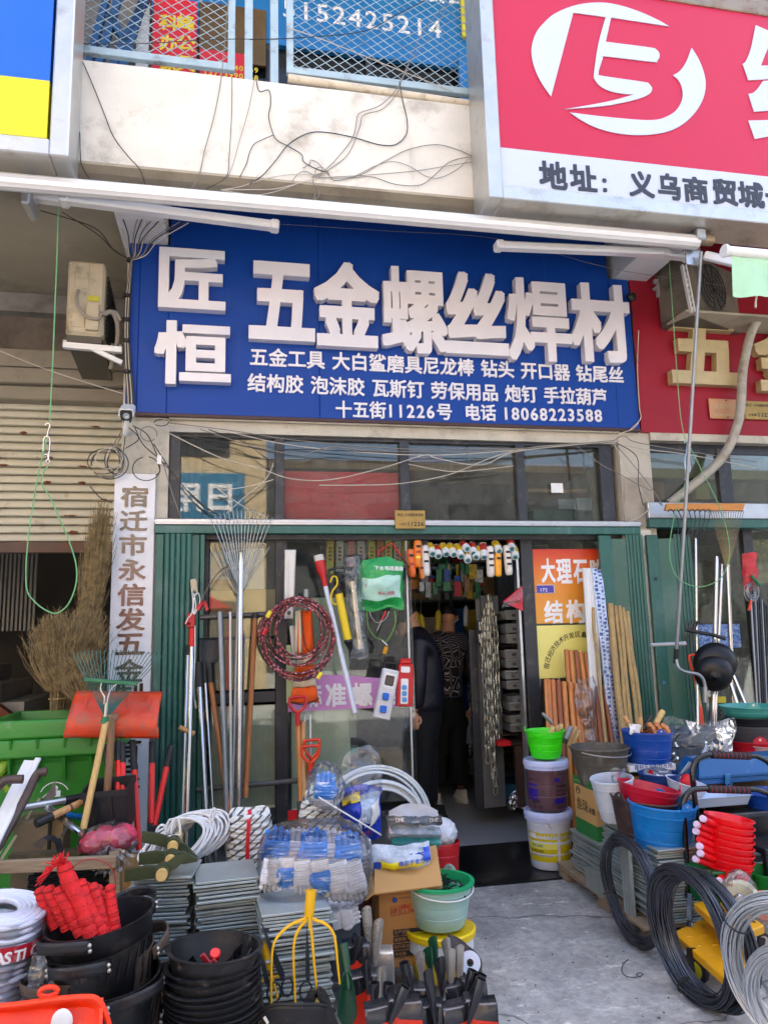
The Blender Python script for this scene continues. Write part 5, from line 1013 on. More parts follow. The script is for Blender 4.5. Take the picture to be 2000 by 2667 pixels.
mC=Matrix.Translation(P(293,2152,-1.12))@Matrix.Rotation(rad(-5),4,'Y')@Matrix.Rotation(rad(12),4,'X')@Matrix.Rotation(rad(-8),4,'Z');kk=mpp(290,2090,-1.15);W=58*kk;H=118*kk
g=G();lv=[(.92,0),(1,H),(1.1,H),(1.1,H-.03),(1.12,H-.03),(1.12,H),(1.0,H+.002),(.96,H),(.88,.02)]
vs=[];[vs.extend([(-W*s_,-W*s_*.8,z),(W*s_,-W*s_*.8,z),(W*s_,W*s_*.8,z),(-W*s_,W*s_*.8,z)])for s_,z in((.9,0),(.97,H*.86),(1.06,H*.86),(1.06,H),(.97,H),(.86,.015))]
g.add([mC@V(a)for a in vs],[(i*4+j,i*4+(j+1)%4,i*4+4+(j+1)%4,i*4+4+j)for i in range(5)for j in range(4)]+[(3,2,1,0),(20,21,22,23)]);build('body',g,crm,bc,ang=0)
for k in(-.38,.3):g=G();g.bar(mC@V((W*k*.93,-W*.75,0)),mC@V((W*k,-W*.79,H*.86)),.008,.008);build('rib',g,crm,bc,ang=0)
slab('support_carton','dusty carton under the bag of pink twine','carton',215,2258,345,2440,-1.3,kraft,.25)
pk=T('twine_bag','clear bag of pink twine balls tied with a knot under the black crate','bag',P(280,2260,-1.35));tw=M('pink_twine','d3405c',r=.7,v=.25,s=30,b=.9,bs=130)
for x,y,rp in((240,2195,33),(320,2180,38),(275,2178,30)):g=G();k=mpp(x,y,-1.3);g.sph(P(x,y,-1.3),rp*k,20,14,(1,.9,.9),.06,5,x);build('twine_ball',g,tw,pk)
g=G();k=mpp(280,2190,-1.3);g.sph(P(282,2190,-1.3),76*k,28,18,(1,.8,.62),.22,3.2,3);build('film',g,film,pk)
g=G()
for i in range(7):t=-2.6+i*.35;q=P(285,2205,-1.42);e=q+V((cos(t)*.11,-.02,sin(t)*.12));g.sheet(lambda u,v:wob(q.lerp(e,u)+V((.05*(v-.5)*u,.02*sin(v*6),.03*(v-.5)*u)),.012,40,i),6,4)
build('knot',g,film_thick,pk)
for i,(x0,y0,x1,y1,w,mt,lb_,cat)in enumerate(((80,1985,-40,2230,.062,white,'broad white plastic strip leaning at far left','plastic strip'),(100,1975,-20,2220,.03,white,'narrow white plastic strip behind the broad one','plastic strip'),(104,2080,-30,2290,.016,M('cream_lath','a39a72',r=.6,v=.1),'cream lath leaning before the green bin','lath'),(92,2030,-20,2260,.012,M('cream_lath'),'thin cream lath behind the brown pipe','lath'))):
 g=G();g.bar(P(x0,y0,-1.05),(lambda p,q:q+(q-p)*((q.z-GZ-.01)/(p.z-q.z)))(P(x0,y0,-1.05),P(x1,y1,-1.45)),w*.5,w,up=(1,0,0),bev=.004);tag(build('leaning_strip',g,mt),lb_,cat)
brn=M('brown_pipe','4a3a35',r=.5,v=.2,s=10)
tag(build('bent_pipe',G().tube(curve([P(122,2012,-1.2),P(108,2012,-1.2),P(92,2025,-1.2),P(60,2090,-1.25),P(-20,2235,-1.4)],6),.021,12),brn),'long brown pipe with a bent end leaning on the white strips','pipe')
tag(build('bent_pipe',G().tube(curve([P(60,2030,-1.3),P(20,2032,-1.3),P(0,2045,-1.3),P(-30,2080,-1.3)],6),.021,12),brn),'short brown bent pipe at the left picture edge','pipe')
pole('shovel_handle','honey coloured shovel handle lying towards the black crate','handle',P(232,2082,-1.15),P(118,2135,-1.3),.0185,wood,caps=[(.85,1.2,.022,rubber,'socket'),(.42,.47,.0195,M('dark_ring','5f4630',r=.6),'mark')])  # loose handle of a shovel, with its socket
pole('steel_tube','bright chrome tube slanting down behind the honey handle','tube',P(105,2090,-1.1),P(212,2170,-1.35),.0165,M('bright_chrome','c9cdd2',r=.12,m=1))
pole('grip_tube','chrome tube with a black grip before the white litter symbol','tube',P(207,2080,-1.05),P(60,2105,-1.2),.019,alu,caps=[(0,.27,.023,blackr,'grip')])
pole('grip_tube','dark rod with a bright blue plastic end','tool',P(217,2130,-1.1),P(150,2120,-1.15),.012,rubber,caps=[(0,.7,.0145,M('sky_plastic','1276c4',r=.4),'grip')])
g=G();g.prism([(0,0),(.05,.085),(.055,.09),(.06,.02),(.03,-.01)],.006,Matrix.Translation(P(112,2085,-1.12))@Matrix.Rotation(rad(90),4,'X'));tag(build('trowel_blade',g,M('grey_blade')),'pointed grey trowel blade before the litter symbol','blade')
slab('carton','battered grey brown carton under the honey handle','carton',20,2140,125,2440,-1.25,M('dusty_carton','6f6048',r=.9,v=.15),.25)
slab('carton','second dusty carton right of the battered one','carton',122,2135,165,2440,-1.2,M('dusty_carton2','8a7550',r=.9,v=.12),.2)
slab('camouflage_cloth','camouflage patterned cloth behind the wooden rack rail','cloth',20,2215,210,2255,-1.3,M('camo_cloth','5a4d36',r=.9,v=.1,dirt='26341f',da=.6,ds=14),.05)
fk=T('claw_hoe','black steel claw hoe with curved prongs over the wooden rack','hoe',P(160,2230,-1.35));fm=M('forged_steel','26282d',r=.45,m=.4,v=.2)
for k in range(4):g=G();y=2175+k*7;g.tube(curve([P(86+k*6,2203+k*3,-1.42),P(112+k*4,2184+k*2,-1.4),P(138,2180+k*3,-1.38),P(156-k*2,2200+k*2,-1.36),P(158-k,2240,-1.35)],5),[.002]*6+[.006]*8+[.009]*7,6);build('prong',g,fm,fk)
g=G();g.bar(P(152,2185,-1.35),P(160,2240,-1.35),.02,.03,up=(0,1,0),bev=.004);g.bar(P(160,2180,-1.34),P(176,2155,-1.33),.012,.02,up=(0,1,0));build('head',g,fm,fk)
wr_=T('wooden_rack','weathered wooden rack holding black steel bars at far left','rack',P(160,2420,-1.45))
g=G();g.bar(P(-60,2262,-1.45),P(305,2245,-1.45),.03,.055,bev=.004);build('rail',g,wood_o,wr_);g=G();g.bar(P(300,2215,-1.42),P(304,2460,-1.42),.05,.05,bev=.004);build('post',g,wood_o,wr_);g=G();a=P(-40,2262,-1.42);g.box(a.x-.03,a.x+.03,-1.44,-1.38,GZ,a.z,bev=.003);build('post',g,wood_o,wr_);g=G();g.bar(P(318,2215,-1.40),P(322,2455,-1.40),.02,.025,bev=.002);build('post',g,wood,wr_)
rr_=random.Random(2)
for i in range(16):
 y=2268+i*5+rr_.uniform(-2,2);a,b_=P(70+rr_.uniform(-6,20),y+14,-1.36-.01*(i%4)),P(285+rr_.uniform(-14,8),y-6,-1.3-.01*(i%4));g=G();g.bar(a,b_,.02,.004);g.bar(a+V((0,.01,.008)),b_+V((0,.01,.008)),.004,.02);tag(build('angle_bar',g,M('black_steel_bar','15181b',r=.3,m=.4,v=.2)),'black steel angle bar lying in the wooden rack behind the red twine','steel bar','angle bars in the wooden rack')
g=G();g.tube(curve([P(185,2270,-1.5),P(210,2245,-1.5),P(250,2240,-1.5),P(285,2255,-1.5),P(300,2290,-1.5),P(298,2330,-1.5)],6),.0025,5);tag(build('red_wire',g,M('red_wire','a8242a',r=.5)),'thin red wire looping over the wooden rack post','wire')
be=T('plank_bench','low plank bench mostly hidden under the rope coils','bench',(.2,-1.4,GZ))
for k in range(3):g=G();g.box(-.62,.45,-1.72+k*.22,-1.52+k*.22,.55,.575,bev=.003);build('plank',g,wood_o,be)
for x in(-.55,.36):g=G();g.box(x,x+.06,-1.7,-1.12,GZ,.549,bev=.003);build('leg',g,wood_o,be)
plates(432,2262,-1.9,150,40,'thin galvanised plate in the left stack under the green pick heads',rot=-6,seed=1,top_label='topmost galvanised plate of the left stack under the pick heads',step=.0135,jit=.008)
plates(586,2268,-1.95,158,40,'thin galvanised plate in the middle stack behind the black bowls',rot=5,seed=2,lean=.09,top_label='topmost galvanised plate of the tall middle stack behind the black bowls',step=.0135,jit=.006)
plates(765,2345,-2.15,172,34,'thin galvanised plate in the stack under the cotton gloves',rot=3,seed=3,top_label='wide topmost galvanised plate sticking out under the cotton gloves',step=.0125,jit=.009)
slab('brown_tile_stack','stack of rust brown plates between the two galvanised stacks','plate stack',668,2340,712,2600,-2.05,M('rust_brown','5a2f17',r=.7,v=.3,s=30),.2)
pm=M('army_green_paint','2f3a20',r=.45,v=.12,s=9);pw=M('end_grain_wood','c7a869',r=.6,v=.18,s=40)
def pick(x,y,xl,yl,xr,yr,Y,label):
 o=T('pickaxe',label,'pick head',P(x,y+15,Y),'army green pick heads');c_=P(x,y,Y);k=mpp(x,y,Y);a,b_=P(xl,yl,Y),P(xr,yr,Y)
 for e,w0,w1 in((a,.055,.04),(b_,.05,.008)):
  g=G();m_=c_.lerp(e,.5)+V((0,0,.004));hs_=[(c_,.038),(m_,(w0+.038)/2),(e,w1)];vs=[]
  for q,w_ in hs_:vs+=[q+V((0,-.012,-w_/2)),q+V((0,.012,-w_/2)),q+V((0,.012,w_/2)),q+V((0,-.012,w_/2))]
  g.add(vs,[(i*4+j,i*4+(j+1)%4,i*4+4+(j+1)%4,i*4+4+j)for i in range(2)for j in range(4)]+[(3,2,1,0),(8,9,10,11)]);build('blade',g,pm,o,ang=0)
 build('eye',G().tube([c_+V((0,.03,-.002)),c_+V((0,-.035,0))],.03,14),pm,o);build('handle_end',G().tube([c_+V((.005,.4,-.05)),c_+V((0,-.04,0)),c_+V((0,-.058,.0))],[.018,.022,.021],14),pw,o)
pick(424,2270,325,2282,495,2225,-2.12,'front green pick head with a round pale handle end, lowest of three')
pick(446,2234,362,2238,515,2240,-2.0,'middle green pick head pointing left over the plates')
pick(452,2198,370,2180,515,2236,-1.85,'rear green pick head lying against the white cord')
wcord=M('white_cord','cfd0d0',r=.6,v=.06,b=.6,bs=300)
wc=T('cord_coil','loose hank of thin white cord before the silver poles','cord',P(490,2225,-1.6));rg=random.Random(12);g=G()
for i in range(34):
 t=i/33;c0=P(452+70*t+rg.uniform(-4,4),2196-22*t+rg.uniform(-4,4),-1.6+.12*t-.02*(i%3));rx,rz=.155+rg.uniform(-.02,.03),.055+rg.uniform(-.01,.02);ang_=rad(33+rg.uniform(-7,7));ph=rg.uniform(-.2,.2)
 pts_=[]
 for k in range(26):
  a_=2*pi*k/26;x=rx*cos(a_);z_=rz*sin(a_)*(1.25 if cos(a_)>0 else.9);pts_.append(c0+V((x*cos(ang_)-z_*sin(ang_),.05*sin(a_)+.01*sin(3*a_+i),x*sin(ang_)*.75+z_*cos(ang_))))
 g.tube(pts_,.0052,6,close=True)
build('loop',g,wcord,wc,kind='stuff')
for pp in([(545,2140),(552,2112),(560,2108),(558,2125),(548,2150)],[(445,2170),(452,2140),(462,2132),(468,2150),(470,2175)],[(400,2200),(410,2160),(425,2150),(432,2165),(420,2190)],[(395,2225),(410,2195),(440,2180),(470,2175)]):g=G();g.tube(curve([P(x,y,-1.7)for x,y in pp],6),.0055,6);build('loose_end',g,wcord,wc)
rm=M('flecked_rope','d6d6d0',r=.75,v=.06);N=rm.node_tree.nodes;L=rm.node_tree.links;p_=N['Principled BSDF']
ge=N.new('ShaderNodeNewGeometry');mp=N.new('ShaderNodeMapping');mp.inputs['Rotation'].default_value=(0,rad(38),0);L.new(ge.outputs[0],mp.inputs[0])
wv=N.new('ShaderNodeTexWave');wv.wave_type='BANDS';wv.bands_direction='Z';wv.inputs['Scale'].default_value=11;wv.inputs['Distortion'].default_value=1.4;wv.inputs['Detail Scale'].default_value=3;L.new(mp.outputs[0],wv.inputs['Vector'])
ng=N.new('ShaderNodeTexNoise');ng.inputs['Scale'].default_value=330;L.new(ge.outputs[0],ng.inputs['Vector'])
r1=N.new('ShaderNodeMapRange');r1 .inputs[1].default_value=.8;r1 .inputs[2].default_value=.88;L.new(wv.outputs[1],r1 .inputs[0])
r2=N.new('ShaderNodeMapRange');r2 .inputs[1].default_value=.36;r2 .inputs[2].default_value=.42;L.new(ng.outputs[0],r2 .inputs[0]);mu=N.new('ShaderNodeMath');mu.operation='MULTIPLY';L.new(r1 .outputs[0],mu.inputs[0]);L.new(r2 .outputs[0],mu.inputs[1])
mx=N.new('ShaderNodeMix');mx.data_type='RGBA';L.new(mu.outputs[0],mx.inputs[0]);mx.inputs[6].default_value=lin('d3d4ce');mx.inputs[7].default_value=lin('1c1d22');L.new(mx.outputs[2],p_.inputs['Base Color'])
def rope_drum(label,cx,cy,Y,rpx,hpx,rows,tilt=0.,seed=1,taper=0.):
 """rope wound into an upright drum: each turn is a ring a little out of line"""
 o=T('rope_coil',label,'rope coil',(0,0,0),'flecked white rope coils');k=mpp(cx,cy,Y);R=rpx*k;H=hpx*k;rw=H/rows*.56;rr_=random.Random(seed)
 for i in range(rows):
  z=rw+i*(H/rows);s_=1-taper*(i/rows)**2-(.05 if i in(0,rows-1)else 0);g=G();ph=rr_.uniform(0,6)
  g.tube([V(((R-rw)*s_*cos(t)*(1+.012*sin(3*t+ph)),(R-rw)*s_*sin(t)*.9,z+.006*sin(t*2+ph)))for t in[2*pi*j/30 for j in range(30)]],rw,8,close=True);build('turn',g,rm,o)
 for i in range(4):
  s_=(1-taper)*(1-.2*i)-.06;g=G();g.tube([V(((R-rw)*s_*cos(t),(R-rw)*s_*sin(t)*.9,H+rw*.3-.006*i+.008*sin(3*t+i)))for t in[2*pi*j/26 for j in range(26)]],rw,8,close=True);build('turn',g,rm,o)
 g=G();g.lathe([(0,.002),(R*.86,.004),(R*.86*(1-taper),H*.95),(0,H*.97)],20);build('core',g,rm,o)
 place(o,P(cx,cy,Y)+V((0,0,-H)),Matrix.Rotation(rad(tilt),3,'X'));return o,R,H
ro,R_,H_=rope_drum('large flecked rope drum tied with a red strap',650,2118,-1.5,60,150,12,6,1,.05)
g=G();g.tube([V((-.01,-R_*.93,.01)),V((-.012,-R_*.95,H_*.6)),V((-.006,-R_*.86,H_*1.0)),V((.0,-R_*.4,H_*1.06)),V((0,0,H_*1.06))],.012,4);q=build('strap',g,M('red_strap','c81f33',r=.5),None);q.parent=ro
rope_drum('smaller flecked rope drum behind the glove bag',840,2062,-1.4,66,105,8,0,2,.38)
slab('carton','plain carton hidden under the smaller rope drum','carton',775,2166,905,2410,-1.55,kraft,.3)
wp=T('pipe_coil','coil of thin white plastic pipe standing against the glass edge','pipe coil',P(985,2280,-.7));rg=random.Random(4);k=mpp(985,2150,-.7)
for i in range(16):
 R1=(150 if i<7 else 125)*k-rg.uniform(0,.05);c0=P(978 if i<7 else 990,2150 if i<7 else 2168,-.55-.014*i);g=G();g.tube([c0+V((R1*cos(t),.02*sin(t+i),R1*sin(t)))for t in[2*pi*j/44 for j in range(44)]],.0085,7,close=True);build('turn',g,M('white_pipe','cdd3d4',r=.35,v=.05,dirt='6f7b80',da=.1,ds=20),wp)
gw=M('white_knit','d2d2d6',r=.9,v=.1,s=40,b=1,bs=260);gb_=M('blue_latex','1a7ad6',r=.35,v=.2,s=26)
more_dirt(gb_,'dbe8f4',16,.56,.62,(.7,1,4.5),.9)
def glove(label,cx,cy,Y,hpx,ang_,coated,flip=1,yaw=0.,group='cotton work gloves'):
 """tight bundle of knitted gloves: a ribbed slab with four short fingers and a thumb pressed to its side"""
 o=T('work_glove',label,'glove',(0,0,0),group);k=mpp(cx,cy,Y);h=hpx*k;w_=h*.25;pw_=lambda c,e:math.copysign(abs(c)**e,c)
 def slab_(z0,z1,ww,dd):g=G();g.sheet(lambda u,v:V((ww*pw_(cos(2*pi*u),.55)*(1-.12*(2*v-1)**6),dd*pw_(sin(2*pi*u),.7)*(1-.2*(2*v-1)**6)*(1+.05*sin(v*34)),z0+(z1-z0)*v)),26,26,cu=True);g.add([V((0,0,z0)),V((0,0,z1))],[]);return g
 build('cuff',slab_(0,.3*h,w_,.13*h),gw,o);build('palm',slab_(.28*h,.68*h,w_*1.06,.15*h),gb_ if coated else gw,o)
 for i,fl in enumerate((.24,.3,.31,.25)):x=(-.72+.48*i)*w_;g=G();n_=14;g.tube([V((x,-.01*h+.02*h*sin(t/n_*3),h*(.62+fl*t/n_)))for t in range(n_+1)],[w_*.25*(1+.05*sin(t*2.4))*(1 if t<n_-2 else(.8 if t==n_-2 else.6 if t==n_-1 else.25))for t in range(n_+1)],10);build('finger',g,gb_ if coated else gw,o)
 g=G();g.tube(curve([V((flip*w_*.9,-.07*h,h*.34)),V((flip*w_*1.05,-.11*h,h*.46)),V((flip*w_*.8,-.13*h,h*.6))],4),[w_*.24]*7+[w_*.2,w_*.1],10);build('thumb',g,gb_ if coated else gw,o)
 q=P(cx,cy,Y);m_=Matrix.Rotation(rad(ang_),3,'Y')@Matrix.Rotation(rad(yaw),3,'Z');place(o,q-m_@V((0,0,h*.5)),m_);return o
Yg=-1.92
for i,(x,y,a_,ct,hp,yy,lb_)in enumerate(((718,2212,8,1,135,0,'blue coated cotton glove, leftmost in the upper row of the glove pack'),(768,2212,3,0,128,.03,'white cotton glove, second in the upper row of the glove pack'),(816,2216,2,1,135,0,'blue coated cotton glove in the middle of the upper row of the pack'),(864,2218,-2,0,130,.03,'white cotton glove right of the middle in the upper row of the pack'),(908,2222,-6,1,130,.0,'blue coated cotton glove at the right end of the upper row'),(942,2238,-10,0,128,.05,'white cotton glove at the right shoulder of the pack'),(702,2285,190,0,92,-.2,'white cotton glove, fingers down, at the lower left of the pack'),(744,2278,184,1,84,-.2,'blue coated cotton glove, fingers down, second in the lower row'),(788,2290,178,0,92,-.2,'white cotton glove, fingers down, third in the lower row'),(836,2290,174,1,96,-.21,'blue coated cotton glove, fingers down, under the yellow label'),(884,2302,172,0,110,-.2,'white cotton glove, fingers down, at the lower right of the pack'),(925,2302,168,0,110,-.2,'white cotton glove, fingers down, at the right edge of the pack'))):
 glove(lb_,x,y,Yg+yy,hp,a_,ct,1 if i%2 else-1)
glove('white cotton glove bundled over the grey crate, upper',895,2375,-2.0,90,100,0);glove('white cotton glove bundled over the grey crate, lower',905,2392,-2.05,84,80,0)
g=G();k=mpp(820,2240,Yg)
def bagskin(cx,cy,Y,rx,rz,ry,seed,nzs=.1,e=1.):
 g=G();k=mpp(cx,cy,Y);t=G();t.sph((0,0,0),1.0,40,26,(1,1,1),nzs,4.5,seed);c_=P(cx,cy,Y);f=lambda c:math.copysign(abs(c)**e,c)
 g.v=[c_+V((rx*k*f(a.x),ry*f(a.y),rz*k*f(a.z)))for a in t.v];g.f=t.f;g.mi=t.mi;return g
tag(build('glove_bag',bagskin(820,2250,Yg-.07,146,100,.2,3,.08,.6),film),'big clear plastic bag around the blue and white cotton gloves','bag')
o=T('price_tag','small yellow and green paper label on the lower edge of the glove pack','label',P(845,2332,-2.12));q=P(845,2322,-2.12);g=G();g.box(q.x-.025,q.x+.022,q.y-.001,q.y,q.z-.022,q.z+.024);build('label',g,M('pale_label','d8d2b8',r=.5),o,ang=0);g=G();g.box(q.x-.024,q.x+.004,q.y-.002,q.y-.001,q.z-.02,q.z+.022);build('yellow_field',g,ink_y,o,ang=0)
glove('blue coated cotton glove standing on the smaller rope drum',846,2056,-1.55,105,6,1);tag(build('glove_bag',bagskin(848,2050,-1.55,48,62,.08,9,.16),film),'clear plastic bag around the single blue glove','bag')
g=G();g.bar(P(830,2077,-1.66),P(992,2175,-1.66),.004,.03,up=(0,1,0));tag(build('white_strap',g,white),'white flat strap slanting across the rope drum and blue bag','strap')
bb=T('blue_bag','blue and clear printed bag of tools with a yellow label beside the rope drum','bag',P(945,2180,-1.5));bfm=M('blue_print_bag','1838b0',r=.25,v=.15,s=12,b=.6,bs=30)
def bbf(u,v):
 x=885+u*108+8*v*(1-u);y=2068-50*u*(1-v)*.4+v*112-4*sin(pi*u)*(1-v)+10*sin(pi*u)*v;return wob(P(x,y,-1.5)+V((0,-.08*sin(pi*u)*sin(pi*(.12+.8*v)),0)),.012,18,5)
g=G();g.sheet(bbf,20,18);g.sheet(lambda u,v:bbf(u,v)+V((0,.03+.09*sin(pi*u),0)),12,12);build('body',g,bfm,bb)
g=G();g.sheet(lambda u,v:bbf(.48+.5*u-.12*v,.08+.52*v)+V((0,-.006,0)),10,10);build('window',g,M('bag_window','9aaac0',r=.2,v=.4,s=40),bb)
g=G();g.sheet(lambda u,v:bbf(.04+.42*u,.1+.16*v-.1*u)+V((0,-.009,0)),8,4);build('label',g,ink_y,bb)
g=G();g.sheet(lambda u,v:bbf(.66+.26*u,.3+.34*v-.1*u)+V((0,-.012,0)),6,6);build('paper',g,white,bb)
for t_,uu,vv,h_,mt in(('线手套',.12,.26,.022,ink),('VIP8',.3,.74,.034,ink_w),('JM',.36,.6,.028,ink_w),('PROF',.36,.88,.026,redp)):g=G();text_on(g,t_,bbf(uu,vv)+V((0,-.02,0)),(1,0,.2),(0,0,h_),bold=.02);build('lettering',g,mt,bb,ang=0)
def filmtop(u,v):return wob(P(880+u*115+18*(v-.5)*(1-u),2085-v*(60+75*sin(pi*(u*.8+.1)))-22*u,-1.5)+V((0,-.07*sin(pi*u)*(1-v),0)),.02,16,7)
g=G();g.sheet(filmtop,20,14);build('film_top',g,film_thick,bb)
def filmtop2(u,v):return wob(P(862+u*36,2075-v*85*sin(pi*(.2+.7*u)),-1.48)+V((0,-.05*sin(pi*u)*(1-v),0)),.02,16,8)
g=G();g.sheet(filmtop2,12,12);tag(build('film_scrap',g,film_thick),'clear film scrap standing up between the blue glove and blue bag','plastic film')
def carton_box(name,label,x0,y0,x1,y1,Yf,dep,mt,cat='carton',yaw=0.):
 a,b_=P(x0,y1,Yf),P(x1,y0,Yf);o=T(name,label,cat,(a.x,Yf,a.z));g=G();g.box(0,b_.x-a.x,0,dep,0,b_.z-a.z,bev=.003);c_=build('body',g,mt,None);c_.parent=o;c_.location=(0,0,0)
 c_.data.transform(Matrix.Translation(V(((b_.x-a.x)/2,dep/2,0))));o.rotation_euler.z=rad(yaw);return o,b_.x-a.x,b_.z-a.z
cl,cw,ch_=carton_box('carton','lower kraft carton with red handling symbols and black date table',990,2300,1124,2527,-1.97,.28,M('kraft_print','a8763f',r=.8,v=.08,s=5))
def dec(par,f,mt,nm='print',kind=None):
 g=G();f(g);ob=build(nm,g,mt,None,ang=0,kind=kind);c0=ob.location.copy();ob.parent=par;ob.location=c0;return ob
fx=lambda px_:cw*(px_-990)/134;fz=lambda py_:ch_*(2532-py_)/232
for i in range(4):
 x=fx(1020+i*24.4);z=fz(2384-i*2.5);s2=cw*.075
 dec(cl,lambda g:[g.bar((x+dx0*s2,-.0012,z+dz0*s2),(x+dx1*s2,-.0012,z+dz1*s2),.0035,.001)for dx0,dz0,dx1,dz1 in((0,0,2,.1),(2,.1,2,2.1),(2,2.1,0,2),(0,2,0,0))],ink_r,'handling_symbol')
def symbols(g):
 s2=cw*.075
 for i in range(4):
  x=fx(1020+i*24.4)+s2;z=fz(2384-i*2.5)+s2
  if i==0:[g.bar((x-.012+k*.008,-.0012,z-.01),(x-.006+k*.006,-.0012,z+.012),.004,.001)for k in range(3)]
  if i==1:g.add([(x+.017*cos(t),-.0016,z+.004+.014*sin(t))for t in[pi*k/8 for k in range(9)]],[tuple(range(9))]);g.bar((x,-.0012,z-.014),(x,-.0012,z+.005),.003,.001)
  if i==2:text_on(g,'6',(x-.009,-.0016,z-.003),(1,0,0),(0,0,.024),bold=.02);g.box(x-.015,x+.015,-.0016,-.001,z-.015,z-.005)
  if i==3:[(g.bar((x+d_,-.0012,z-.01),(x+d_,-.0012,z+.008),.005,.001),g.add([(x+d_-.007,-.0016,z+.005),(x+d_+.007,-.0016,z+.005),(x+d_,-.0016,z+.016)],[(0,1,2)]))for d_ in(-.008,.008)];g.box(x-.016,x+.016,-.0016,-.001,z-.015,z-.012)
dec(cl,symbols,ink_r,'handling_symbol')
dec(cl,lambda g:[g.lathe([(0,0),(.011,0),(.011,.001)],14,Matrix.Translation((fx(xx),-.001,fz(yy)))@aim((0,-1,0)).to_4x4())for xx,yy in((1030,2340),(1098,2334))]+[g.bar((fx(1043),-.0012,fz(2337)),(fx(1088),-.0012,fz(2335)),.003,.001)],ink_b,'round_seal')
rows=(('生产日期:',1),('见罐底',0),('保质期:',1),('9个月，温度18-20℃',0),('执行标准:',1),('JC936-2004',0),('净含量:',1),('750ml*15cans',0))
for i,(s2,inv)in enumerate(rows):
 y=2434+i*10.2;z=fz(y+4);hh=.0185
 if inv:dec(cl,lambda g:g.box(fx(1024),fx(1110),-.0012,-.0004,z-.004,z+hh),ink,'print_bar')
 dec(cl,lambda g:text_on(g,s2,(fx(1026),-.0022,z),(1,0,0),(0,0,hh*.9),bold=.014),M('kraft_print')if inv else ink,'lettering')
g=G();zt_=0
cu=T('carton','opened kraft carton with a folded flap lying on the lower carton','carton',P(1040,2310,-1.9));km=M('kraft_flap','a8824f',r=.85,v=.08,s=4)
kq=lambda x,y,Y:P(x,y,Y)
g=G();g.add([kq(940,2222,-1.66),kq(1135,2190,-1.62),kq(1152,2312,-2.02),kq(975,2325,-2.1),kq(950,2345,-2.1),kq(935,2320,-1.9)],[(0,1,2,3),(0,3,4,5)]);q=build('flap',g,km,cu,ang=0);q.modifiers.new('s','SOLIDIFY').thickness=.006
g=G();g.add([kq(975,2240,-1.86),kq(1135,2205,-1.82),kq(1152,2310,-2.04),kq(975,2332,-2.1)],[(0,1,2,3)]);q=build('flap',g,km,cu,ang=0);q.modifiers.new('s','SOLIDIFY').thickness=.006
g=G();a,b_=P(965,2300,-1.8),P(1128,2235,-1.8);g.box(a.x,b_.x,-1.9,-1.6,a.z,b_.z);build('body',g,km,cu,ang=0)
slab('dark_carton','maroon striped carton standing behind the kraft cartons','carton',955,2290,992,2520,-1.8,M('maroon_carton','4a1f1c',r=.7,v=.25,s=20),.2)
pz=T('bit_set_pack','black topped clear pack of tools with a teal base on the cartons','tool pack',P(1080,2210,-1.72));Yp=-1.74
def pk_(x0,y0,x1,y1,b0,mt,nm,Y=Yp):
 g=G();g.sheet(lambda u,v:wob(P(x0+(x1-x0)*u,y0+(y1-y0)*v+b0*u,Y)+V((0,-.03*sin(pi*v),0)),.006,30,2),14,6);q=build(nm,g,mt,pz);return q
pk_(1012,2128,1148,2153,-2,M('black_card','17191c',r=.4),'header_card');pk_(1012,2152,1146,2185,2,M('blister_tray','8b98a6',r=.15,v=.4,s=30),'blister');pk_(1018,2184,1143,2212,-4,M('teal_card','1d8f86',r=.4,v=.2,s=20),'base_card',Yp-.01)
for xx in(1030,1118):g=G();text_on(g,'DHT',P(xx,2144,Yp-.035),(1,0,0),(0,0,.024),bold=.03);build('lettering',g,white,pz,ang=0)
g=G();g.bar(P(1072,2143,Yp-.033),P(1092,2142,Yp-.033),.01,.004);build('hang_slot',g,M('blister_tray'),pz);g=G();g.sheet(lambda u,v:bagskin(1,1,1,1,1,1,1)if 0 else wob(P(1006+u*146,2122+v*95,Yp-.05)+V((0,-.03*sin(pi*u)*sin(pi*v),0)),.012,22,4),14,10);build('film',g,film,pz)
g=G();g.sheet(lambda u,v:wob(P(1012+u*128,2128-v*(36*sin(pi*(.15+.7*u))),-1.66),.01,14,6),12,6);tag(build('paper_sheet',g,M('grey_paper','b9bdc6',r=.5)),'crumpled pale sheet sticking up behind the black topped pack','paper')
yb_=T('glove_pack','yellow and blue pack of nitrile gloves lying on the open carton','glove pack',P(1040,2270,-1.9));
def ypf(u,v):return wob(P(968+u*150-6*v,2200+v*68+u*(-6)-8*sin(pi*u)*(v-.5),-1.88)+V((0,-.07*sin(pi*v)*sin(pi*(.1+.8*u))-.04*v,0)),.012,20,9)
g=G();g.sheet(ypf,20,12);g.sheet(lambda u,v:ypf(u,v)+V((0,.12*sin(pi*v),-.0)),12,8);build('bag',g,M('clear_grey_pack','a8b2bc',r=.2,v=.35,s=26,b=.6,bs=35),yb_)
g=G();g.sheet(lambda u,v:ypf(.1+.82*u,.52+.44*v*(1-.6*u))+V((0,-.006,0)),16,6);build('yellow_print',g,M('pack_yellow','dcd018',r=.3),yb_);g=G();g.sheet(lambda u,v:ypf(.0+.14*u,.55+.4*v)+V((0,-.008,0)),5,5);build('blue_print',g,M('pack_blue','1d46b0',r=.3),yb_);g=G();g.sheet(lambda u,v:ypf(.86+.13*u,.1+.5*v)+V((0,-.008,0)),5,5);build('blue_print',g,M('pack_blue'),yb_)
g=G();text_on(g,'丁腈手套',ypf(.2,.94)+V((0,-.016,0)),(1,0,.12),(0,0,.045),bold=.03);text_on(g,'橡胶手套防护',ypf(.4,.68)+V((0,-.018,0)),(1,0,.06),(0,0,.024),bold=.02);build('lettering',g,M('pack_blue'),yb_,ang=0)
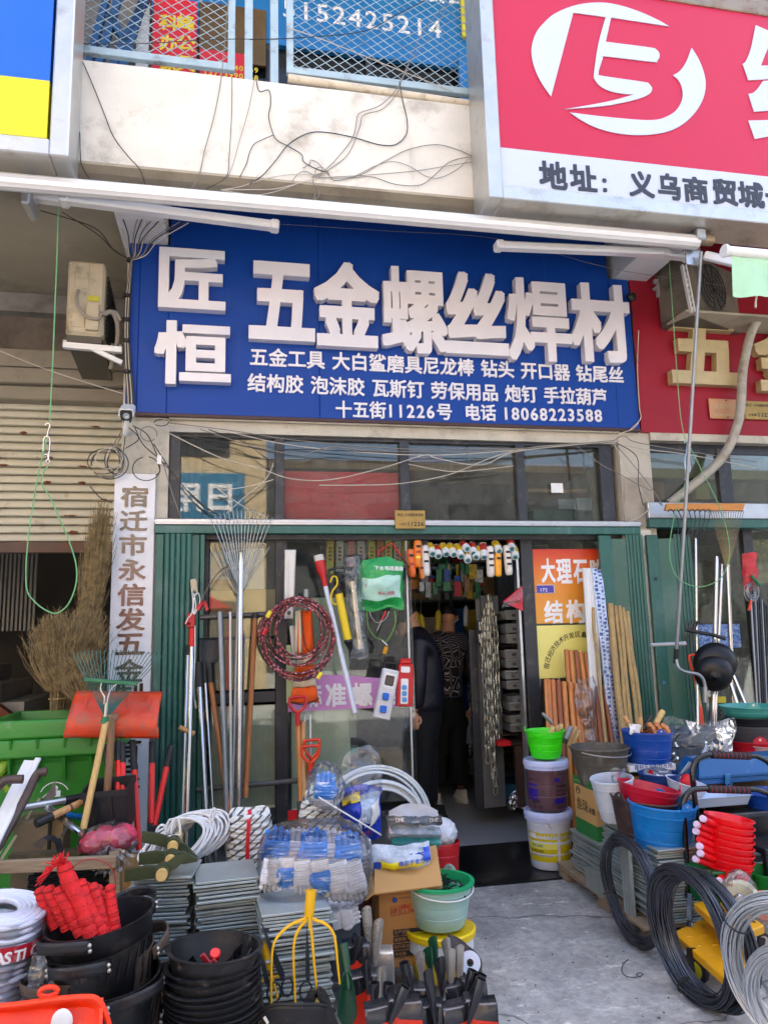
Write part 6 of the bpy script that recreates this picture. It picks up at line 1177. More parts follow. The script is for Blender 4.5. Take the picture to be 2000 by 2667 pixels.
pail('bucket','red bucket with a white sack behind the pale green bucket','bucket',1150,2190,-1.1,44,150,redp,.8)
tag(build('white_sack',bagskin(1150,2168,-1.1,38,34,.1,5),M('white_sack','c9ccd2',r=.6,b=.5,bs=40)),'white plastic sack stuffed in the red bucket','sack')
gp,R_,H_=pail('bucket','pale green translucent bucket full of metal clips with a white bail','bucket',1143,2294,-1.95,82,104,M('pale_jade_plastic','8fb0a8',r=.35,v=.06,sss=.1),.76,ears=(55,),bail=(-160,12,white),rimw=.05)
g=G();g.lathe([(R_*1.01,H_*.93),(R_*1.075,H_*.95),(R_*1.075,H_*1.02),(R_*1.02,H_*1.025),(R_*.96,H_*1.02),(R_*.9,H_*.72),(0,H_*.70)],40,cap=False);q=build('green_liner',g,M('jade_green_plastic','16925c',r=.35),None);q.location=(0,0,0);zmin=H_*.70;q.parent=gp;q.location=(0,0,H_*.70)
rg=random.Random(1);g=G()
for i in range(90):a_=rg.uniform(0,6.28);r_=R_*.84*math.sqrt(rg.random());q=V((r_*cos(a_),r_*sin(a_),H_*.74+rg.uniform(0,.03)));d=V((rg.uniform(-1,1),rg.uniform(-1,1),rg.uniform(-.4,.4))).normalized();g.bar(q,q+d*.035,.007,.003)
q=build('metal_clip',g,M('dark_clip','3a3d40',r=.3,m=.8),None,kind='stuff',ang=0);z_=q.location.z;xy=q.location.copy();q.parent=gp;q.location=xy
yl,R_,H_=pail('paint_pail','yellow paint pail under the pale green bucket','pail',1146,2416,-1.95,80,110,M('yellow_pail','d4b010',r=.35,v=.05),.86,bail=(-150,60,white))
g=G();g.lathe([(R_*1.02,H_*.86),(R_*1.1,H_*.88),(R_*1.12,H_*1.0),(R_*1.06,H_*1.03),(R_*.98,H_*1.0),(0,H_*.99)],40);q=build('lid',g,M('yellow_lid','dcbc12',r=.35,v=.05),None);q.parent=yl;q.location=(0,0,H_*.86)
g=G();g.lathe([(R_*.965,H_*.6),(R_*1.0,H_*.84),(R_*1.035,H_*.85),(R_*1.03,H_*.6)],40);q=build('white_band',g,white,None);q.parent=yl;q.location=(0,0,H_*.6)
slab('grey_crate','grey plastic crate under the bundled cotton gloves','crate',866,2398,938,2560,-2.05,M('slate_plastic','464e56',r=.5,v=.15),.25)
def on_ground(cx,y,Y):return P(cx,y,Y)
Yf=-2.4
bm_=M('translucent_basin','c3c8d4',r=.3,v=.06,sss=.1)
k=mpp(0,2370,Yf);R=118*k;o=T('hose_coil','coil of white hose shrink wrapped in film at far left','hose coil',P(-2,2378,Yf)+V((0,0,-.36)))
mB=Matrix.Translation(P(-2,2378,Yf))@Matrix.Rotation(rad(9),4,'Y')@Matrix.Rotation(rad(4),4,'X')
for j in range(16):
 for i in range(6 if j==0 else 1):g=G();r0=R*(1-.012*j*.3)-.0155*i-.004*(j%2);g.tube([mB@V((r0*cos(t),r0*sin(t),.012-.0215*j+.003*sin(2*t+i)))for t in[2*pi*q/44 for q in range(44)]],.0105,8,close=True);build('turn',g,bm_,o)
g=G();g.lathe([(R*.55,-.33),(R*.55,-.02),(R*.5,-.03),(0,-.05)],30,mB,cap=False);build('core',g,bm_,o)
wb_=T('film_wrapper','clear shrink wrap with a red printed band around the white hose coil','wrapper',P(30,2560,Yf));k=mpp(0,2370,Yf);R=121*k;cB=P(2,2378,Yf);mB=Matrix.Translation(cB)@Matrix.Rotation(rad(9),4,'Y')@Matrix.Rotation(rad(4),4,'X')
g=G();g.sheet(lambda u,v:wob(mB@V((R*(1.03-.09*v)*cos(2*pi*u),R*(1.03-.09*v)*sin(2*pi*u),.02-.36*v)),.014,14,6),60,16,cu=True);build('film',g,film,wb_)
g=G();g.sheet(lambda u,v:wob(mB@V((R*(1.05-.02*v)*cos(-2.2+2.4*u),R*(1.05-.02*v)*sin(-2.2+2.4*u),-.045-.055*v)),.008,14,6),30,3);build('red_band',g,M('red_band_print','b01a2c',r=.35,v=.2,s=30,dirt='dcd6da',da=.35,ds=26),wb_)
g=G()
for i,c_ in enumerate('PLASTIC'):
 a_=-1.7+i*.19;q=mB@V((R*1.066*cos(a_),R*1.066*sin(a_),-.095));vs,fs=glyph(c_,.03,0);u_=mB.to_3x3()@V((-sin(a_),cos(a_),0));v_=mB.to_3x3()@V((0,0,1));g.add([q+u_*p.x*.05+v_*p.y*.05+u_.cross(v_)*p.z*.05 for p in vs],fs)
build('lettering',g,ink_w,wb_,ang=0)
for i in range(3):
 g=G();q=mB@V((R*1.02*cos(-.5+i*.25),R*1.02*sin(-.5+i*.25),-.06));e=q+V((.04+.03*i,-.04,-.12));g.sheet(lambda u,v:wob(q.lerp(e,u)+V((.06*(v-.5)*u,-.03*u,.09*(v-.5)*u)),.02,30,i),10,8);build('loose_film',g,film_thick,wb_)
tag(build('wrapped_bundle',bagskin(60,2600,-2.3,80,42,.1,4,.2),M('grey_pack_cover','77737a',r=.5,v=.3,s=12)),'grey wrapped bundle under the white hose coil','bundle')
brb=M('brown_rubber','4a3d34',r=.7,v=.25,s=8,dirt='6a5b4e',da=.3,ds=6);rub2=M('dusty_black_rubber','111114',r=.5,v=.3,s=6,dirt='3a352f',da=.25,ds=7)
riv=M('rivet_steel','b0aca4',r=.3,m=.8)
def basket(label,cx,cy,Y,rpx,h,rot,tilt,mt,top=False):
 k=mpp(cx,cy,Y);R=rpx*k;o=T('rubber_basket',label,'basket',(0,0,0),'stacked rubber baskets');th=.005
 g=G();g.lathe([(0,0),(R*.8,0),(R*.84,.01),(R,h-.004),(R+.003,h),(R-th,h),(R*.82,.014),(0,.012)],48,sy=.86);build('body',g,mt,o,ang=30)
 for s_ in(0,pi):
  g=G();n_=18;hw=.021
  def strap(u,v):
   a_=s_-.62+1.24*u;lift=sin(pi*u)**.7;r_=R*1.012+.055*lift;z_=h-.03+.03*lift+(v-.5)*hw*2*(1-.15*lift);return V((r_*cos(a_),r_*.86*sin(a_),z_))
  g.sheet(strap,n_,3);hd=build('handle',g,mt,o);hd.modifiers.new('s','SOLIDIFY').thickness=.005
  for e in(.03,.97):
   for dz in(.3,.7):
    g=G();q=strap(e,dz);g.sph(q*1.0+V((q.x,q.y,0)).normalized()*.005,.0075,10,6);build('rivet',g,riv,hd)
 if top:
  g=G();
  for a_ in(.5,.75,1.25,1.5):
   for z_ in(h-.03,h-.055):g=G();g.sph(V(((R-th-.002)*cos(a_),(R-th-.002)*.86*sin(a_),z_)),.006,8,5);build('rivet',g,riv,o)
  g=G();g.bar(V((R*.985*cos(1.0),R*.985*.86*sin(1.0),h)),V((R*.85*cos(1.0),R*.85*.86*sin(1.0),.02)),.004,.012);build('seam',g,black,o)
 else:
  g=G()
  for i in range(14):a_=-2.8+i*.2;q0=V((R*.93*cos(a_),R*.93*.86*sin(a_),h*.45));q1=V((R*1.0*cos(a_+.1),R*1.0*.86*sin(a_+.1),h*.93));g.bar(q0,q1,.006,.003)
  build('groove',g,black,o,ang=0,kind='stuff')
 m_=Matrix.Rotation(rad(tilt[1]),3,'Y')@Matrix.Rotation(rad(tilt[0]),3,'X')@Matrix.Rotation(rad(rot),3,'Z');place(o,P(cx,cy,Y)-m_@V((0,0,h)),m_);return o
basket('topmost black rubber basket holding the red twine skeins',262,2390,Yf,152,.17,60,(0,-5),rub2,True)
basket('second black rubber basket directly under the one with red twine',262,2442,Yf,154,.16,76,(2,-5),rub2)
basket('dusty brown rubber basket, third from the top with slanting grooves',255,2492,Yf,150,.16,25,(3,-8),brb)
basket('black rubber basket, fourth from the top under the brown one',275,2540,Yf,158,.17,130,(2,-5),rub2)
basket('brownish rubber basket, lowest of the stack',272,2590,Yf,160,.17,20,(1,-4),brb)
redt=M('red_twine','c8141a',r=.75,v=.25,s=26,b=.9,bs=120)
def skein(label,x0,y0,x1,y1,Y,r_,seed,frayed=False):
 o=T('twine_skein',label,'twine',P(x1,y1,Y),'red twine skeins in the rubber basket');a,b_=P(x0,y0,Y),P(x1,y1,Y-.02);d=b_-a;n_=30;pts_=[wob(a.lerp(b_,i/n_),.006,9,seed)for i in range(n_+1)]
 rads=[r_*(.55 if i==0 else 1)*(1-.13*max(0,cos(i*2*pi/5.2))**8)*(.85+.2*min(1,i/6))for i in range(n_+1)]
 build('body',G().tube(pts_,rads,12),redt,o)
 g=G()
 for i in range(3,n_,5):g.tube([pts_[i]+V((r_*1.0*cos(t),r_*1.0*sin(t),r_*.25*cos(t)))for t in[2*pi*k/10 for k in range(10)]],.0022,5,close=True)
 build('tie',g,M('dark_red_thread','7d0d12',r=.8),o,kind='stuff')
 if frayed:
  g=G();rr_=random.Random(3)
  for i in range(70):u=rr_.uniform(-1,.35);e=a+V((u*.07+rr_.uniform(-.01,.01),rr_.uniform(-.05,.01),.03-.05*abs(u)**1.5*1.6+rr_.uniform(-.02,.01)));g.tube([a+d*.16,a+d*.05+V((u*.02,-.02,.01)),e],.002,4,cap=False)
  build('frayed_end',g,redt,o,kind='stuff')
for i,(x0,y0,x1,y1,yy,r_,lb_)in enumerate(((222,2294,255,2425,-2.30,.021,'red twine skein at the back, half hidden between two others'),(256,2300,285,2420,-2.31,.019,'thin red twine skein at the back right'),(172,2318,228,2430,-2.34,.021,'red twine skein tucked behind the frayed one'),(101,2305,146,2420,-2.38,.024,'leftmost red twine skein in the top basket'),(125,2302,176,2425,-2.41,.023,'second red twine skein from the left'),(148,2304,212,2436,-2.44,.025,'third red twine skein from the left'),(161,2240,240,2438,-2.44,.030,'tallest red twine skein with a frayed top'),(205,2288,266,2434,-2.43,.025,'red twine skein right of the frayed one'),(241,2296,284,2430,-2.42,.022,'second red twine skein from the right'),(286,2298,299,2426,-2.42,.021,'rightmost upright red twine skein'))):
 skein(lb_,x0,y0+6,x1,y1,yy,r_*.86,i,i==6)
k=mpp(555,2465,-2.42);R=124*k
def bowl(label,z,rot,first):
 o=T('rubber_bowl',label,'bowl',(0,0,0),'nested black bowls');h=.13
 g=G();g.lathe([(0,0),(R*.7,0),(R*.76,.012),(R*.93,h*.75),(R*.95,h*.92),(R*1.015,h*.95),(R*1.03,h*.985),(R*1.0,h),(R*.93,h*.99),(R*.90,h*.8),(R*.72,.02),(0,.012)],44);build('body',g,rub2,o,ang=30);return o
cb=P(555,2466,-2.42);nb=17
for i in range(nb):
 o=bowl('top black bowl filled with black brackets and a red knob' if i==0 else 'black rubber bowl nested in the tall stack beside the rubber baskets',0,0,i==0);z_=cb.z-.13-i*.0185-(.036 if i else 0);place(o,(cb.x+rr_.uniform(-.004,.004),cb.y+rr_.uniform(-.004,.004),max(z_,GZ+.002*(nb-i))),(rad(-2+rr_.uniform(-1.5,1.5)),rad(1+rr_.uniform(-2,2)),i*.7))
 if i==0:o['group']='topmost black bowls'
bz=cb.z-.10
for i,(x,y,ang_,w_,h_,lb_)in enumerate(((508,2490,-25,.035,.075,'black folded bracket standing at the left inside the top bowl'),(582,2490,35,.04,.085,'black bracket leaning on the red knob inside the top bowl'),(606,2475,8,.03,.10,'tall pointed black bracket at the right inside the top bowl'),(628,2492,20,.014,.085,'thin black bracket edge at the far right inside the top bowl'))):
 q=P(x,y,-2.42);q.z=bz;g=G();m_=Matrix.Translation(q)@Matrix.Rotation(rad(ang_),4,'Y')@Matrix.Rotation(rad(20*i),4,'Z');g.prism([(-w_,0),(w_,0),(w_*.75,h_),(-w_*.4,h_*.8)],.003,m_@Matrix.Rotation(rad(90),4,'X'));g.prism([(-w_,0),(w_,0),(w_,.03),(-w_,.03)],.003,m_);tag(build('steel_bracket',g,M('black_bracket','101114',r=.25,v=.2),ang=0),lb_,'bracket')
q=P(560,2482,-2.45);g=G();g.lathe([(0,0),(.016,0),(.019,.005),(.017,.028),(.008,.032),(.007,.06),(0,.06)],18,Matrix.Translation(q)@aim((.0,.6,-.7)).to_4x4());tag(build('red_knob',g,M('signal_red','d8201c',r=.35)),'round red knob of a tool inside the top black bowl','knob')  # only the knob of a tool is built
for i,(xa,ya,xb,yb)in enumerate(((525,2487,548,2515),(562,2500,542,2520))):tag(build('red_tool_handle' if 0 else 'red_grip',G().bar(P(xa,ya,-2.46),P(xb,yb,-2.46),.014,.018,bev=.003),M('dark_red_grip','8c1018',r=.4)),('dark red grip crossing from upper left inside the top bowl','dark red grip crossing from the right inside the top bowl')[i],'grip')
g=G();g.sheet(lambda u,v:wob(P(540+u*68,2524-u*26+v*16,-2.52)+V((0,-.02*sin(pi*u),0)),.01,40,1),14,5);tag(build('film_strip',g,film_thick),'crumpled clear film strip lying in the top black bowl','plastic film')
tr_=T('orange_scoop','bright orange plastic scoop tray in the bottom left corner','scoop',P(120,2700,-2.75));om_=M('bright_orange_plastic','e8360a',r=.38,v=.05,sss=.05)
Yt_=-2.72
def tray(u,v,d=0.):return P(-60+u*340-(10*(1-v)if u>.5 else 0)*(u-.5)*2,2620-22*u+v*150,Yt_)+V((0,d-.10*v,0))
g=G();g.sheet(lambda u,v:tray(u,v,.05*(1-(2*u-1)**6)*(min(1,v*5))+.004*sin(u*18)),30,14);q=build('pan',g,om_,tr_);q.modifiers.new('s','SOLIDIFY').thickness=.004
edge=[P(x,y,Yt_)for x,y in((-60,2626),(40,2618),(150,2602),(225,2596),(248,2598),(264,2610),(275,2632),(286,2668),(300,2740))];edge=[a+V((0,-.002*i,0))for i,a in enumerate(edge)]
build('rim',G().tube(curve(edge,6),.009,8),om_,tr_)
g=G();c_=P(126,2585,Yt_);
for k2 in(1,):g.tube([c_+V((.022*cos(t)*1.15,.003,.012*sin(t)+.0))for t in[2*pi*j/20 for j in range(20)]],.0075,8,close=True)
g.bar(P(105,2600,Yt_),P(150,2596,Yt_),.02,.01);build('hang_tab',g,om_,tr_)
g=G();g.sph(P(161,2664,Yt_-.02),.034,16,10,(.9,.3,1.1));build('white_slot_fill',g,white,tr_)  # white blob standing in for an open slot with white behind it
def spade(label,sx0,sy0,sx1,sy1,Y,wpx,hpx,mt,dip=None,r_=.019,roll=0.,blade=True,open_top=False,Yt=None,orange=True):
 """spade head without a shaft: rolled socket above, blade with folded shoulders below"""
 o=T('spade',label,'spade head',P(sx1,sy1,Y),'spade heads without handles');a,b_=P(sx0,sy0,Y if Yt is None else Yt),P(sx1,sy1,Y);d=(b_-a).normalized();k=mpp(sx1,sy1,Y)
 m_=Matrix.Translation(a)@aim(d,up=(0,-1,0)).to_4x4();L_=(b_-a).length
 cut_=0 if open_top else r_*2.2;n_=16;vs=[];prof=[(0.,r_),(L_*.5,r_*.95),(L_,r_*.62),(L_+.04,r_*.3)]
 for z_,rr2 in prof:
  for j in range(n_):
   t=2*pi*j/n_;vs.append(m_@V((rr2*cos(t),rr2*sin(t),z_+(cut_*(.5-.5*sin(t))if z_==0 else 0))))
 vs+=[m_@V((.82*r_*cos(2*pi*j/n_),.82*r_*sin(2*pi*j/n_),(cut_*(.5-.5*sin(2*pi*j/n_))+.0005)))for j in range(n_)]+[m_@V((.8*r_*cos(2*pi*j/n_),.8*r_*sin(2*pi*j/n_),L_*.6))for j in range(n_)]
 fs=[(i*n_+j,i*n_+(j+1)%n_,(i+1)*n_+(j+1)%n_,(i+1)*n_+j)for i in range(3)for j in range(n_)]+[(j,4*n_+j,4*n_+(j+1)%n_,(j+1)%n_)for j in range(n_)]+[(4*n_+j,5*n_+j,5*n_+(j+1)%n_,4*n_+(j+1)%n_)for j in range(n_)]
 g=G();g.add(vs,fs);build('socket',g,mt,o)
 g=G();g.sph(m_@V((0,-r_*.98 if 1 else 0,cut_+.03)),.0035,8,5);build('pin_hole',g,black,o)
 if blade:
  hw=wpx*k/2;hh=hpx*k;ax=aim(V((0,-.25,-1)),up=(0,-1,0));
  mb=Matrix.Translation(b_+V((0,.012,.03)))@Matrix.Rotation(rad(roll),4,'Y')
  def bl(u,v):x=(u-.5)*2;return mb@V((x*hw*(1-.04*v),-.02*v+.022*(1-abs(x))**2*1.0*(1-v)+(.03*(1-min(1,v*9))),-hh*v+(.012 if abs(x)<.15 else 0)*(1-v)))
  g=G();g.sheet(bl,20,10);q=build('blade',g,mt,o,ang=28);q.modifiers.new('s','SOLIDIFY').thickness=.003
  if orange:g=G();g.sheet(lambda u,v:bl(.02+.96*u,.36+.05*math.cos((u-.5)*pi)*-1*(1-v)+.62*v)+V((0,-.0035,0)),20,5);build('orange_tip',g,M('orange_red_paint','d02a10',r=.35,v=.08),o)
 return o
sp_=M('lacquered_steel','4c4d52',r=.2,m=.8,v=.2,s=10);spl=M('bright_socket_steel','b0aca4',r=.28,m=.6,v=.15,s=12);grn=M('dark_green_paint','11402a',r=.3,v=.12)
spade('bright spade socket, tallest one standing before the dark carton',953,2356,964,2480,-2.2,70,150,spl,blade=False,r_=.0195)
spade('bright spade socket leaning right of the tallest one',988,2388,977,2500,-2.22,100,150,spl,blade=True,orange=False,r_=.0195)
spade('dark spade with stamped blade at the back left',942,2436,930,2478,-2.24,72,170,sp_,r_=.018)
spade('dark spade with an orange tip before the stamped one',956,2495,957,2560,-2.34,90,150,sp_,r_=.019)
spade('grey spade socket behind the two open sockets',995,2512,992,2592,-2.38,80,120,spl,blade=False,r_=.018)
spade('open dark socket, left one above the front spade blade',975,2560,975,2610,-2.46,100,100,sp_,open_top=True,blade=False)
spade('open dark socket, second one above the front spade blade',1012,2562,1009,2612,-2.47,100,100,sp_,open_top=True,blade=False)
spade('front left spade with its big open socket and orange blade',1055,2571,1027,2640,-2.56,150,140,sp_,open_top=True,roll=-2,r_=.0205)
spade('dark spade behind the front left one, its blade edge at far left',1052,2508,1072,2600,-2.44,110,140,sp_,open_top=True)
spade('spade blade standing edge up in the middle of the bunch',1112,2518,1130,2640,-2.5,60,140,sp_,r_=.0185,orange=False)
spade('green spade socket, rear one beside the cardboard carton',1124,2434,1134,2505,-2.25,40,100,grn,blade=False)
spade('green spade socket, front one of the green pair',1111,2462,1120,2520,-2.3,40,100,grn,blade=False)
spade('grey spade socket left of the two green ones',1092,2474,1096,2530,-2.34,40,100,spl,blade=False)
spade('grey spade socket nearest the yellow pail',1160,2438,1166,2500,-2.25,40,100,spl,blade=False)
spade('dull spade socket in the right group, left one',1146,2486,1150,2572,-2.4,60,100,sp_,blade=False,r_=.02)
spade('dull spade socket in the right group, middle one',1174,2466,1172,2566,-2.38,60,100,spl,blade=False,r_=.019)
spade('shiny spade socket in the right group, right one',1196,2456,1196,2566,-2.36,60,100,spl,blade=False,r_=.0185)
spade('open dark socket standing highest at the right end',1231,2528,1216,2585,-2.42,110,120,sp_,open_top=True,orange=False)
spade('open dark socket at the outer right edge of the bunch',1255,2538,1240,2590,-2.45,90,110,sp_,open_top=True,blade=False)
spade('front right spade with an open socket and orange blade',1253,2550,1228,2640,-2.55,142,140,sp_,open_top=True,r_=.0195)
o=T('garden_spade','dark green pointed spade head left of the bunch','spade head',P(910,2660,-2.4));g=G();a,b_=P(893,2458,-2.34),P(906,2552,-2.38);g.tube([a,a.lerp(b_,.5),b_,P(908,2580,-2.4)],[.019,.018,.013,.006],14);build('socket',g,grn,o)
def gsp(u,v):x=(u-.5)*2;return P(904+x*26*sin(pi*min(.5,.12+v*.5))*(1 if v<.8 else 1-(v-.8)*3),2535+v*140,-2.4)+V((0,.02*(1-x*x)*(1-v),0))
g=G();g.sheet(gsp,12,14);q=build('blade',g,grn,o);q.modifiers.new('s','SOLIDIFY').thickness=.003
ff=T('garden_fork','yellow four pronged fork head standing upside down before the plates','fork',P(785,2640,-2.38));ym=M('yellow_paint','e0ab08',r=.35,v=.06)
z5=lambda x,y,Y:P(660+x/4.88,2240+y/4.88,Y)
g=G();a,b_=z5(735,385,-2.36),z5(705,730,-2.37);ra=.0195;m_=Matrix.Translation(b_)@aim(a-b_).to_4x4();L_=(a-b_).length;g.lathe([(0,0),(ra*.8,0),(ra*.92,.01),(ra*1.02,L_),(ra*.86,L_),(ra*.8,.03),(0,.03)],22,m_);build('socket',g,ym,ff)
for pts_ in([(680,735),(600,775),(500,815),(400,885),(310,980),(255,1090),(232,1250),(228,1500),(228,1860)],[(690,740),(645,800),(580,880),(535,980),(512,1120),(512,1350),(525,1600),(532,1830)],[(715,740),(730,860),(750,1050),(770,1300),(800,1600),(822,1880)],[(730,740),(800,775),(890,805),(970,870),(1025,970),(1050,1120),(1070,1330),(1098,1580)]):
 n_=len(curve([(0,0,0)]*len(pts_),5));build('prong',G().tube(curve([z5(x,y,-2.37-.03*(i/len(pts_)))for i,(x,y)in enumerate(pts_)],5),[.0068-.003*i/n_ for i in range(n_)],8),ym,ff)
build('rivet_stub',G().tube([z5(712,720,-2.39),z5(712,880,-2.39)],.004,8),ym,ff)
shm_=M('blued_steel','3c434c',r=.35,m=.7,v=.2,s=14)
def shear(label,tip,piv,ring,rx,rz,Y,w_):
 o=T('hand_shear',label,'shears',z5(*ring,Y),'dark hand shears');a,b_=z5(*tip,Y),z5(*piv,Y);d=(b_-a);s2=d.cross(V((0,1,0))).normalized();g=G();q=[]
 for t,ww in((0,.05),(.4,.7),(.85,1),(1,.8)):c_=a+d*t;q+=[c_-s2*w_*ww+V((0,-.002,0)),c_+s2*w_*ww+V((0,-.002,0)),c_+s2*w_*ww+V((0,.003,0)),c_-s2*w_*ww+V((0,.003,0))]
 g.add(q,[(i*4+j,i*4+(j+1)%4,i*4+4+(j+1)%4,i*4+4+j)for i in range(3)for j in range(4)]+[(3,2,1,0),(12,13,14,15)]);build('blade',g,shm_,o,ang=0)
 k_=mpp(800,2560,Y)/4.88;c_=z5(*ring,Y);build('ring_handle',G().tube([c_+V((rx*k_*sin(t),0,rz*k_*cos(t)))for t in[2*pi*j/24 for j in range(24)]],.0038,8,close=True),M('dark_ring_steel','2b2d33',r=.4,m=.5),o)
shear('dark hand shear standing upright between the fork prongs',(680,820),(692,1560),(668,1680),78,118,-2.3,.0085)
shear('dark hand shear leaning left behind the fork, longer blade',(88,775),(375,1500),(432,1620),70,110,-2.31,.011)
shear('dark hand shear leaning left behind the fork, lower one',(85,1150),(180,1590),(262,1690),85,118,-2.34,.0095)
o=T('yellow_sickle_socket','yellow socket and bent tine of a second fork behind the shears','fork',z5(230,1800,-2.28));build('socket',G().tube([z5(135,1050,-2.28),z5(190,1390,-2.28)],.014,14),ym,o);build('prong',G().tube(curve([z5(200,1390,-2.28),z5(240,1500,-2.28),z5(320,1800,-2.3)],5),.005,8),ym,o);build('prong',G().tube(curve([z5(330,1490,-2.28),z5(260,1485,-2.28),z5(100,1550,-2.28),z5(60,1570,-2.28)],5),.005,8),ym,o)
rk=T('rubber_bucket','curved black rubber bucket with a strap at the bottom centre','bucket',P(775,2720,-2.55));
def rbk(u,v):a_=pi*(1-u);return P(776-100*cos(pi*u)if 0 else 676+u*196,2610-14*sin(pi*u)+v*90+(26*(abs(2*u-1))**4),-2.5)+V((0,-.06*sin(pi*u),0))
g=G();g.sheet(rbk,26,6);q=build('wall',g,rub2,rk);q.modifiers.new('s','SOLIDIFY').thickness=.008
build('rim',G().tube([rbk(i/24,0)for i in range(25)],.0055,8),rubber,rk)
g=G();pts_=curve([P(806,2612,-2.52),P(815,2590,-2.52),P(826,2583,-2.52),P(842,2600,-2.52),P(856,2640,-2.52),P(870,2680,-2.52)],5)
for i in range(len(pts_)-1):g.bar(pts_[i],pts_[i+1],.006,.05,up=(0,1,0))if 0 else g.bar(pts_[i],pts_[i+1],.035,.005,up=(0,1,0))
build('handle',g,rub2,rk);g=G();g.tube([P(688,2650,-2.56),P(698,2668,-2.57)],.006,8);build('metal_clip',g,riv,rk)
tp=T('tape_roll','white tape roll standing on edge right of the spade sockets','tape roll',P(1228,2540,-2.3));m_=Matrix.Translation(P(1224,2508,-2.28))@aim((-.25,-1,.35)).to_4x4()
g=G();g.lathe([(.013,-.012),(.04,-.012),(.04,.012),(.013,.012)],30,m_,close=True);build('roll',g,M('milky_plastic'),tp);g=G();g.lathe([(.008,-.0125),(.0135,-.0125),(.0135,.0125),(.008,.0125)],20,m_,close=True);build('core',g,black,tp)
g=G();g.sheet(lambda u,v:wob(P(1165+u*90,2440+62*u*u+v*80,-2.22)+V((0,-.03*sin(pi*v),0)),.01,20,5),12,8);q=build('rubber_scrap',g,M('worn_rubber','302a28',r=.7,v=.3));q.modifiers.new('s','SOLIDIFY').thickness=.006;tag(q,'curved piece of worn dark rubber behind the tape roll','rubber sheet')
def vessel_at(name,label,cat,base,R,H,ratio,mt,ears=(),bail=None,rimw=.03,tilt=(0,0,0),group=None):
 cx,cy=1500,2000;k=mpp(cx,cy,-1.0);o,r_,h_=pail(name,label,cat,cx,cy,-1.0,R/k,H/k,mt,ratio,ears,bail,(0,0,0),rimw,None,group)
 m_=Matrix.Rotation(rad(tilt[2]),3,'Z')@Matrix.Rotation(rad(tilt[0]),3,'X')@Matrix.Rotation(rad(tilt[1]),3,'Y');place(o,base,m_);return o
def addp(o,nm,mt,f,**k):
 g=G();f(g);q=build(nm,g,mt,None,**k);c0=q.location.copy();q.parent=o;q.location=c0;return q
B0=Z(1435,2256,ZF+.005);B0 .z=ZF+.005
y1=vessel_at('paint_pail','white paint pail with a yellow printed wrap at the foot of the doorway tower','pail',B0,.142,.34,.86,M('white_pail','c9ccd6',r=.35,v=.04),bail=(-120,62,alu),group='pails stacked at the doorway')
def lid(o,R,H,mt):addp(o,'lid',mt,lambda g:g.lathe([(R*1.0,H-.05),(R*1.06,H-.048),(R*1.06,H-.03),(R*1.09,H-.028),(R*1.09,H-.006),(R*1.05,H+.006),(R*.97,H+.006),(R*.95,H-.002),(0,H-.002)],44))
lidm=M('lavender_white_lid','b4bde0',r=.35,v=.04);lid(y1,.142,.34,lidm)
def wrap_patch(o,nm,mt,R,rat,H,a0,a1,z0,z1,d=.0012,n=16):
 addp(o,nm,mt,lambda g:g.sheet(lambda u,v:V(((R*(rat+(1-rat)*(z0+(z1-z0)*v)/H)+d)*cos(rad(a0+(a1-a0)*u)),(R*(rat+(1-rat)*(z0+(z1-z0)*v)/H)+d)*sin(rad(a0+(a1-a0)*u)),z0+(z1-z0)*v)),n,3))
gy=M('golden_print','c9b408',r=.35,v=.15,s=9)
wrap_patch(y1,'print_field',gy,.142,.86,.34,-185,-92,.055,.225);wrap_patch(y1,'print_field',gy,.142,.86,.34,-84,-40,.055,.225)
wrap_patch(y1,'print_stripe',M('pale_yellow_band','ded35e',r=.4),.142,.86,.34,-180,-94,.13,.165,.002);wrap_patch(y1,'print_stripe',M('grey_print_bar','a3a08a',r=.4),.142,.86,.34,-175,-105,.085,.097,.002);wrap_patch(y1,'print_oval',white,.142,.86,.34,-172,-150,.19,.22,.002)
def ring_text(o,s,R,rat,H,a0,z,hh,mt,da=None):
 def f(g):
  a=a0
  for c_ in s:
   r_=R*(rat+(1-rat)*z/H)+.0035;vs,fs=glyph(c_,.02,0);u_=V((-sin(rad(a)),cos(rad(a)),0));q=V((r_*cos(rad(a)),r_*sin(rad(a)),z));g.add([q+u_*p.x*hh+V((0,0,p.y*hh))+V((cos(rad(a)),sin(rad(a)),0))*(p.z*hh)for p in vs],fs);a+=math.degrees(hh*adv(c_)/r_)
 addp(o,'lettering',mt,f,ang=0)
ring_text(y1,'防水涂料',.142,.86,.34,-165,.142,.02,M('teal_print','2d7d78',r=.4));ring_text(y1,'聚合物水泥基',.142,.86,.34,-172,.112,.016,M('olive_print','6b6410',r=.4))
B1=B0+V((.002,0,.348))
p1=vessel_at('paint_pail','translucent pail of purple brown glue with blue print, middle of the doorway tower','pail',B1,.132,.30,.93,M('purple_brown_pail','5a4048',r=.3,v=.1,s=5),bail=(-100,55,M('copper_wire','8d6b4d',r=.4,m=.6)),group='pails stacked at the doorway');lid(p1,.132,.30,lidm)
vio=M('violet_print','2c1a86',r=.4);wrap_patch(p1,'print_field',vio,.132,.93,.30,-178,-140,.07,.17);wrap_patch(p1,'print_field',vio,.132,.93,.30,-92,-55,.05,.085);wrap_patch(p1,'print_field',vio,.132,.93,.30,-90,-75,.18,.205)
for i,(s_,z_,a_)in enumerate((('粘得住',.055,-160),('一中一度！',.022,-165),('18012700',.022,-88),('环保型建筑胶粉',.15,-88),('强力配方施工',.125,-88),('使用方法说明',.10,-88),('保质期十二个月',.19,-172))):ring_text(p1,s_,.132,.93,.30,a_,z_,.02 if i<3 else.012,ink)
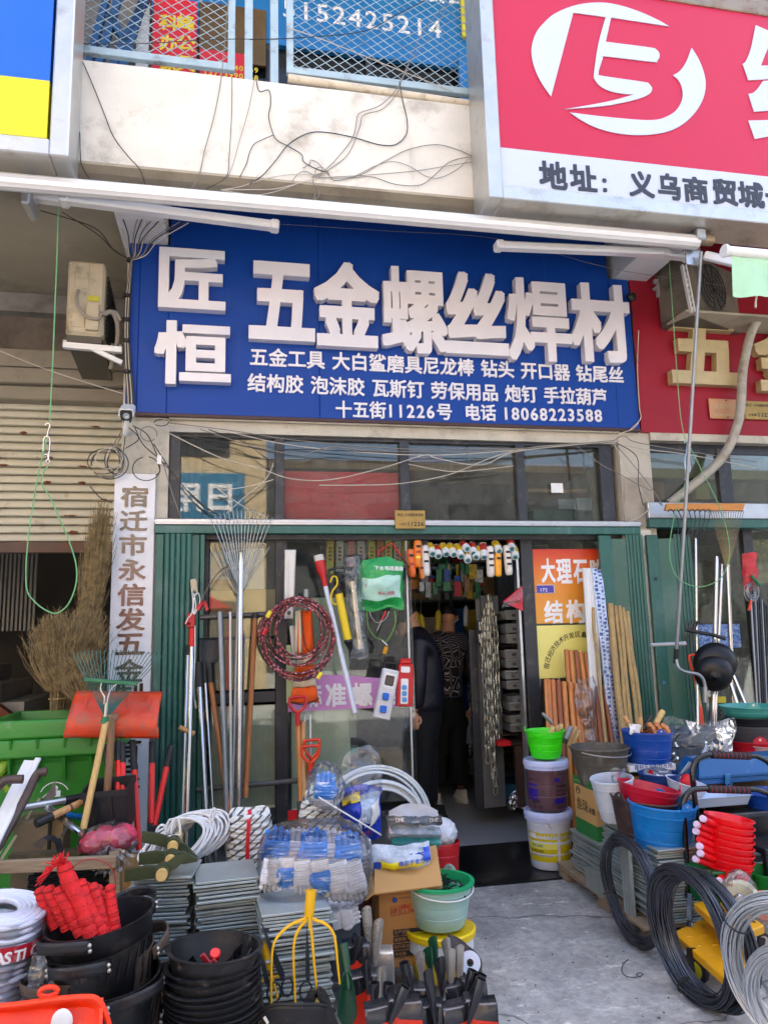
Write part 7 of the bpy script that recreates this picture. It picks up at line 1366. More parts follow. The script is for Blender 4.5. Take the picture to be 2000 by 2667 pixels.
B2=B1+V((.006,0,.31));gl=M('neon_green_plastic','38d60f',r=.35,v=.04,sss=.08)
g2=vessel_at('bucket','bright green bucket of pale wooden handles on top of the doorway tower','bucket',B2,.125,.175,.74,gl,ears=(160,),rimw=.04)
def insert(name,label,cat,x0,y0,x1,y1,Y,r_,mt,group,cap=None):
 a,b_=P(x0,y0,Y),P(x1,y1,Y);o=T(name,label,cat,b_,group);d=(b_-a).normalized();build('shaft',G().tube([a,a+d*.006,a.lerp(b_,.5),b_],[r_*.75,r_,r_*1.05,r_*.95],10),mt,o)
 if cap:build('end',G().tube([b_-d*.03,b_+d*.03],r_*.8,10),cap,o)
Y2=B2 .y
for i,(x0,y0,x1,y1_,r_,m_,lb_)in enumerate(((1440,1892,1428,1945,.016,pw,'pale wooden handle, leftmost in the bright green bucket'),(1452,1888,1438,1945,.016,wood,'wooden handle, second from the left in the bright green bucket'),(1462,1886,1446,1945,.016,pw,'wooden handle, third from the left in the bright green bucket'),(1475,1899,1452,1946,.014,wood_o,'greyish wooden handle in the middle of the green bucket'),(1501,1893,1478,1946,.015,wood,'wooden handle leaning right out of the green bucket'),(1508,1903,1486,1946,.014,pw,'pale handle lowest at the right of the green bucket'))):insert('file_stick',lb_,'handle',x0,y0,x1,y1_,Y2+.03*(i%3)-.03,r_,m_,'wooden handles in the green bucket',chrome if i==0 else None)
insert('chisel','grey handled chisel leaning right in the bright green bucket','chisel',1487,1892,1474,1925,Y2-.08,.0165,M('grey_grip','7d8388',r=.4),None,cut);insert('steel_rod','grey steel rod leaning left out of the bright green bucket','rod',1412,1858,1438,1885,Y2,.011,M('dull_zinc'),None)
def PX(x,y,X_):d=ray(x,y);return CAM+d*((X_-CAM.x)/d.x)
pa=T('wooden_pallet','weathered wooden pallet carrying the plate stacks right of the doorway','pallet',(1.96,-1.2,GZ));zp=.345
for i in range(7):g=G();y=-.80-i*.155;g.box(1.955-.006*i,3.1,y-.07,y+.065,zp-.02,zp,bev=.003);build('board',g,wood_o,pa)
for i,x in enumerate((1.96,2.5,3.0)):g=G();g.box(x,x+.09,-1.8,-.74,zp-.042,zp-.0205,bev=.002);build('stringer',g,wood_o,pa)
for i,y in enumerate((-.80,-1.3,-1.74)):
 for x in(1.962,2.5,3.0):g=G();g.box(x,x+.095,y-.06,y+.06,GZ,zp-.0425,bev=.004);build('block',g,wood_o,pa)
for i in range(5):g=G();a=V((2.02+i*.07,-1.1-i*.11,GZ+.012));tag(build('rusty_bar',g.tube([a,a+V((.3,.12-.06*i,.01*(i%2))),a+V((.5,.0,.01))],.014,8),rust),'rusty bar lying on the ground under the pallet','bar','rusty bars under the pallet')
def rplates(x0,x1,y0,y1,ztop_,zbot,label,seed,step=.0125,top=None,jit=.006,rot=0):
 w_,d_=(x1-x0)/2,(y1-y0)/2;g=G();g.box(-w_,w_,-d_,d_,0,.0085,bev=.0012);src=build('steel_plate',g,galv);rr_=random.Random(seed);n_=int((ztop_-zbot)/step)
 for i in range(n_):
  o=src if i==0 else dup(src);big=rr_.random()<.12
  place(o,((x0+x1)/2+rr_.gauss(0,jit)*(2 if big else 1),(y0+y1)/2+rr_.gauss(0,jit),ztop_-.0085-i*step),(rr_.gauss(0,.005),rr_.gauss(0,.005),rad(rot)+rr_.gauss(0,.025)));tag(o,top if(top and i==0)else label,'steel plate','galvanised plates, '+label.split(' in ')[-1]if i or not top else 'topmost galvanised plates')
rplates(1.985,2.26,-1.27,-.90,.575,zp,'thin galvanised plate in the low stack under the green banded carton',11)
rplates(1.99,2.27,-1.56,-1.29,.745,zp,'thin galvanised plate in the stack under the white and brown buckets',12,top='topmost galvanised plate under the milky white bucket')
rplates(1.985,2.33,-1.86,-1.585,.70,GZ+.10,'thin galvanised plate in the nearest right stack under the sky blue bucket',13,top='topmost galvanised plate under the sky blue bucket')
rplates(2.36,2.66,-1.84,-1.55,.60,GZ+.1,'thin galvanised plate in the stack behind the red ladles',14)
for i in range(9):o=None;g=G();a=PX(1565+i*6,2310+i*3.5,1.975);g.box(a.x,a.x+.006,a.y-.05,a.y+.05,a.z-.01,a.z+.09);tag(build('steel_plate',G().box(-.045,.045,-.004,.004,0,.10),galv),'small galvanised plate standing on edge at the pallet side','steel plate','small plates on edge at the pallet side').location=(1.955,-1.22-i*.022,zp+.003);bpy.context.view_layer.objects.active=None
for i in range(3):g=G();g.box(1.93,1.94+.004*i,-1.62-.03*i,-1.595-.03*i,GZ+.06,GZ+.40);tag(build('flat_bar',g,galv,ang=0),'pale flat bar standing upright inside the left wire coil','flat bar','flat bars behind the left wire coil')
cg=T('carton','kraft carton with green bands and outlined characters on the low plate stack','carton',(2.1,-1.1,.578));kb=M('kraft_carton_clean','b08a52',r=.8,v=.07,s=4);gb2=M('green_carton_band','1f6b2c',r=.7,v=.08)
g=G();g.box(1.992,2.20,-1.235,-.965,.655,.845,bev=.002);build('body',g,kb,cg);g=G();g.box(1.9915,2.2005,-1.2355,-.9645,.578,.6545);build('lower_band',g,gb2,cg,ang=0);g=G();g.box(1.9915,2.2005,-1.2355,-.9645,.8455,.89);build('upper_band',g,gb2,cg,ang=0)
g=G();text_on(g,'鱼珠',(1.9905,-.99,.705),(0,-1,0),(0,0,.075),bold=.0);text_on(g,'木胶',(1.9905,-1.145,.71),(0,-1,0),(0,0,.04),bold=.02);build('lettering',g,ink,cg,ang=0)
g=G();g.tube([V((1.9905,-1.02+.024*cos(t),.815+.02*sin(t)))for t in[2*pi*j/20 for j in range(20)]],.002,5,close=True);text_on(g,'环保',(1.99,-1.003,.81),(0,-1,0),(0,0,.017),bold=.01);build('round_mark',g,ink,cg,ang=0)
g=G();text_on(g,'GUANGDONG GLUE',(1.9895,-.975,.858),(0,-1,0),(0,0,.02),bold=.01);build('lettering',g,M('pale_green_print','7fae7a',r=.6),cg,ang=0)
grb=M('grey_brown_bucket','4a463f',r=.55,v=.2,s=7,dirt='6b665c',da=.35,ds=9)
o,_,_=pail('bucket','large dusty grey brown bucket on the green banded carton','bucket',1560,1944,-1.1,70,92,grb,.70,bail=(-150,8,alu),rimw=.03)
pail('bucket','milky white bucket leaning on the second plate stack','bucket',1592,2026,-1.42,50,100,M('milky_bucket','b9c0ca',r=.35,v=.06,sss=.1),.7,tilt=(3,-5,0))
g=G();g.sheet(lambda u,v:wob(P(1585+u*45,2030-v*28,-1.42),.02,25,4),10,8);g.sph(P(1620,2022,-1.4),.025,10,7);g.sph(P(1604,2030,-1.42),.025,10,7);tag(build('white_parts',g,film_thick),'bagged pale fittings inside the milky white bucket','bag')
pail('bucket','dark brown bucket behind the sky blue bucket','bucket',1676,2078,-1.58,76,110,M('dark_brown_bucket','3b2b28',r=.4,v=.12),.64,ears=(195,),tilt=(2,6,0))
pail('bucket','red bucket sitting inside the dark brown bucket','bucket',1688,2046,-1.58,70,70,M('crimson_bucket','b3132e',r=.38,v=.06),.72,ears=(150,-25),tilt=(2,11,0))
pail('bucket','sky blue bucket on the nearest right plate stack','bucket',1724,2090,-1.72,77,112,M('sky_blue_bucket','0a6fb8',r=.36,v=.05),.76,ears=(62,-78),tilt=(2,3,0))
pail('bucket','royal blue bucket full of wooden dowels on a white box','bucket',1684,1903,-1.1,58,84,M('royal_blue_bucket','0b3f94',r=.4,v=.1,s=7),.82,ears=(-88,),tilt=(1,2,0))
pail('bucket','navy blue bucket with wrapped items between the red bucket and the white box','bucket',1716,2012,-1.35,47,70,M('navy_bucket','12336f',r=.4),.8,ears=(150,))
g=G();g.sph(P(1712,2014,-1.36),.06,16,10,(1.3,.8,.5),.2,4,3);o=build('wrapped_goods',g,film_thick);tag(o,'clear wrapped goods with a red stripe inside the navy bucket','bag');
g=G();g.bar(P(1694,2016,-1.4),P(1696,2006,-1.4),.03,.01);o2=build('red_stripe',g,redp,o)
wbx=T('white_box','flat white printed box under the royal blue bucket','box',P(1690,2015,-1.1));a,b_=P(1640,2013,-1.22),P(1760,1992,-1.22);g=G();g.box(a.x,b_.x,-1.22,-.98,a.z,b_.z+.005,bev=.002);build('body',g,white,wbx);g=G();text_on(g,'建材五金配件专用',(a.x+.03,-1.2215,a.z+.012),(1,0,0),(0,0,.03),bold=.01);build('lettering',g,ink_b,wbx,ang=0)
slab('support_carton','carton hidden under the white box and blue bucket','carton',1640,2015,1800,2200,-1.2,kraft,.3)
for i,(x0,y0,x1,y1_,r_,m_,lb_)in enumerate(((1625,1866,1645,1900,.013,wood,'honey dowel leaning left over the rim of the royal blue bucket'),(1667,1870,1668,1905,.014,wood,'upright dowel in the royal blue bucket'),(1727,1851,1706,1888,.017,pw,'thick pale dowel leaning right above the royal blue bucket'),(1697,1862,1676,1900,.013,black,'black tool grip in the royal blue bucket'))):insert('dowel' if i!=3 else 'black_tool',lb_,'dowel' if i!=3 else 'grip',x0,y0,x1,y1_,-1.12,r_,m_,None)
for i,(x,y)in enumerate(((1692,1888),(1700,1896),(1710,1888),(1717,1897),(1726,1890),(1735,1896),(1704,1906),(1714,1908),(1728,1906),(1740,1906))):
 q=P(x,y,-1.14);tag(build('dowel',G().tube([q+V((-.01,.12,-.04)),q,q+V((.001,-.006,.002))],[.015,.0155,.0145],12),hm[i%2]),'round end of a wooden dowel bundled at the right of the royal blue bucket','dowel','dowel ends in the royal blue bucket')
g=G();g.sheet(lambda u,v:wob(P(1640+u*26,1888+v*22,-1.18),.015,40,2),8,8);tag(build('crumpled_wrapper',g,white),'crumpled white wrapper at the left rim of the royal blue bucket','wrapper')
gc=T('grey_crate','dark grey crate wrapped in clear film behind the blue tool box','crate',P(1820,2010,-1.0));a,b_=P(1745,2005,-1.0),P(1905,1900,-1.0);g=G();g.box(a.x,b_.x,-1.0,-.72,a.z,b_.z,bev=.01);build('body',g,M('slate_plastic'),gc);g=G();g.box(a.x+.01,b_.x-.01,-1.004,-.999,b_.z-.09,b_.z-.085);build('groove',g,black,gc)
g=G();g.sheet(lambda u,v:wob(P(1728+u*185+6*sin(8*v)*(u-.5),1868+v*140+10*sin(3*u),-1.03)+V((0,-.03*sin(pi*u)*(1-.5*v),0)),.022,9,5),34,26);build('film',g,film,gc)
slab('stock_carton','plain carton hidden under the wrapped grey crate','carton',1745,2006,1905,2200,-.98,kraft,.28)
for i,(cx,cy,r_,h_,c,lb_,wd)in enumerate(((1952,1838,66,26,'3f8f86','teal enamel pan on top of the pot stack at the right',0),(1958,1866,62,30,'1b1b1e','black pot under the teal pan',0),(1962,1886,68,52,'45464b','dark grey pot under the black pot',0),(1968,1925,72,45,'b3142a','red basin under the dark grey pot',0))):
 pail('pot',lb_,'pot',cx,cy,-.8,r_,h_,M('pot_'+c,c,r=.35,v=.06),.8,ears=(-120,)if i in(0,3)else(),group='pots stacked at the right edge')
pail('bowl','pale pink bowl in front of the pot stack at the right edge','bowl',1998,1942,-.95,36,26,M('pale_pink','c9a9a6',r=.4),.6)
slab('stock_carton','carton hidden under the pot stack at the right edge','carton',1912,1968,2080,2250,-.75,kraft,.3)
o=T('galvanised_hinge','bright hinge lying on the wrapped grey crate','hinge',P(1850,1950,-1.08))
for k in range(4):g=G();a=P(1830+k*13,1966,-1.08);g.bar(a,a+V((.05,.02,.05)),.022,.004);build('leaf',g,chrome,o)
tb=T('tool_box','blue steel tool box with a latch behind the black trolley handles','tool box',P(1910,2046,-1.42));tbm=M('blue_tool_box','0d4f86',r=.4,v=.08);a,b_=P(1822,2046,-1.42),P(2060,2014,-1.42);zt2=P(1860,1981,-1.42).z
g=G();g.box(a.x,b_.x,-1.42,-1.2,a.z,b_.z,bev=.004);build('body',g,tbm,tb);g=G();x0,x1=a.x,b_.x;g.add([(x0,-1.425,b_.z+.002),(x1,-1.425,b_.z+.002),(x1,-1.195,b_.z+.002),(x0,-1.195,b_.z+.002),(x0,-1.425,b_.z+.014),(x1,-1.425,b_.z+.014),(x1,-1.195,b_.z+.014),(x0,-1.195,b_.z+.014),(x0+.035,-1.38,zt2),(x1,-1.38,zt2),(x1,-1.24,zt2),(x0+.035,-1.24,zt2)],[(0,1,5,4),(1,2,6,5),(2,3,7,6),(3,0,4,7),(4,5,9,8),(5,6,10,9),(6,7,11,10),(7,4,8,11),(8,9,10,11),(3,2,1,0)]);build('lid',g,tbm,tb,ang=0)
q=P(1893,2028,-1.43);g=G();g.box(q.x-.016,q.x+.016,q.y-.012,q.y,q.z-.03,q.z+.025,bev=.003);g.tube([q+V((.02*cos(t),-.014,-.02+.018*sin(t)))for t in[2*pi*j/14 for j in range(14)]],.003,6,close=True);build('latch',g,M('steel_blue_latch','2f6fa0',r=.3,m=.4),tb)
slab('stock_carton','carton hidden under the blue tool box','carton',1826,2047,2060,2300,-1.4,kraft,.25)
o,_,_=pail('basin','white oval basin holding a ball of red cord','basin',1790,2036,-1.5,48,34,M('milky_plastic'),.7,tilt=(8,12,0));g=G();g.sph(P(1792,2038,-1.52),.042,20,14,nz=.05,ns=6);tag(build('cord_ball',g,M('red_cord','c4121c',r=.5,v=.3,s=40,b=.9,bs=120)),'shiny ball of red cord in the white oval basin','cord')
g=G()
for i in range(14):a=P(1765+i*3,2025-i*3,-1.42);g.tube([a,P(1795+i*5,1985-i*2+(i%3)*4,-1.35)],.004,5)
tag(build('wire_bundle',g,M('dull_zinc')),'bundle of steel wires lying over the white oval basin','wire bundle')
wt=T('white_tub','white rectangular tub behind the lower trolley handle','tub',P(1885,2108,-1.6));kq=lambda x,y,Y:P(x,y,Y)
a,b_=P(1818,2107,-1.6),P(1952,2072,-1.6);g=G();w2=(b_.x-a.x);g.add([(a.x+.01,-1.59,a.z),(b_.x-.01,-1.59,a.z),(b_.x-.01,-1.43,a.z),(a.x+.01,-1.43,a.z),(a.x,-1.61,b_.z),(b_.x,-1.61,b_.z),(b_.x,-1.41,b_.z),(a.x,-1.41,b_.z),(a.x-.008,-1.62,b_.z+.003),(b_.x+.008,-1.62,b_.z+.003),(b_.x+.008,-1.4,b_.z+.003),(a.x-.008,-1.4,b_.z+.003),(a.x+.012,-1.6,b_.z+.002),(b_.x-.012,-1.6,b_.z+.002),(b_.x-.012,-1.42,b_.z+.002),(a.x+.012,-1.42,b_.z+.002),(a.x+.02,-1.58,a.z+.006),(b_.x-.02,-1.58,a.z+.006),(b_.x-.02,-1.44,a.z+.006),(a.x+.02,-1.44,a.z+.006)],[(i*4+j,i*4+(j+1)%4,i*4+4+(j+1)%4,i*4+4+j)for i in range(4)for j in range(4)]+[(3,2,1,0),(16,17,18,19)]);q=build('body',g,M('pale_blue_white_tub','b9c8de',r=.35,v=.03,sss=.1),wt,ang=40)
o,_,_=pail('tub','deep blue tub at the right edge behind the trolley handle','tub',2010,2062,-1.55,62,55,M('royal_blue_bucket'),.85)
bx_=T('black_chest','black plastic chest at the right edge behind the red ladles','chest',P(1990,2330,-1.75));a,b_=P(1850,2340,-1.7),P(2120,2112,-1.7);g=G();g.box(a.x,b_.x,-1.7,-1.42,max(a.z,GZ),b_.z,bev=.008);build('body',g,M('soft_black_plastic','121316',r=.4,v=.15),bx_)
for yy in(2118,2190):q=P(1980,yy,-1.71);g=G();g.box(a.x,b_.x,-1.708,-1.70,q.z-.004,q.z+.004);build('seam',g,M('grey_seam','5b5d62',r=.4),bx_)
bk_=T('black_stool','dark plastic step stool at the right edge above the green basin','stool',P(1990,2330,-1.9));a=P(1975,2212,-1.9);g=G();g.box(a.x,a.x+.3,-1.95,-1.75,a.z-.02,a.z+.01,bev=.004);build('seat',g,M('navy_black','17181f',r=.5),bk_);
for dx in(0,.26):
 g=G();g.box(a.x+dx,a.x+dx+.03,-1.95,-1.92,GZ+.1,a.z-.021);build('leg',g,M('navy_black'),bk_)
blk=M('gloss_black_tube','0b0b0d',r=.22,v=.1,coat=.3);foam=M('foam_grip','19181a',r=.8,v=.2,s=30,b=.4,bs=90);yel=M('trolley_yellow','d99a08',r=.45,v=.1,s=6,dirt='a8741a',da=.3,ds=6)
def trolley_handle(o,pts_,Y,gx0,gx1,gy):
 build('handle_tube',G().tube(curve([P(x,y,Y)for x,y in pts_],6),.0135,12),blk,o);a,b_=P(gx0,gy,Y),P(gx1,gy+3,Y);gp_=build('grip',G().tube([a,b_],.0185,14),foam,o)
 for i in range(9):q=a.lerp(b_,(i+.5)/9);d=(b_-a).normalized();build('grip_ring',G().tube([q-d*.0012,q+d*.0012],.0189,14),M('grip_red_line','9c2335',r=.6),gp_)
t1=T('platform_trolley','yellow platform trolley with the taller black handle at the right','trolley',P(1850,2560,-2.0),'yellow platform trolleys')
trolley_handle(t1,[(1822,2320),(1818,2200),(1812,2108),(1806,2050),(1803,2010),(1812,1982),(1835,1968),(1860,1966),(1950,1969),(1975,1972),(2005,1992),(2020,2040),(2025,2200)],-1.78,1853,1952,1967)
t2=T('platform_trolley','yellow platform trolley with the lower black handle and a yellow wheel','trolley',P(1850,2560,-2.1),'yellow platform trolleys')
trolley_handle(t2,[(1790,2340),(1788,2250),(1783,2160),(1779,2110),(1783,2080),(1800,2060),(1830,2055),(1860,2056),(1955,2056),(1985,2062),(2010,2085),(2020,2200)],-1.86,1843,1950,2056)
def deck(o,c4,z_,th,nm='deck',mt=None):
 q=[Z(x,y,z_)for x,y in c4];g=G();g.add([V((a.x,a.y,z_-th))for a in q]+[V((a.x,a.y,z_))for a in q],[(3,2,1,0),(4,5,6,7)]+[(i,(i+1)%4,(i+1)%4+4,i+4)for i in range(4)]);d_=build(nm,g,mt or yel,o,ang=0);md=d_.modifiers.new('b','BEVEL');md.width=.006;md.segments=2;return q
zd_=.40
q=deck(t2,((1752,2428),(1894,2556),(1990,2470),(1842,2388)),zd_,.035)
for x,y in((1795,2440),(1834,2438),(1822,2464),(1862,2462)):c_=Z(x,y,zd_);g=G();g.sph(V((c_.x,c_.y,zd_)),.012,10,6,(1.2,.7,.35));build('stud',g,yel,t2)
deck(t1,((1806,2352),(1908,2444),(1990,2410),(1880,2335)),.50,.035)
g=G();c_=Z(1813,2566,GZ);c_=V((c_.x,c_.y,GZ+.06));m_=Matrix.Translation(c_)@aim((-.85,-.5,0)).to_4x4()
for o_,r0,r1,w_,mt,nm in((t2,.036,.058,.016,rubber,'tyre'),(t2,.0,.040,.0185,M('lime_wheel','a8a41a',r=.45),'wheel_disc'),(t2,0,.009,.023,chrome,'axle')):
 g=G();g.lathe([(r0,-w_),(r1*.94,-w_),(r1,-w_*.7),(r1,w_*.7),(r1*.94,w_),(r0,w_)],30,m_);build(nm,g,mt,o_)
g=G();g.bar(c_+V((-.026,-.016,.0)),c_+V((-.016,-.01,.09)),.006,.04,up=(1,0,0));build('fork',g,black,t2)
for x,y in((1790,2425),(1905,2500)):c2=Z(x,y,GZ);g=G();g.lathe([(0,-.014),(.05,-.014),(.05,.014),(0,.014)],18,Matrix.Translation(V((c2 .x+.1,c2 .y+.15,GZ+.05)))@aim((-.85,-.5,0)).to_4x4());build('rear_wheel',g,rubber,t2)
g=G();g.bar(P(1797,2330,-1.9),P(1795,2400,-1.95),.02,.02);g.tube([P(1796,2405,-1.97),P(1796,2440,-2.0)],.014,10);build('hinge_post',g,blk,t2)
gcr=T('green_crate','green plastic crate carrying the stack of red ladles','crate',P(1900,2340,-1.98));gcm=M('crate_green','0f5b2c',r=.4,v=.1);a,b_=P(1842,2335,-2.02),P(1962,2262,-2.02);g=G();g.box(a.x+.008,b_.x-.008,-2.02,-1.84,a.z-.05,b_.z-.014,bev=.004);build('body',g,gcm,gcr);g=G();g.box(a.x-.004,b_.x+.004,-2.03,-1.83,b_.z-.014,b_.z,bev=.004);build('rim',g,gcm,gcr)
for k in range(3):g=G();x=a.x+(b_.x-a.x)*(.25+.25*k);g.box(x-.003,x+.003,-2.024,-2.02,a.z,b_.z-.015);build('rib',g,gcm,gcr)
pail('basin','green basin at the right edge beside the green crate','basin',2002,2268,-1.98,52,60,M('basin_green','147a2e',r=.4,v=.08),.8)
rl=M('ladle_red','e0101c',r=.3,v=.04,sss=.06);capm=M('lilac_white_cap','d9bfd6',r=.4)
k=mpp(1892,2180,-1.95)
def ladle(i,label):
 cx,cy=1893-.3*i,2128+i*17.6;R=54*k;H=36*k;o=T('water_ladle',label,'ladle',(0,0,0),'stacked red water ladles');g=G();g.lathe([(0,0),(R*.78,0),(R*.82,.006),(R*.97,H*.9),(R*1.03,H*.93),(R*1.03,H),(R*.98,H),(R*.94,H*.88),(R*.8,.01),(0,.008)],36);build('bowl',g,rl,o,ang=30)
 d=V((-1,-.25,.26 if i<7 else.02));s0=V((-R*.95,-.01,H*.5));e=s0+d.normalized()*(.115 if i<7 else.075);build('handle',G().tube([s0-d.normalized()*.02,s0,e],[.02,.015,.0135],12),rl,o)
 if i!=3:build('cap',G().tube([e-d.normalized()*.002,e+d.normalized()*.012,e+d.normalized()*.015],[.0155,.0155,.013],14),capm,o)
 place(o,P(cx,cy,-1.95)+V((0,0,-H)),(rad(3),rad(9 if i<7 else 3),rad(10+rr_.uniform(-5,5)+(26 if i==7 else 0))))
nth=('topmost','second','third','fourth','fifth','sixth','seventh','lowest')
for i in range(8):ladle(i,f'{nth[i]} red water ladle of the stack in the green crate'+('' if i not in(3,7)else(', without a white cap' if i==3 else ', its handle pointing straight left')))
cw_=T('caster','cream caster wheel in a clear bag before the green crate','wheel',P(1930,2400,-2.15));m_=Matrix.Translation(P(1930,2345,-2.12))@aim((-.75,-.8,.1)).to_4x4();g=G();g.lathe([(.03,-.02),(.07,-.022),(.082,-.012),(.082,.012),(.07,.022),(.03,.02)],30,m_,close=True);build('tyre',g,M('cream_wheel','c9c2a2',r=.4),cw_);g=G();g.lathe([(0,-.026),(.02,-.026),(.032,-.015),(.032,.015),(.02,.026),(0,.026)],20,m_);build('hub',g,chrome,cw_)
g=G();k2=mpp(1930,2340,-2.14);g.sph(P(1928,2342,-2.13),1,26,18,(46*k2,.05,64*k2),.1,5,6);build('bag',g,film,cw_);g=G();text_on(g,'YME',P(1893,2312,-2.2),(1,0,-.1),(0,0,.018),bold=.02);build('lettering',g,ink_r,cw_,ang=0)
for nm_,lb_,x,y,r_,c,Yc,n_ in(('caster','caster wheel with an orange tyre at the right edge',1990,2360,.062,'d9591a',-2.12,(-.5,-.9,.3)),('caster','small black caster with a white hub below the cream wheel',1960,2416,.026,'111214',-2.25,(-.7,-.8,.2)),('caster','small black caster at the right edge of the trolley',1990,2450,.028,'111214',-2.25,(-.4,-.9,.3))):
 o=T(nm_,lb_,'wheel',P(x,y+20,Yc));m_=Matrix.Translation(P(x,y,Yc))@aim(n_).to_4x4();g=G();g.lathe([(r_*.6,-.013),(r_*.95,-.014),(r_,-.008),(r_,.008),(r_*.95,.014),(r_*.6,.013)],26,m_,close=True);build('tyre',g,M('tyre_'+c,c,r=.45),o);g=G();g.lathe([(0,-.017),(r_*.25,-.017),(r_*.62,-.011),(r_*.62,.011),(0,.012)],20,m_);build('hub',g,M('grey_hub','8b8d92',r=.35,m=.4),o)
 g=G();g.bar(P(x-6,y-4,Yc-.02),P(x-14,y+26,Yc-.0),.03,.012,up=(0,1,0));build('fork',g,blk,o)
tag(build('caster_bag',bagskin(1985,2410,-2.2,52,60,.06,7,.15),film),'clear bag of casters at the right edge above the trolley','bag')
annealed=M('annealed_wire','50535c',r=.34,m=.7,v=.25,s=5);galw=M('galvanised_wire','c6ccd2',r=.3,m=.55,v=.15,s=6)
def coil_at(label,gx,gy,R,n,wr,mt,yaw,tilt,spread,seed,tie,group=None,zadd=0):
 c_=Z(gx,gy,GZ);c_=V((c_.x,c_.y,GZ+R+spread*.5+zadd));return ringcoil('wire_coil',label,'wire coil',c_,R,R,n,wr,mt,yaw,tilt,spread,seed,group,tie,48)
coil_at('black wire coil leaning on the pallet, left of the other coils',1652,2468,.225,40,.0028,annealed,-88,3,.052,1,(20,200,110),'dark wire coils')
coil_at('nearest black wire coil standing before the yellow trolley',1812,2622,.238,46,.0028,annealed,-86,4,.056,2,(250,),'dark wire coils')
coil_at('black wire coil standing just right of the nearest one',1856,2632,.238,40,.0028,annealed,-82,3,.052,3,(80,),'dark wire coils')
g_=coil_at('bright galvanised wire coil in the bottom right corner',2120,2790,.25,46,.0028,galw,-62,6,.075,4,(150,))
c_=Z(2110,2810,GZ);ringcoil('wire_coil','inner galvanised wire coil in the bottom right corner','wire coil',V((c_.x+.02,c_.y,GZ+.2)),.19,.19,30,.0026,galw,-62,8,.05,5)
g=G();g.tube(curve([Z(x,y,GZ+.003)for x,y in((1636,2500),(1623,2512),(1619,2530),(1630,2543),(1650,2547),(1668,2543),(1674,2538),(1664,2535),(1657,2540),(1668,2546))],6),.0016,5);tag(build('wire_end',g,annealed),'thin curled wire end lying on the concrete','wire')
rg=random.Random(11)
g=G()
for i in range(260):
 c_=Z(rg.uniform(1150,1780),rg.uniform(2310,2660),GZ+.0015);s_=rg.uniform(.002,.009);a_=rg.uniform(0,3);d=V((cos(a_),sin(a_),0))*s_;e=V((-sin(a_),cos(a_),0))*s_*rg.uniform(.2,.7);g.k=0 if rg.random()<.55 else 1;g.add([c_-d,c_+e*.8,c_+d+V((0,0,rg.uniform(0,.003))),c_-e],[(0,1,2,3)])
tag(build('litter',g,[M('dark_crumb','22221f',r=.9),M('pale_crumb','b9b6ad',r=.9)],ang=0),'scattered crumbs and paper bits on the concrete','litter',kind='stuff')
nr=T('garden_rake','rake bar of orange wood with dark tines at the right neighbour shop','rake',P(1835,1330,-.3));g=G();a=[P(1727+8,1312,-.3),P(1938,1312,-.3),P(1932,1330,-.3),P(1722+8,1330,-.3)];g.add([q+V((0,-.012,0))for q in a]+[q+V((0,.012,0))for q in a],[(0,1,2,3),(7,6,5,4)]+[(i,(i+1)%4,(i+1)%4+4,i+4)for i in range(4)]);build('wood_bar',g,M('varnished_bar','b9792e',r=.4,v=.2,st=(1,8,8)),nr,ang=0)
g=G()
for i in range(8):x=1745+i*14;g.tube(curve([P(x-6,1334,-.31),P(x,1327,-.32),P(x+6,1330,-.32),P(x+13+(3-i)*3,1360,-.3),P(1795+(i-3.5)*9,1400,-.28)],4),.0035,5)
build('tine',g,M('dark_tine','2c302f',r=.4,m=.5),nr,kind='stuff')
o,_=fan_rake('fan_rake','gold wire fan rake hanging under the orange bar at the right',(1893,1475),((1851,1332),(1895,1331),(1937,1331)),14,-.28,-.3,M('gold_wire','75694a',r=.4,m=.6),[P(1895,1470,-.28),P(1915,1990,-.3)],.016,chrome,hook=.01,w=.0024)
for i,(x0,y0,x1,y1_,r_,m_,lb_)in enumerate(((1811,1402,1817,1900,.011,chrome,'thin chrome pole left of the wok'),(1866,1450,1856,1900,.016,chrome,'thick chrome pole behind the wok'),(1880,1470,1862,1880,.012,chrome,'slender chrome pole right of the thick one'),(1868,1680,1925,1850,.014,chrome,'chrome handle slanting right over the wok'),(1880,1690,1960,1880,.013,chrome,'second chrome handle slanting right over the wok'),(1858,1790,1848,1900,.012,chrome,'short chrome pole under the wok'),(1955,1560,1975,1900,.008,M('dull_zinc'),'dark thin pole at the right edge'))):
 a,b_=P(x0,y0,-.25),P(x1,y1_,-.4);tag(build('chrome_pole',G().tube([a,b_],r_,10),m_),lb_,'pole','poles before the neighbour shop')
wk=T('wok','black iron wok hanging before the neighbour shop','wok',P(1857,1795,-.45));m_=Matrix.Translation(P(1862,1728,-.40))@aim((-.38,-.9,-.12)).to_4x4();g=G();g.lathe([(.15,-.0),(.14,.03),(.11,.06),(.06,.078),(0,.084)],34,m_);q=build('bowl',g,M('iron_wok','1c1c1f',r=.35,m=.4,v=.2),wk);q.modifiers.new('s','SOLIDIFY').thickness=.004
m_=Matrix.Translation(P(1858,1755,-.46))@aim((-.45,-.85,-.3)).to_4x4();g=G();g.lathe([(.13,.0),(.12,.03),(.09,.055),(.05,.07),(0,.074)],34,m_);wk2=T('wok','second black wok in front of the hanging one','wok',P(1857,1800,-.5));q=build('bowl',g,M('iron_wok'),wk2);q.modifiers.new('s','SOLIDIFY').thickness=.004
sv=T('d_handle_spade','orange red D handle spade before the neighbour green door','spade',P(1830,1890,-.4));a=P(1812,1760,-.35);b_=P(1822,1840,-.38)
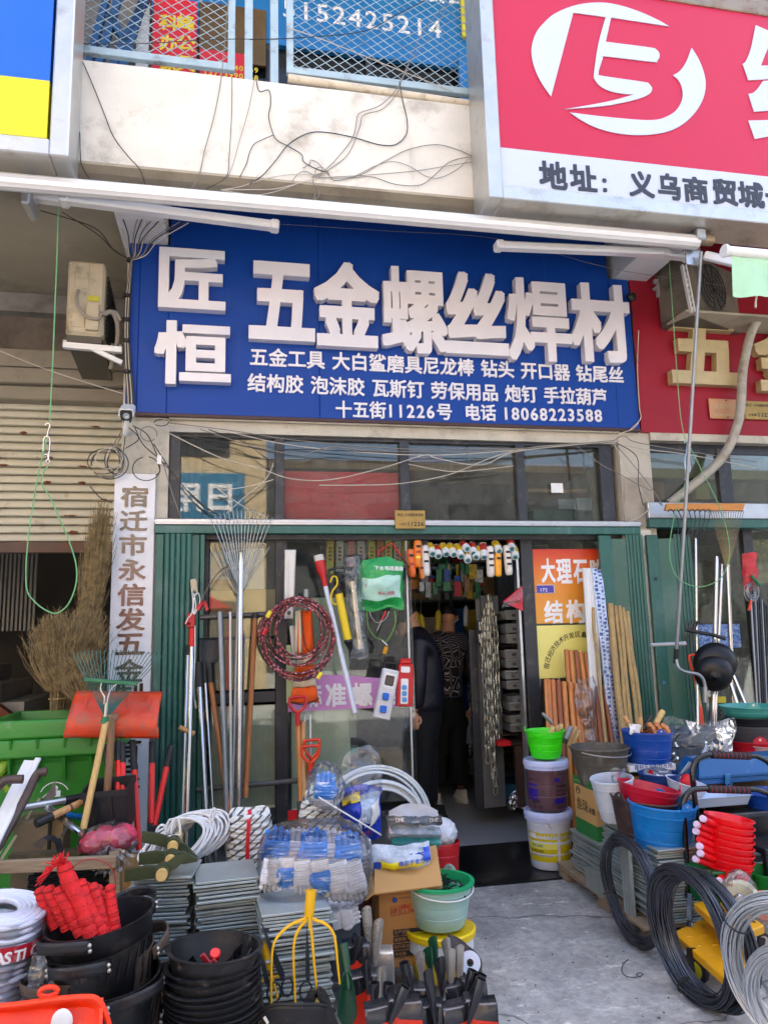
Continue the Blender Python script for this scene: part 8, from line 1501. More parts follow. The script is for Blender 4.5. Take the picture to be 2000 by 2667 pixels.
g=G();g.tube(curve([P(1810,1760,-.35),P(1800,1735,-.35),P(1795,1712,-.35),P(1800,1707,-.35),P(1815,1706,-.35),P(1820,1712,-.35),P(1818,1735,-.35),P(1813,1760,-.35)],5),.009,8);g.tube([P(1810,1755,-.35),P(1813,1778,-.355)],.015,10);build('grip',g,M('orange_red_plastic','d63a12',r=.4),sv);build('shaft',G().tube([P(1813,1776,-.355),b_],.0155,10),wood,sv);build('socket',G().tube([b_,P(1829,1900,-.4)],[.017,.02],10),M('orange_red_plastic'),sv)
o=T('hand_fork','grey cultivator fork hanging before the neighbour green door','fork',P(1800,1680,-.35));g=G()
for i in range(4):g.tube(curve([P(1780+i*9,1690,-.34),P(1784+i*7,1650,-.36),P(1790+i*7,1615+(i%2)*4,-.37)],4),.006,6)
g.bar(P(1805,1640,-.35),P(1815,1618,-.35),.004,.05,up=(0,1,0));build('prong',g,M('dull_iron','4b4847',r=.5,m=.4),o);build('shaft',G().tube([P(1784,1640,-.36),P(1860,1655,-.42),P(1888,1664,-.42)],.013,10),black,o)
bh=T('tool_bag','red hanging pack of wire tools at the right edge','pack',P(1950,1560,-.2));g=G();g.sheet(lambda u,v:wob(P(1932+u*38+4*v,1440+v*95,-.2)+V((0,-.04*sin(pi*u),0)),.02,12,8),12,16);build('pack',g,M('red_pack','b81a2a',r=.35,v=.3,s=18,b=.6,bs=30),bh)
g=G();rg=random.Random(9)
for i in range(9):q=P(1955+rg.uniform(-6,8),1545+rg.uniform(-10,10),-.24);r_=rg.uniform(.03,.06);g.tube([q+V((r_*cos(t),rg.uniform(-.004,.004),r_*1.3*sin(t)))for t in[2*pi*j/18 for j in range(18)]],.003,5,close=True)
build('wire_loop',g,M('dull_zinc'),bh,kind='stuff')
tag(build('green_grip',G().tube([P(1956,1500,-.26),P(1980,1525,-.26)],.012,10),M('tool_green','1d6b43',r=.4)),'green tool grip over the red hanging pack','grip');tag(build('orange_grip',G().tube([P(1956,1564,-.26),P(1950,1590,-.26)],[.009,.012],10),M('orange_red_plastic')),'orange tool grip under the red hanging pack','grip')
slab('speckled_board','blue and white speckled package at the foot of the neighbour glass','package',1820,1625,1925,1690,.0,M('speckled_blue','1d5fae',r=.5,dirt='cfd8e2',da=.6,ds=45),.02);slab('shelf_goods','glass jars and tubes behind the neighbour glass','shelf goods',1822,1420,1950,1620,.35,M('jar_shelf','6d5a38',r=.6,v=.7,s=26),.05)
slab('gold_bags','shiny golden plastic bags at the upper right edge','bags',1935,1405,2080,1520,.1,M('gold_foil','a08c62',r=.2,m=.5,v=.5,s=18,b=.8,bs=16),.05)
tag(build('foam_wrapped_bar',G().tube([P(1694,1680,-.4),P(1760,1677,-.42),P(1785,1676,-.42)],[.012,.013,.015],10),M('grey_foam','a3a5ac',r=.7)),'grey foam wrapped bar sticking out between the green doors','bar')
slab('yellow_package','yellow package low behind the neighbour tools','package',1857,1815,1890,1832,-.1,ink_y,.05)
for i in range(14):
 x=1960+i*6;a,b_=P(x,1530+i*8,-.1),P(x+16,1900,-.25);tag(build('tool_rod',G().tube([a,b_],.007,6),(black,M('dull_zinc'),redp if i==9 else black)[i%3]),'thin tool rod in the dense bundle at the right edge','rod','tool rods at the right edge')
for n_ in('grey_brown_bucket','milky_bucket','dark_brown_bucket','crimson_bucket','sky_blue_bucket','royal_blue_bucket','navy_bucket','neon_green_plastic','white_pail','purple_brown_pail','ladle_red','pale_jade_plastic','yellow_pail','green_bin_plastic','gloss_black_tube','blue_tool_box','trolley_yellow','bright_orange_plastic','dusty_black_rubber','brown_rubber','black_plastic','charcoal_aluminium'):
 more_dirt(_M[n_],'b9b2a4',11,.58,.74,(1,1,.7),.26)
def boxthing(name,label,cat,x0,x1,y0,y1,z0,z1,mt,group=None):g=G();g.box(x0,x1,y0,y1,z0,z1,bev=.004);return tag(build(name,g,mt),label,cat,group)
rg=random.Random(21);pal=(('grey','9d9f9f'),('brown','9a7850'),('white','d0d0cb'),('blue','2c56a0'),('red','a82626'),('green','337a4c'),('yellow','c4a62c'))
rn_=('lowest','second','third','fourth','fifth','top')
bs=T('stock_rack','tall steel stock rack at the back of the dim shop','rack',(1.9,2.6,ZF))
for i in range(6):g=G();g.box(.9,3.0,2.55,2.95,ZF+.2+i*.4,ZF+.225+i*.4);build('shelf',g,M('rack_steel','4a4c50',r=.5,m=.3),bs,ang=0)
for x in(.9,1.6,2.3,2.97):g=G();g.box(x,x+.03,2.54,2.57,ZF,ZF+2.6);build('upright',g,M('rack_steel'),bs,ang=0)
for i in range(6):
 x=.95
 for j in range(9):
  w_=rg.uniform(.14,.24);h_=rg.uniform(.12,.32);n_,c_=pal[rg.randrange(7)];
  if x+w_>2.95:break
  boxthing('stock_box',f'{n_} stock box on the {rn_[i]} shelf of the dim back rack, place {j+1} from the left' if 0 else f'{n_} stock box on the {rn_[i]} shelf of the dim back rack','box',x,x+w_,2.56,2.85,ZF+.2255+i*.4,ZF+.2255+i*.4+h_,M('stock_'+n_,c_,r=.7,v=.3,s=14),'boxes on the back rack');x+=w_+rg.uniform(.01,.06)
for i,(x,y,x2,y2,r_,c,lb_)in enumerate(((1080,1590,1090,1640,.03,'b8a21c','yellow float hanging left of the doorway stock'),(1095,1600,1102,1635,.025,'b8a21c','yellow float hanging right beside its twin'),(1142,1590,1140,1640,.028,'a8921c','yellow hook block hanging behind the shoppers'),(1120,1505,1122,1525,.05,'a0161c','red helmet shaped pack hanging under the rollers'),(1072,1505,1075,1535,.06,'b06a1a','amber round pack behind the left glass edge'),(1212,1500,1212,1555,.02,'8c8f90','grey spring hanging in the middle of the shop'),(1203,1500,1205,1550,.012,'8a7a2a','brass rod hanging left of the grey spring'),(1165,1462,1155,1492,.02,'2a5a34','green bottle hanging behind the rollers, left'),(1201,1462,1200,1493,.02,'2a5a34','green bottle hanging behind the rollers, right'),(1213,1578,1213,1630,.022,'a5a7a6','pale coil hanging beside the smoker'))):
 tag(build('hanging_goods',G().tube([P(x,y,1.0),P(x,y,1.0).lerp(P(x2,y2,1.0),.2),P(x2,y2,1.0)],[r_*.4,r_,r_],12),M('hang_'+c,c,r=.4)),lb_,'hanging stock')
 if i<6:g=G();g.tube([P(x,y,1.0),P(x+3,y-60,1.0)],.003,5);q=build('cord',g,wire_g);tag(q,'cord above the '+lb_,'cord')
slab('dim_shelf','dim shelf board with labels above the shoppers','shelf',1100,1528,1260,1540,1.2,M('shelf_board','6a6c6c',r=.6,v=.4,s=20),.3)
slab('dim_shelf','second dim shelf board above the shoppers','shelf',1090,1475,1260,1484,1.3,M('shelf_board'),.3)
for i in range(9):x=1100+i*18;slab('stock_box',('dim grey','dim brown','dim red')[i%3]+' box on the shelf above the shoppers','box',x,1505+(i%3)*4,x+15,1527,1.22,M(('stock_grey','stock_brown','stock_red')[i%3]),.2,'boxes on the shelf above the shoppers')
for i in range(34):
 n_,c_=pal[rg.randrange(7)];x=1082+rg.uniform(0,165);y=rg.choice((1470,1484,1500,1516));w_=rg.uniform(10,20);slab('hanging_pack',n_+' flat pack hanging in the dim shop above the shoppers','hanging pack',x,y,x+w_,y+rg.uniform(22,45),.75+rg.uniform(0,.3),M('pack2_'+n_,c_,r=.4,v=.5,s=30),.02,'flat packs hanging in the shop')
cp=T('display_post','grey display post with a chain board inside the doorway','post',P(1270,2105,.45));g=G();rect_g(g,1262,1560,1292,2105,.47,.02);build('post',g,M('pale_grey_post','5a5c5d',r=.5,m=.2),cp,ang=0);g=G();rect_g(g,1240,1640,1268,2108,.5,.03);build('dark_side',g,charcoal,cp,ang=0);g=G();rect_g(g,1254,1551,1296,1600,.44,.015);build('chain_board',g,M('grey_board','55575a',r=.5),cp,ang=0)
for k in range(2):
 o=T('spanner_card',('upper','lower')[k]+' card of four bright bits beside the chains','tool card',P(1255,1650+k*30,.43));g=G();rect_g(g,1244,1617+k*32,1268,1646+k*32,.43,.005);build('card',g,M('dark_card','303236',r=.5),o,ang=0)
 for j in range(4):q0,q1=P(1248+j*5,1620+k*32,.42),P(1250+j*5,1642+k*32,.42);build('bit',G().tube([q0,q1],.006,8),chrome,o)
L_=.078;rl_=.0165
lk=G();lk.tube([V((rl_*cos(t),0,rl_*sin(t)+(L_*.5-rl_ if sin(t)>0 else-L_*.5+rl_)))for t in[2*pi*(k+.5)/14 for k in range(14)]],.0055,6,close=True)
chm=M('dull_chain_steel','a9aa9e',r=.35,m=.75,v=.2);lsrc=None;tp=P(1275,1568,.42)
for i,(dx,y1_)in enumerate(((-9,1790),(-5,2020),(0,1990),(6,2050),(11,2095),(17,1960),(20,1890))):
 o=T('steel_chain',('shortest steel chain, leftmost of the hanging bunch','second steel chain from the left in the hanging bunch','third steel chain from the left in the hanging bunch','middle steel chain of the hanging bunch','longest steel chain, hanging lowest of the bunch','second steel chain from the right in the hanging bunch','steel chain at the right side of the hanging bunch')[i],'chain',tp,'chains on the chain board');b_=P(1278+dx*1.2,y1_,.38-.01*(i%3));n_=int((tp.z-b_.z)/(L_*.74))
 for j in range(n_):
  t=j/n_;q=V((tp.x+(b_.x-tp.x)*min(1,t*4),tp.y+(b_.y-tp.y)*min(1,t*4),tp.z-.02-j*L_*.74))-tp
  if lsrc is None:lsrc=build('link',lk,chm,None);lsrc.parent=o;c=lsrc
  else:c=lsrc.copy();COL.objects.link(c);c.parent=o
  c.location=q;c.rotation_euler=(0,rg.uniform(-.12,.12),(pi/2 if j%2 else 0)+.5+rg.uniform(-.3,.3))
 g=G();
tag(build('chain_hook',G().tube([tp+V((0,.02,.01)),tp+V((0,-.03,.01))],.006,8),chrome),'steel hook holding the chains on the board','hook')
bins=M('grey_parts_bin','8f9496',r=.45,v=.12);prev=None
for i,(y,dx)in enumerate(((1590,0),(1625,2),(1652,3),(1692,0),(1716,2),(1746,0),(1772,4),(1812,20),(1828,10),(1862,14),(1884,14))):
 o=T('parts_bin',f'grey parts bin on the shelf inside the right door post, {("first", "second", "third", "fourth", "fifth", "sixth", "seventh", "eighth", "ninth", "tenth", "eleventh")[i]} from the top','parts bin',P(1345,y+22,.4),'grey parts bins inside the doorway')
 a,b_=P(1312+dx,y+24,.4),P(1388,y,.4);g=G();g.add([(a.x+.02,.4,a.z),(b_.x,.4,a.z),(b_.x,.7,a.z),(a.x+.02,.7,a.z),(a.x,.37,b_.z),(b_.x,.37,b_.z),(b_.x,.7,b_.z),(a.x,.7,b_.z)],[(0,1,5,4),(1,2,6,5),(2,3,7,6),(3,0,4,7),(3,2,1,0)]);build('body',g,bins,o,ang=0)
 g=G();g.bar((a.x,.365,b_.z),(b_.x,.365,b_.z),.012,.01);build('lip',g,bins,o)
 for j in range(2):g=G();x=a.x+(b_.x-a.x)*(.25+.4*j);g.box(x,x+.03,.378,.384,(a.z+b_.z)/2-.012,(a.z+b_.z)/2+.008);build('label',g,M('pale_bin_label','4e5152',r=.6),o,ang=0)
for i,y in enumerate((1680,1735,1790,1850,1912)):slab('bin_shelf',('first','second','third','fourth','fifth')[i]+' brown shelf board under the grey parts bins, counted from above','shelf',1306,y,1400,y+4,.42,M('brown_board','3e2a22',r=.7),.35)
slab('side_shelf','dark stock shelf on the right wall inside the shop','shelf',1300,1420,1420,1590,.75,M('dark_stock','33363a',r=.6,v=.8,s=40),.1)
slab('lower_rack','brown wooden rack low inside the right door post','rack',1312,1935,1400,1942,.3,M('brown_board'),.3);slab('rack_post','brown rack leg inside the right door post','rack leg',1352,1942,1366,2105,.3,M('brown_board'),.05)
slab('red_box','red flat box on the low rack inside the doorway','box',1300,1930,1330,1945,.28,redp,.15);slab('blue_crate','blue crate low behind the rack legs','crate',1305,2040,1382,2080,.6,M('teal_crate','1d4f66',r=.5),.3);slab('pale_carton','pale carton on the floor behind the doorway','carton',1228,1985,1262,2022,2.2,M('stock_white'),.3)
g=G();
for i in range(30):q=P(1340+rg.uniform(-12,40),2085+rg.uniform(-14,20),.35);g.tube([q+V((.022*cos(t),rg.uniform(-.004,.004),.03*sin(t)))for t in[2*pi*j/12 for j in range(12)]],.004,5,close=True)
tag(build('shackle_heap',g,chrome),'heap of bright shackles on the floor by the right door post','shackles',kind='stuff')
slab('green_wrapped_roll','mint green wrapped roll behind the lower middle glass','roll',904,1948,934,1968,.12,M('mint_roll','2fa58c',r=.5,b=.5,bs=40),.08);slab('carton','open kraft carton behind the lower middle glass','carton',960,1955,1048,2015,.12,kraft,.2,'cartons behind the glass')
pole('milky_tube','milky tube standing behind the cream board edge','tube',P(917,1830,.12),P(917,1920,.12),.035,M('cream_tube','a9a78f',r=.5))
for i,(x0,y0,x1,y1_,m_,lb_)in enumerate(((775,1850,785,2120,M('amber_handle'),'orange shaft of the crimson D handle shovel'),(789,1880,792,2090,wood,'pale shaft of the shovel behind the crimson one'),(801,1985,804,2080,wood,'pale shaft of the red D handle shovel'))):a,b_=P(x0,y0,-.18),P(x1,y1_,-.32);tag(build('shovel_shaft',G().tube([a,b_],.0165,10),m_),lb_,'shaft')
def dhandle(label,cx,yt,yb,w_,Y,mt):
 o=T('shovel',label,'handle',P(cx,yb,Y));g=G();g.tube(curve([P(cx,yb-8,Y),P(cx-w_*.9,yt+(yb-yt)*.45,Y),P(cx-w_,yt+5,Y),P(cx-w_*.8,yt,Y),P(cx+w_*.8,yt-3,Y),P(cx+w_,yt+3,Y),P(cx+w_*.9,yt+(yb-yt)*.45,Y),P(cx,yb-8,Y)],5),.0095,8);g.tube([P(cx,yb-12,Y),P(cx+1,yb+22,Y)],.0165,10);build('grip',g,mt,o)  # only the D grip of a shovel; its shaft is a separate object
dhandle('crimson D shaped handle under the orange vest',775,1818,1868,21,-.24,redp);dhandle('red orange D handle in front, before the cream board',808,1946,1998,22,-.3,M('orange_red_plastic','d63a12',r=.4));dhandle('red orange D handle behind, before the cream board',812,1930,1985,20,-.24,M('orange_red_plastic'))
for x in(793,808):pole('white_rod',('left' if x<800 else 'right')+' slender white rod behind the red D handles','rod',P(x,1862,-.15),P(x+2,2050,-.2),.006,white)
o=T('red_shovel_blade','red shovel blade standing on the floor behind the rope drum','shovel',P(770,2140,-.35));g=G();rect_g(g,750,2110,778,2138,-.35,.004);build('blade',g,redp,o);build('socket',G().tube([P(780,2088,-.33),P(784,2150,-.35)],[.018,.024],10),M('dull_iron','4b4847',r=.5,m=.4),o)
skin=M('skin_tone','d39a76',r=.55,v=.06,sss=.15);hairm=M('black_hair','1d1714',r=.55,v=.2,s=60)
def skinned(name,chains,mt,parent,lv=2):
 thin=.72 if name=='body' else 1.
 """one continuous surface grown round joined chains of (point, radius x, radius y)"""
 bm=bmesh.new();ly=bm.verts.layers.skin.verify();seen={}
 for ch in chains:
  pv=None
  for p,rx,ry in ch:
   k_=tuple(round(c,4)for c in p);v_=seen.get(k_)
   if v_ is None:v_=bm.verts.new(p);v_[ly].radius=(rx*thin,ry*thin);v_[ly].use_root=not seen;seen[k_]=v_
   if pv and bm.edges.get((pv,v_))is None:bm.edges.new((pv,v_))
   pv=v_
 me=bpy.data.meshes.new(name);bm.to_mesh(me);bm.free();ob=bpy.data.objects.new(name,me);COL.objects.link(ob);ob.modifiers.new('k','SKIN').use_smooth_shade=True;s_=ob.modifiers.new('s','SUBSURF');s_.levels=lv;s_.render_levels=lv
 m2=bpy.data.meshes.new_from_object(ob.evaluated_get(bpy.context.evaluated_depsgraph_get()));bpy.data.objects.remove(ob);g=G();g.add([a.co for a in m2 .vertices],[tuple(f.vertices)for f in m2 .polygons]);return build(name,g,mt,parent,ang=180)
def hand(par,w0,dirv,side):
 d=V(dirv).normalized();sx=d.cross(V((0,1,0))).normalized();pv=w0+d*.045;g=G();g.sph(w0+d*.045,.042,14,10,(.75,.5,1.15))
 for i in range(4):b0=w0+d*.075+sx*(-.026+.0175*i);g.tube(curve([b0,b0+d*.03+V((0,-.006,0)),b0+d*(.05+.006*(i in(1,2)))+V((0,.012,0)),b0+d*.045+V((0,.03,0))],3),[.0095]*6+[.008,.008,.0075,.006],8)
 b0=w0+d*.03+sx*.03*side;g.tube(curve([b0,b0+d*.03+sx*.016*side,b0+d*.055+sx*.006*side+V((0,-.012,0))],3),[.011,.011,.0105,.010,.0095,.009,.007],8);build('hand',g,skin,par)
def head(par,c,face,R=.1,tilt=0.):
 f=V(face).normalized();up=V((0,0,1));m_=Matrix.Translation(c)@Matrix((f.cross(up).normalized(),f,up)).transposed().to_4x4()@Matrix.Rotation(rad(tilt),4,'X');g=G();vs=G();vs.sph((0,0,0),1,24,18)
 for a in vs.v:x,y,z=a;g.v.append(m_@V((x*.076*(1-.25*max(0,-z)),y*.098+(.012*max(0,-z)if y>0 else 0),z*.118)))
 g.f=vs.f;g.mi=vs.mi;g.tube([m_@V((0,.092,.02)),m_@V((0,.112,-.018)),m_@V((0,.098,-.03))],[.007,.013,.008],8);g.tube([m_@V((0,-.02,-.06)),m_@V((0,-.03,-.16))],[.058,.06],14)
 for s_ in(-1,1):g.sph(m_@V((s_*.078,-.01,-.005)),.03,10,8,(.35,.6,1))
 build('head',g,skin,par);g=G();
 for s_ in(-1,1):g.sph(m_@V((s_*.031,.084,.012)),.009,8,6);g.bar(m_@V((s_*.016,.092,.032)),m_@V((s_*.048,.082,.034)),.008,.006)
 g.bar(m_@V((-.022,.092,-.052)),m_@V((.022,.092,-.052)),.004,.006);build('face_detail',g,M('dark_lip','4a2620',r=.5),par)
 g=G();hv=G();hv.sph((0,0,0),1,24,14)
 for a in hv.v:x,y,z=a;q=V((x*.083,y*.103-.008,z*.116+.012));zc_=.035 if y>.3 else.0;q.z=max(q.z,zc_);g.v.append(m_@(q+V((0,0,.006*mnoise.noise(a*6)))))
 g.f=hv.f;g.mi=hv.mi;build('hair',g,hairm,par)
def shoe(par,q,yaw,mt):
 m_=Matrix.Translation(q)@Matrix.Rotation(rad(yaw),4,'Z');g=G();g.sheet(lambda u,v:m_@V((.045*cos(2*pi*u)*(1-.25*v)*(1.0 if sin(2*pi*u)>0 else.9),.135*sin(2*pi*u)*(1-.3*v)-.02*v,.02+.085*v*(1-.35*max(0,sin(2*pi*u))))),24,5,cu=True);g.add([m_@V((.035*cos(2*pi*k/24),.095*sin(2*pi*k/24)-.02,.1-.03*max(0,sin(2*pi*k/24))))for k in range(24)],[tuple(range(24))]);build('shoe',g,mt,par)
 g=G();g.prism([(.05*cos(2*pi*k/20),.14*sin(2*pi*k/20))for k in range(20)],.028,m_);build('sole',g,mt,par)
jk=M('patterned_jacket','15151b',r=.8);N=jk.node_tree.nodes;L=jk.node_tree.links;p_=N['Principled BSDF'];ge=N.new('ShaderNodeNewGeometry');mp=N.new('ShaderNodeMapping');mp.inputs['Scale'].default_value=(1,.6,.8);L.new(ge.outputs[0],mp.inputs[0])
vo_=N.new('ShaderNodeTexVoronoi');vo_.feature='DISTANCE_TO_EDGE';vo_.inputs['Scale'].default_value=13;vo_.inputs['Randomness'].default_value=.55;L.new(mp.outputs[0],vo_.inputs['Vector']);vd=N.new('ShaderNodeMath');vd.operation='PINGPONG';vd.inputs[1].default_value=.085;L.new(vo_.outputs[0],vd.inputs[0]);cr=N.new('ShaderNodeMath');cr.operation='LESS_THAN';cr.inputs[1].default_value=.016;L.new(vd.outputs[0],cr.inputs[0]);mx=N.new('ShaderNodeMix');mx.data_type='RGBA';L.new(cr.outputs[0],mx.inputs[0]);mx.inputs[6].default_value=lin('14141a');mx.inputs[7].default_value=lin('a9a5b2');L.new(mx.outputs[2],p_.inputs['Base Color'])
trm=M('black_trousers','08080a',r=.85,v=.2);navy=M('navy_padded_jacket','10101e',r=.55,v=.2,s=8,b=.4,bs=14);shw=M('white_trainer','c9c8bc',r=.6,v=.05)
pA=T('person','person in a black jacket with white line pattern seen from behind, carrying a striped bag','person',Z(1168,2092,ZF));YA_=1.41;q_=lambda x,y,d=0.:P(x,y,YA_+d)
nk,ch1,wst,hp=q_(1170,1648),q_(1170,1690),q_(1167,1775),q_(1165,1825)
fa,fb=Z(1137,2092,ZF),Z(1200,2086,ZF)
skinned('body',[[(nk,.055,.06),(ch1,.17,.11),(wst,.15,.105),(hp,.15,.11)],[(hp,.15,.11),(q_(1148,1860),.085,.09),(q_(1142,1960),.065,.07),(fa+V((0,0,.1)),.045,.05)],[(hp,.15,.11),(q_(1186,1860),.085,.09),(q_(1192,1960),.065,.07),(fb+V((0,0,.1)),.045,.05)],[(ch1,.17,.11),(q_(1216,1672),.06,.06),(q_(1234,1740),.045,.045),(q_(1227,1845,-.04),.03,.032)],[(ch1,.17,.11),(q_(1128,1672),.06,.06),(q_(1118,1745,.1),.045,.045),(q_(1125,1800,.25),.03,.03)]],skin,pA)
skinned('jacket',[[(q_(1170,1640),.075,.08),(q_(1170,1668),.19,.125),(ch1+V((0,0,-.05)),.195,.135),(wst,.18,.13),(q_(1166,1800),.19,.14),(q_(1166,1822),.19,.14)],[(q_(1170,1668),.19,.125),(q_(1212,1668),.08,.08),(q_(1238,1738),.066,.066),(q_(1229,1838,-.03),.052,.052)],[(q_(1170,1668),.19,.125),(q_(1130,1668),.08,.08),(q_(1119,1745,.1),.066,.066),(q_(1125,1795,.22),.05,.05)]],jk,pA)
skinned('trousers',[[(q_(1166,1768),.16,.115),(q_(1166,1800),.165,.12),(q_(1166,1840),.17,.13)],[(q_(1166,1840),.17,.13),(q_(1148,1880),.105,.11),(q_(1141,1970),.085,.09),(fa+V((0,0,.11)),.075,.08)],[(q_(1166,1840),.17,.13),(q_(1187,1880),.105,.11),(q_(1194,1970),.085,.09),(fb+V((0,0,.11)),.075,.08)]],trm,pA)
head(pA,q_(1168,1610),(.35,.9,-.15),tilt=-14);hand(pA,q_(1227,1843,-.04),(0,-.02,-1),-1);shoe(pA,fa,-6,shw);shoe(pA,fb,8,shw)
tag(build('cigarette',G().tube([q_(1179,1622,-.1),q_(1194,1614,-.09)],.0045,8),white),'white cigarette tucked by the ear of the person in the patterned jacket','cigarette')
sb=T('carrier_bag','dark carrier bag with pale stripes hanging from the hand in the patterned sleeve','bag',q_(1230,1950,-.05));g=G();g.sheet(lambda u,v:q_(1227,1868,-.05)+V((.075*cos(2*pi*u)*min(1,.12+v*1.1),.05*sin(2*pi*u)*min(1,.12+v*1.1),-.33*v)),22,8,cu=True);build('bag',g,M('glossy_black_bag','0d0e12',r=.25,v=.3,b=.6,bs=30),sb)
for i in range(6):g=G();x=1219+i*4;g.tube(curve([q_(1227,1870,-.1),q_(x-1,1905,-.11),q_(x-3,1938,-.12)],4),.0045,5);build('stripe',g,M('pale_bag_stripe','7f8a99',r=.5),sb)
pB=T('person','person in a dark navy padded jacket facing left behind the glass edge','person',Z(1105,2130,ZF));YB_=.72;r_=lambda x,y,d=0.:P(x,y,YB_+d)
f0,f1=r_(1098,2128),r_(1120,2120,.12);f0 .z=f1 .z=ZF;nk,ch1,hp=r_(1082,1630),r_(1094,1690),r_(1102,1840)
skinned('body',[[(nk,.055,.055),(ch1,.12,.16),(r_(1100,1770),.11,.15),(hp,.11,.15)],[(hp,.11,.15),(r_(1100,1900,-.05),.085,.08),(r_(1100,2000,-.05),.06,.06),(f0+V((0,0,.1)),.05,.05)],[(hp,.11,.15),(r_(1112,1900,.1),.085,.08),(r_(1114,2000,.1),.06,.06),(f1+V((0,0,.1)),.05,.05)],[(ch1,.12,.16),(r_(1086,1690,-.17),.055,.055),(r_(1086,1770,-.2),.045,.045),(r_(1082,1856,-.16),.03,.03)]],skin,pB)
skinned('jacket',[[(r_(1086,1624),.07,.085),(r_(1092,1662),.15,.19),(r_(1096,1740),.155,.2),(r_(1100,1830),.155,.2),(r_(1100,1862),.155,.2)],[(r_(1092,1662),.15,.19),(r_(1088,1680,-.17),.085,.085),(r_(1088,1770,-.2),.078,.078),(r_(1084,1850,-.17),.062,.062)]],navy,pB)
skinned('trousers',[[(r_(1101,1790),.125,.165),(r_(1101,1830),.13,.17),(r_(1102,1862),.13,.17)],[(r_(1102,1862),.13,.17),(r_(1098,1920,-.06),.1,.1),(r_(1099,2010,-.06),.085,.085),(f0+V((0,0,.08)),.075,.08)],[(r_(1102,1862),.13,.17),(r_(1113,1920,.1),.1,.1),(r_(1116,2010,.1),.085,.085),(f1+V((0,0,.08)),.075,.08)]],trm,pB)
head(pB,r_(1058,1618),(-.85,.25,-.45),tilt=-22);hand(pB,r_(1082,1856,-.16),(-.1,-.05,-1),1);shoe(pB,f0,80,trm);shoe(pB,f1,75,trm)
def cable(label,pts,Y,r=.004,mt=wire_d,name='cable',par=None,n=7):
 g=G();g.tube(curve([P(p[0],p[1],p[2]if len(p)>2 else Y)for p in pts],n),r,6);o=build(name,g,mt,par);return o if par else tag(o,label,'cable')
YW=YP-.012
k1=lambda*a:[(x/2.37,y/2.37)for x,y in a];k2=lambda*a:[(650+x/2.37,y/2.37)for x,y in a]
for lb_,pts,r_,m_ in(('dark cable hanging from the left railing corner down the white parapet',k1((455,270),(520,400),(580,540),(640,690),(700,840),(790,960),(860,1040),(898,1140)),.004,wire_d),('short dark cable curling down beside the left lightbox frame',k1((432,738),(470,760),(492,820),(495,920),(505,1020),(555,1105)),.004,wire_d),('grey cable running from the mesh top down the parapet, left one of the pair',k1((1412,0),(1395,160),(1365,480),(1320,720),(1262,930),(1230,1080),(1180,1160)),.004,wire_g),('dark cable hanging straight beside the railing post',k1((1432,470),(1430,700),(1415,950),(1395,1090),(1270,1165)),.003,wire_d),('thin pale wire bowing left from the blue clip',k1((1570,490),(1550,600),(1530,690),(1480,860),(1420,1060),(1340,1150)),.0025,wire_g),('pair of pale wires sagging from the mesh across the parapet, left one',k2((1210,20),(1080,180),(1000,340),(940,480),(890,570),(800,650),(690,690),(665,720),(640,840),(560,950),(470,1045),(400,1090)),.0035,wire_g),('pair of pale wires sagging from the mesh across the parapet, right one',k2((1225,25),(1120,220),(1010,350),(950,470),(905,580),(820,670),(705,708),(680,780),(640,890),(590,970),(480,1050),(410,1100)),.0035,wire_g),('black cable looping wide from the mesh foot across the parapet',k2((925,500),(945,620),(972,740),(965,830),(900,890),(800,890),(640,845),(480,815),(360,820),(240,890),(160,990),(80,1080),(0,1135)),.0045,wire_d),('frayed dark wire zigzagging down the middle of the parapet',k2((40,480),(60,560),(120,555),(130,640),(118,720),(148,830),(180,870),(240,900),(320,950),(330,990),(370,1020),(440,1050),(480,1060)),.004,wire_d),('thin dark wire branching left from the zigzag wire',k2((148,830),(90,855),(30,885),(0,940),(-20,1010),(-60,1090)),.0035,wire_d),('high arching grey wire reaching the red lightbox frame',k2((380,1090),(640,1090),(820,1000),(980,920),(1150,890),(1280,920),(1415,980)),.0035,wire_g),('nearly straight grey wire reaching the red lightbox frame',k2((500,1090),(700,1080),(1000,1055),(1200,1025),(1415,988)),.003,wire_g),('grey wire waving low between the knot and the red lightbox',k2((480,1050),(520,1110),(640,1095),(760,1090),(900,1135),(1050,1140),(1140,1080),(1230,1000),(1340,968),(1415,975)),.0035,wire_g),('pale wire dipping under the high arching one',k2((650,1085),(780,1020),(880,995),(980,1020),(1090,1085),(1170,1095),(1270,1050),(1340,990)),.0028,wire_g),('looped wire ends knotted over the parapet edge',k2((330,1035),(370,1010),(380,985),(430,1010),(450,1060),(400,1080),(395,1130),(430,1170),(425,1210),(400,1228),(405,1190)),.0035,wire_g),('arched wire over the knot',k2((260,1120),(300,1070),(350,1055),(400,1080),(410,1040),(450,1030),(490,1080)),.003,wire_g),('pale cable lying along the parapet foot, upper one',k2((480,1060),(380,1075),(250,1075),(100,1100),(-60,1150),(-180,1170)),.0035,wire_l),('pale cable lying along the parapet foot, lower one',k2((300,1130),(150,1165),(0,1168),(-150,1170)),.004,wire_l),('pale cable drooping below the parapet foot',k2((420,1095),(300,1130),(160,1180),(60,1200),(-30,1195),(-170,1172)),.004,wire_l),('black cable crossing the left mesh panel',k1((310,225),(450,262),(800,268),(1150,250),(1420,238),(1660,240)),.0035,wire_d)):
 cable(lb_,pts,YW,r_*.72,m_)
cable('pale cable slanting across the right mesh panel',k2((250,170),(500,260),(900,420),(1250,560)),YR-.03,.003,wire_l);cable('black cable slanting from the phone sign to the posts',k2((1080,0),(900,90),(700,190),(300,230),(0,240)),YR-.03,.003,wire_d)
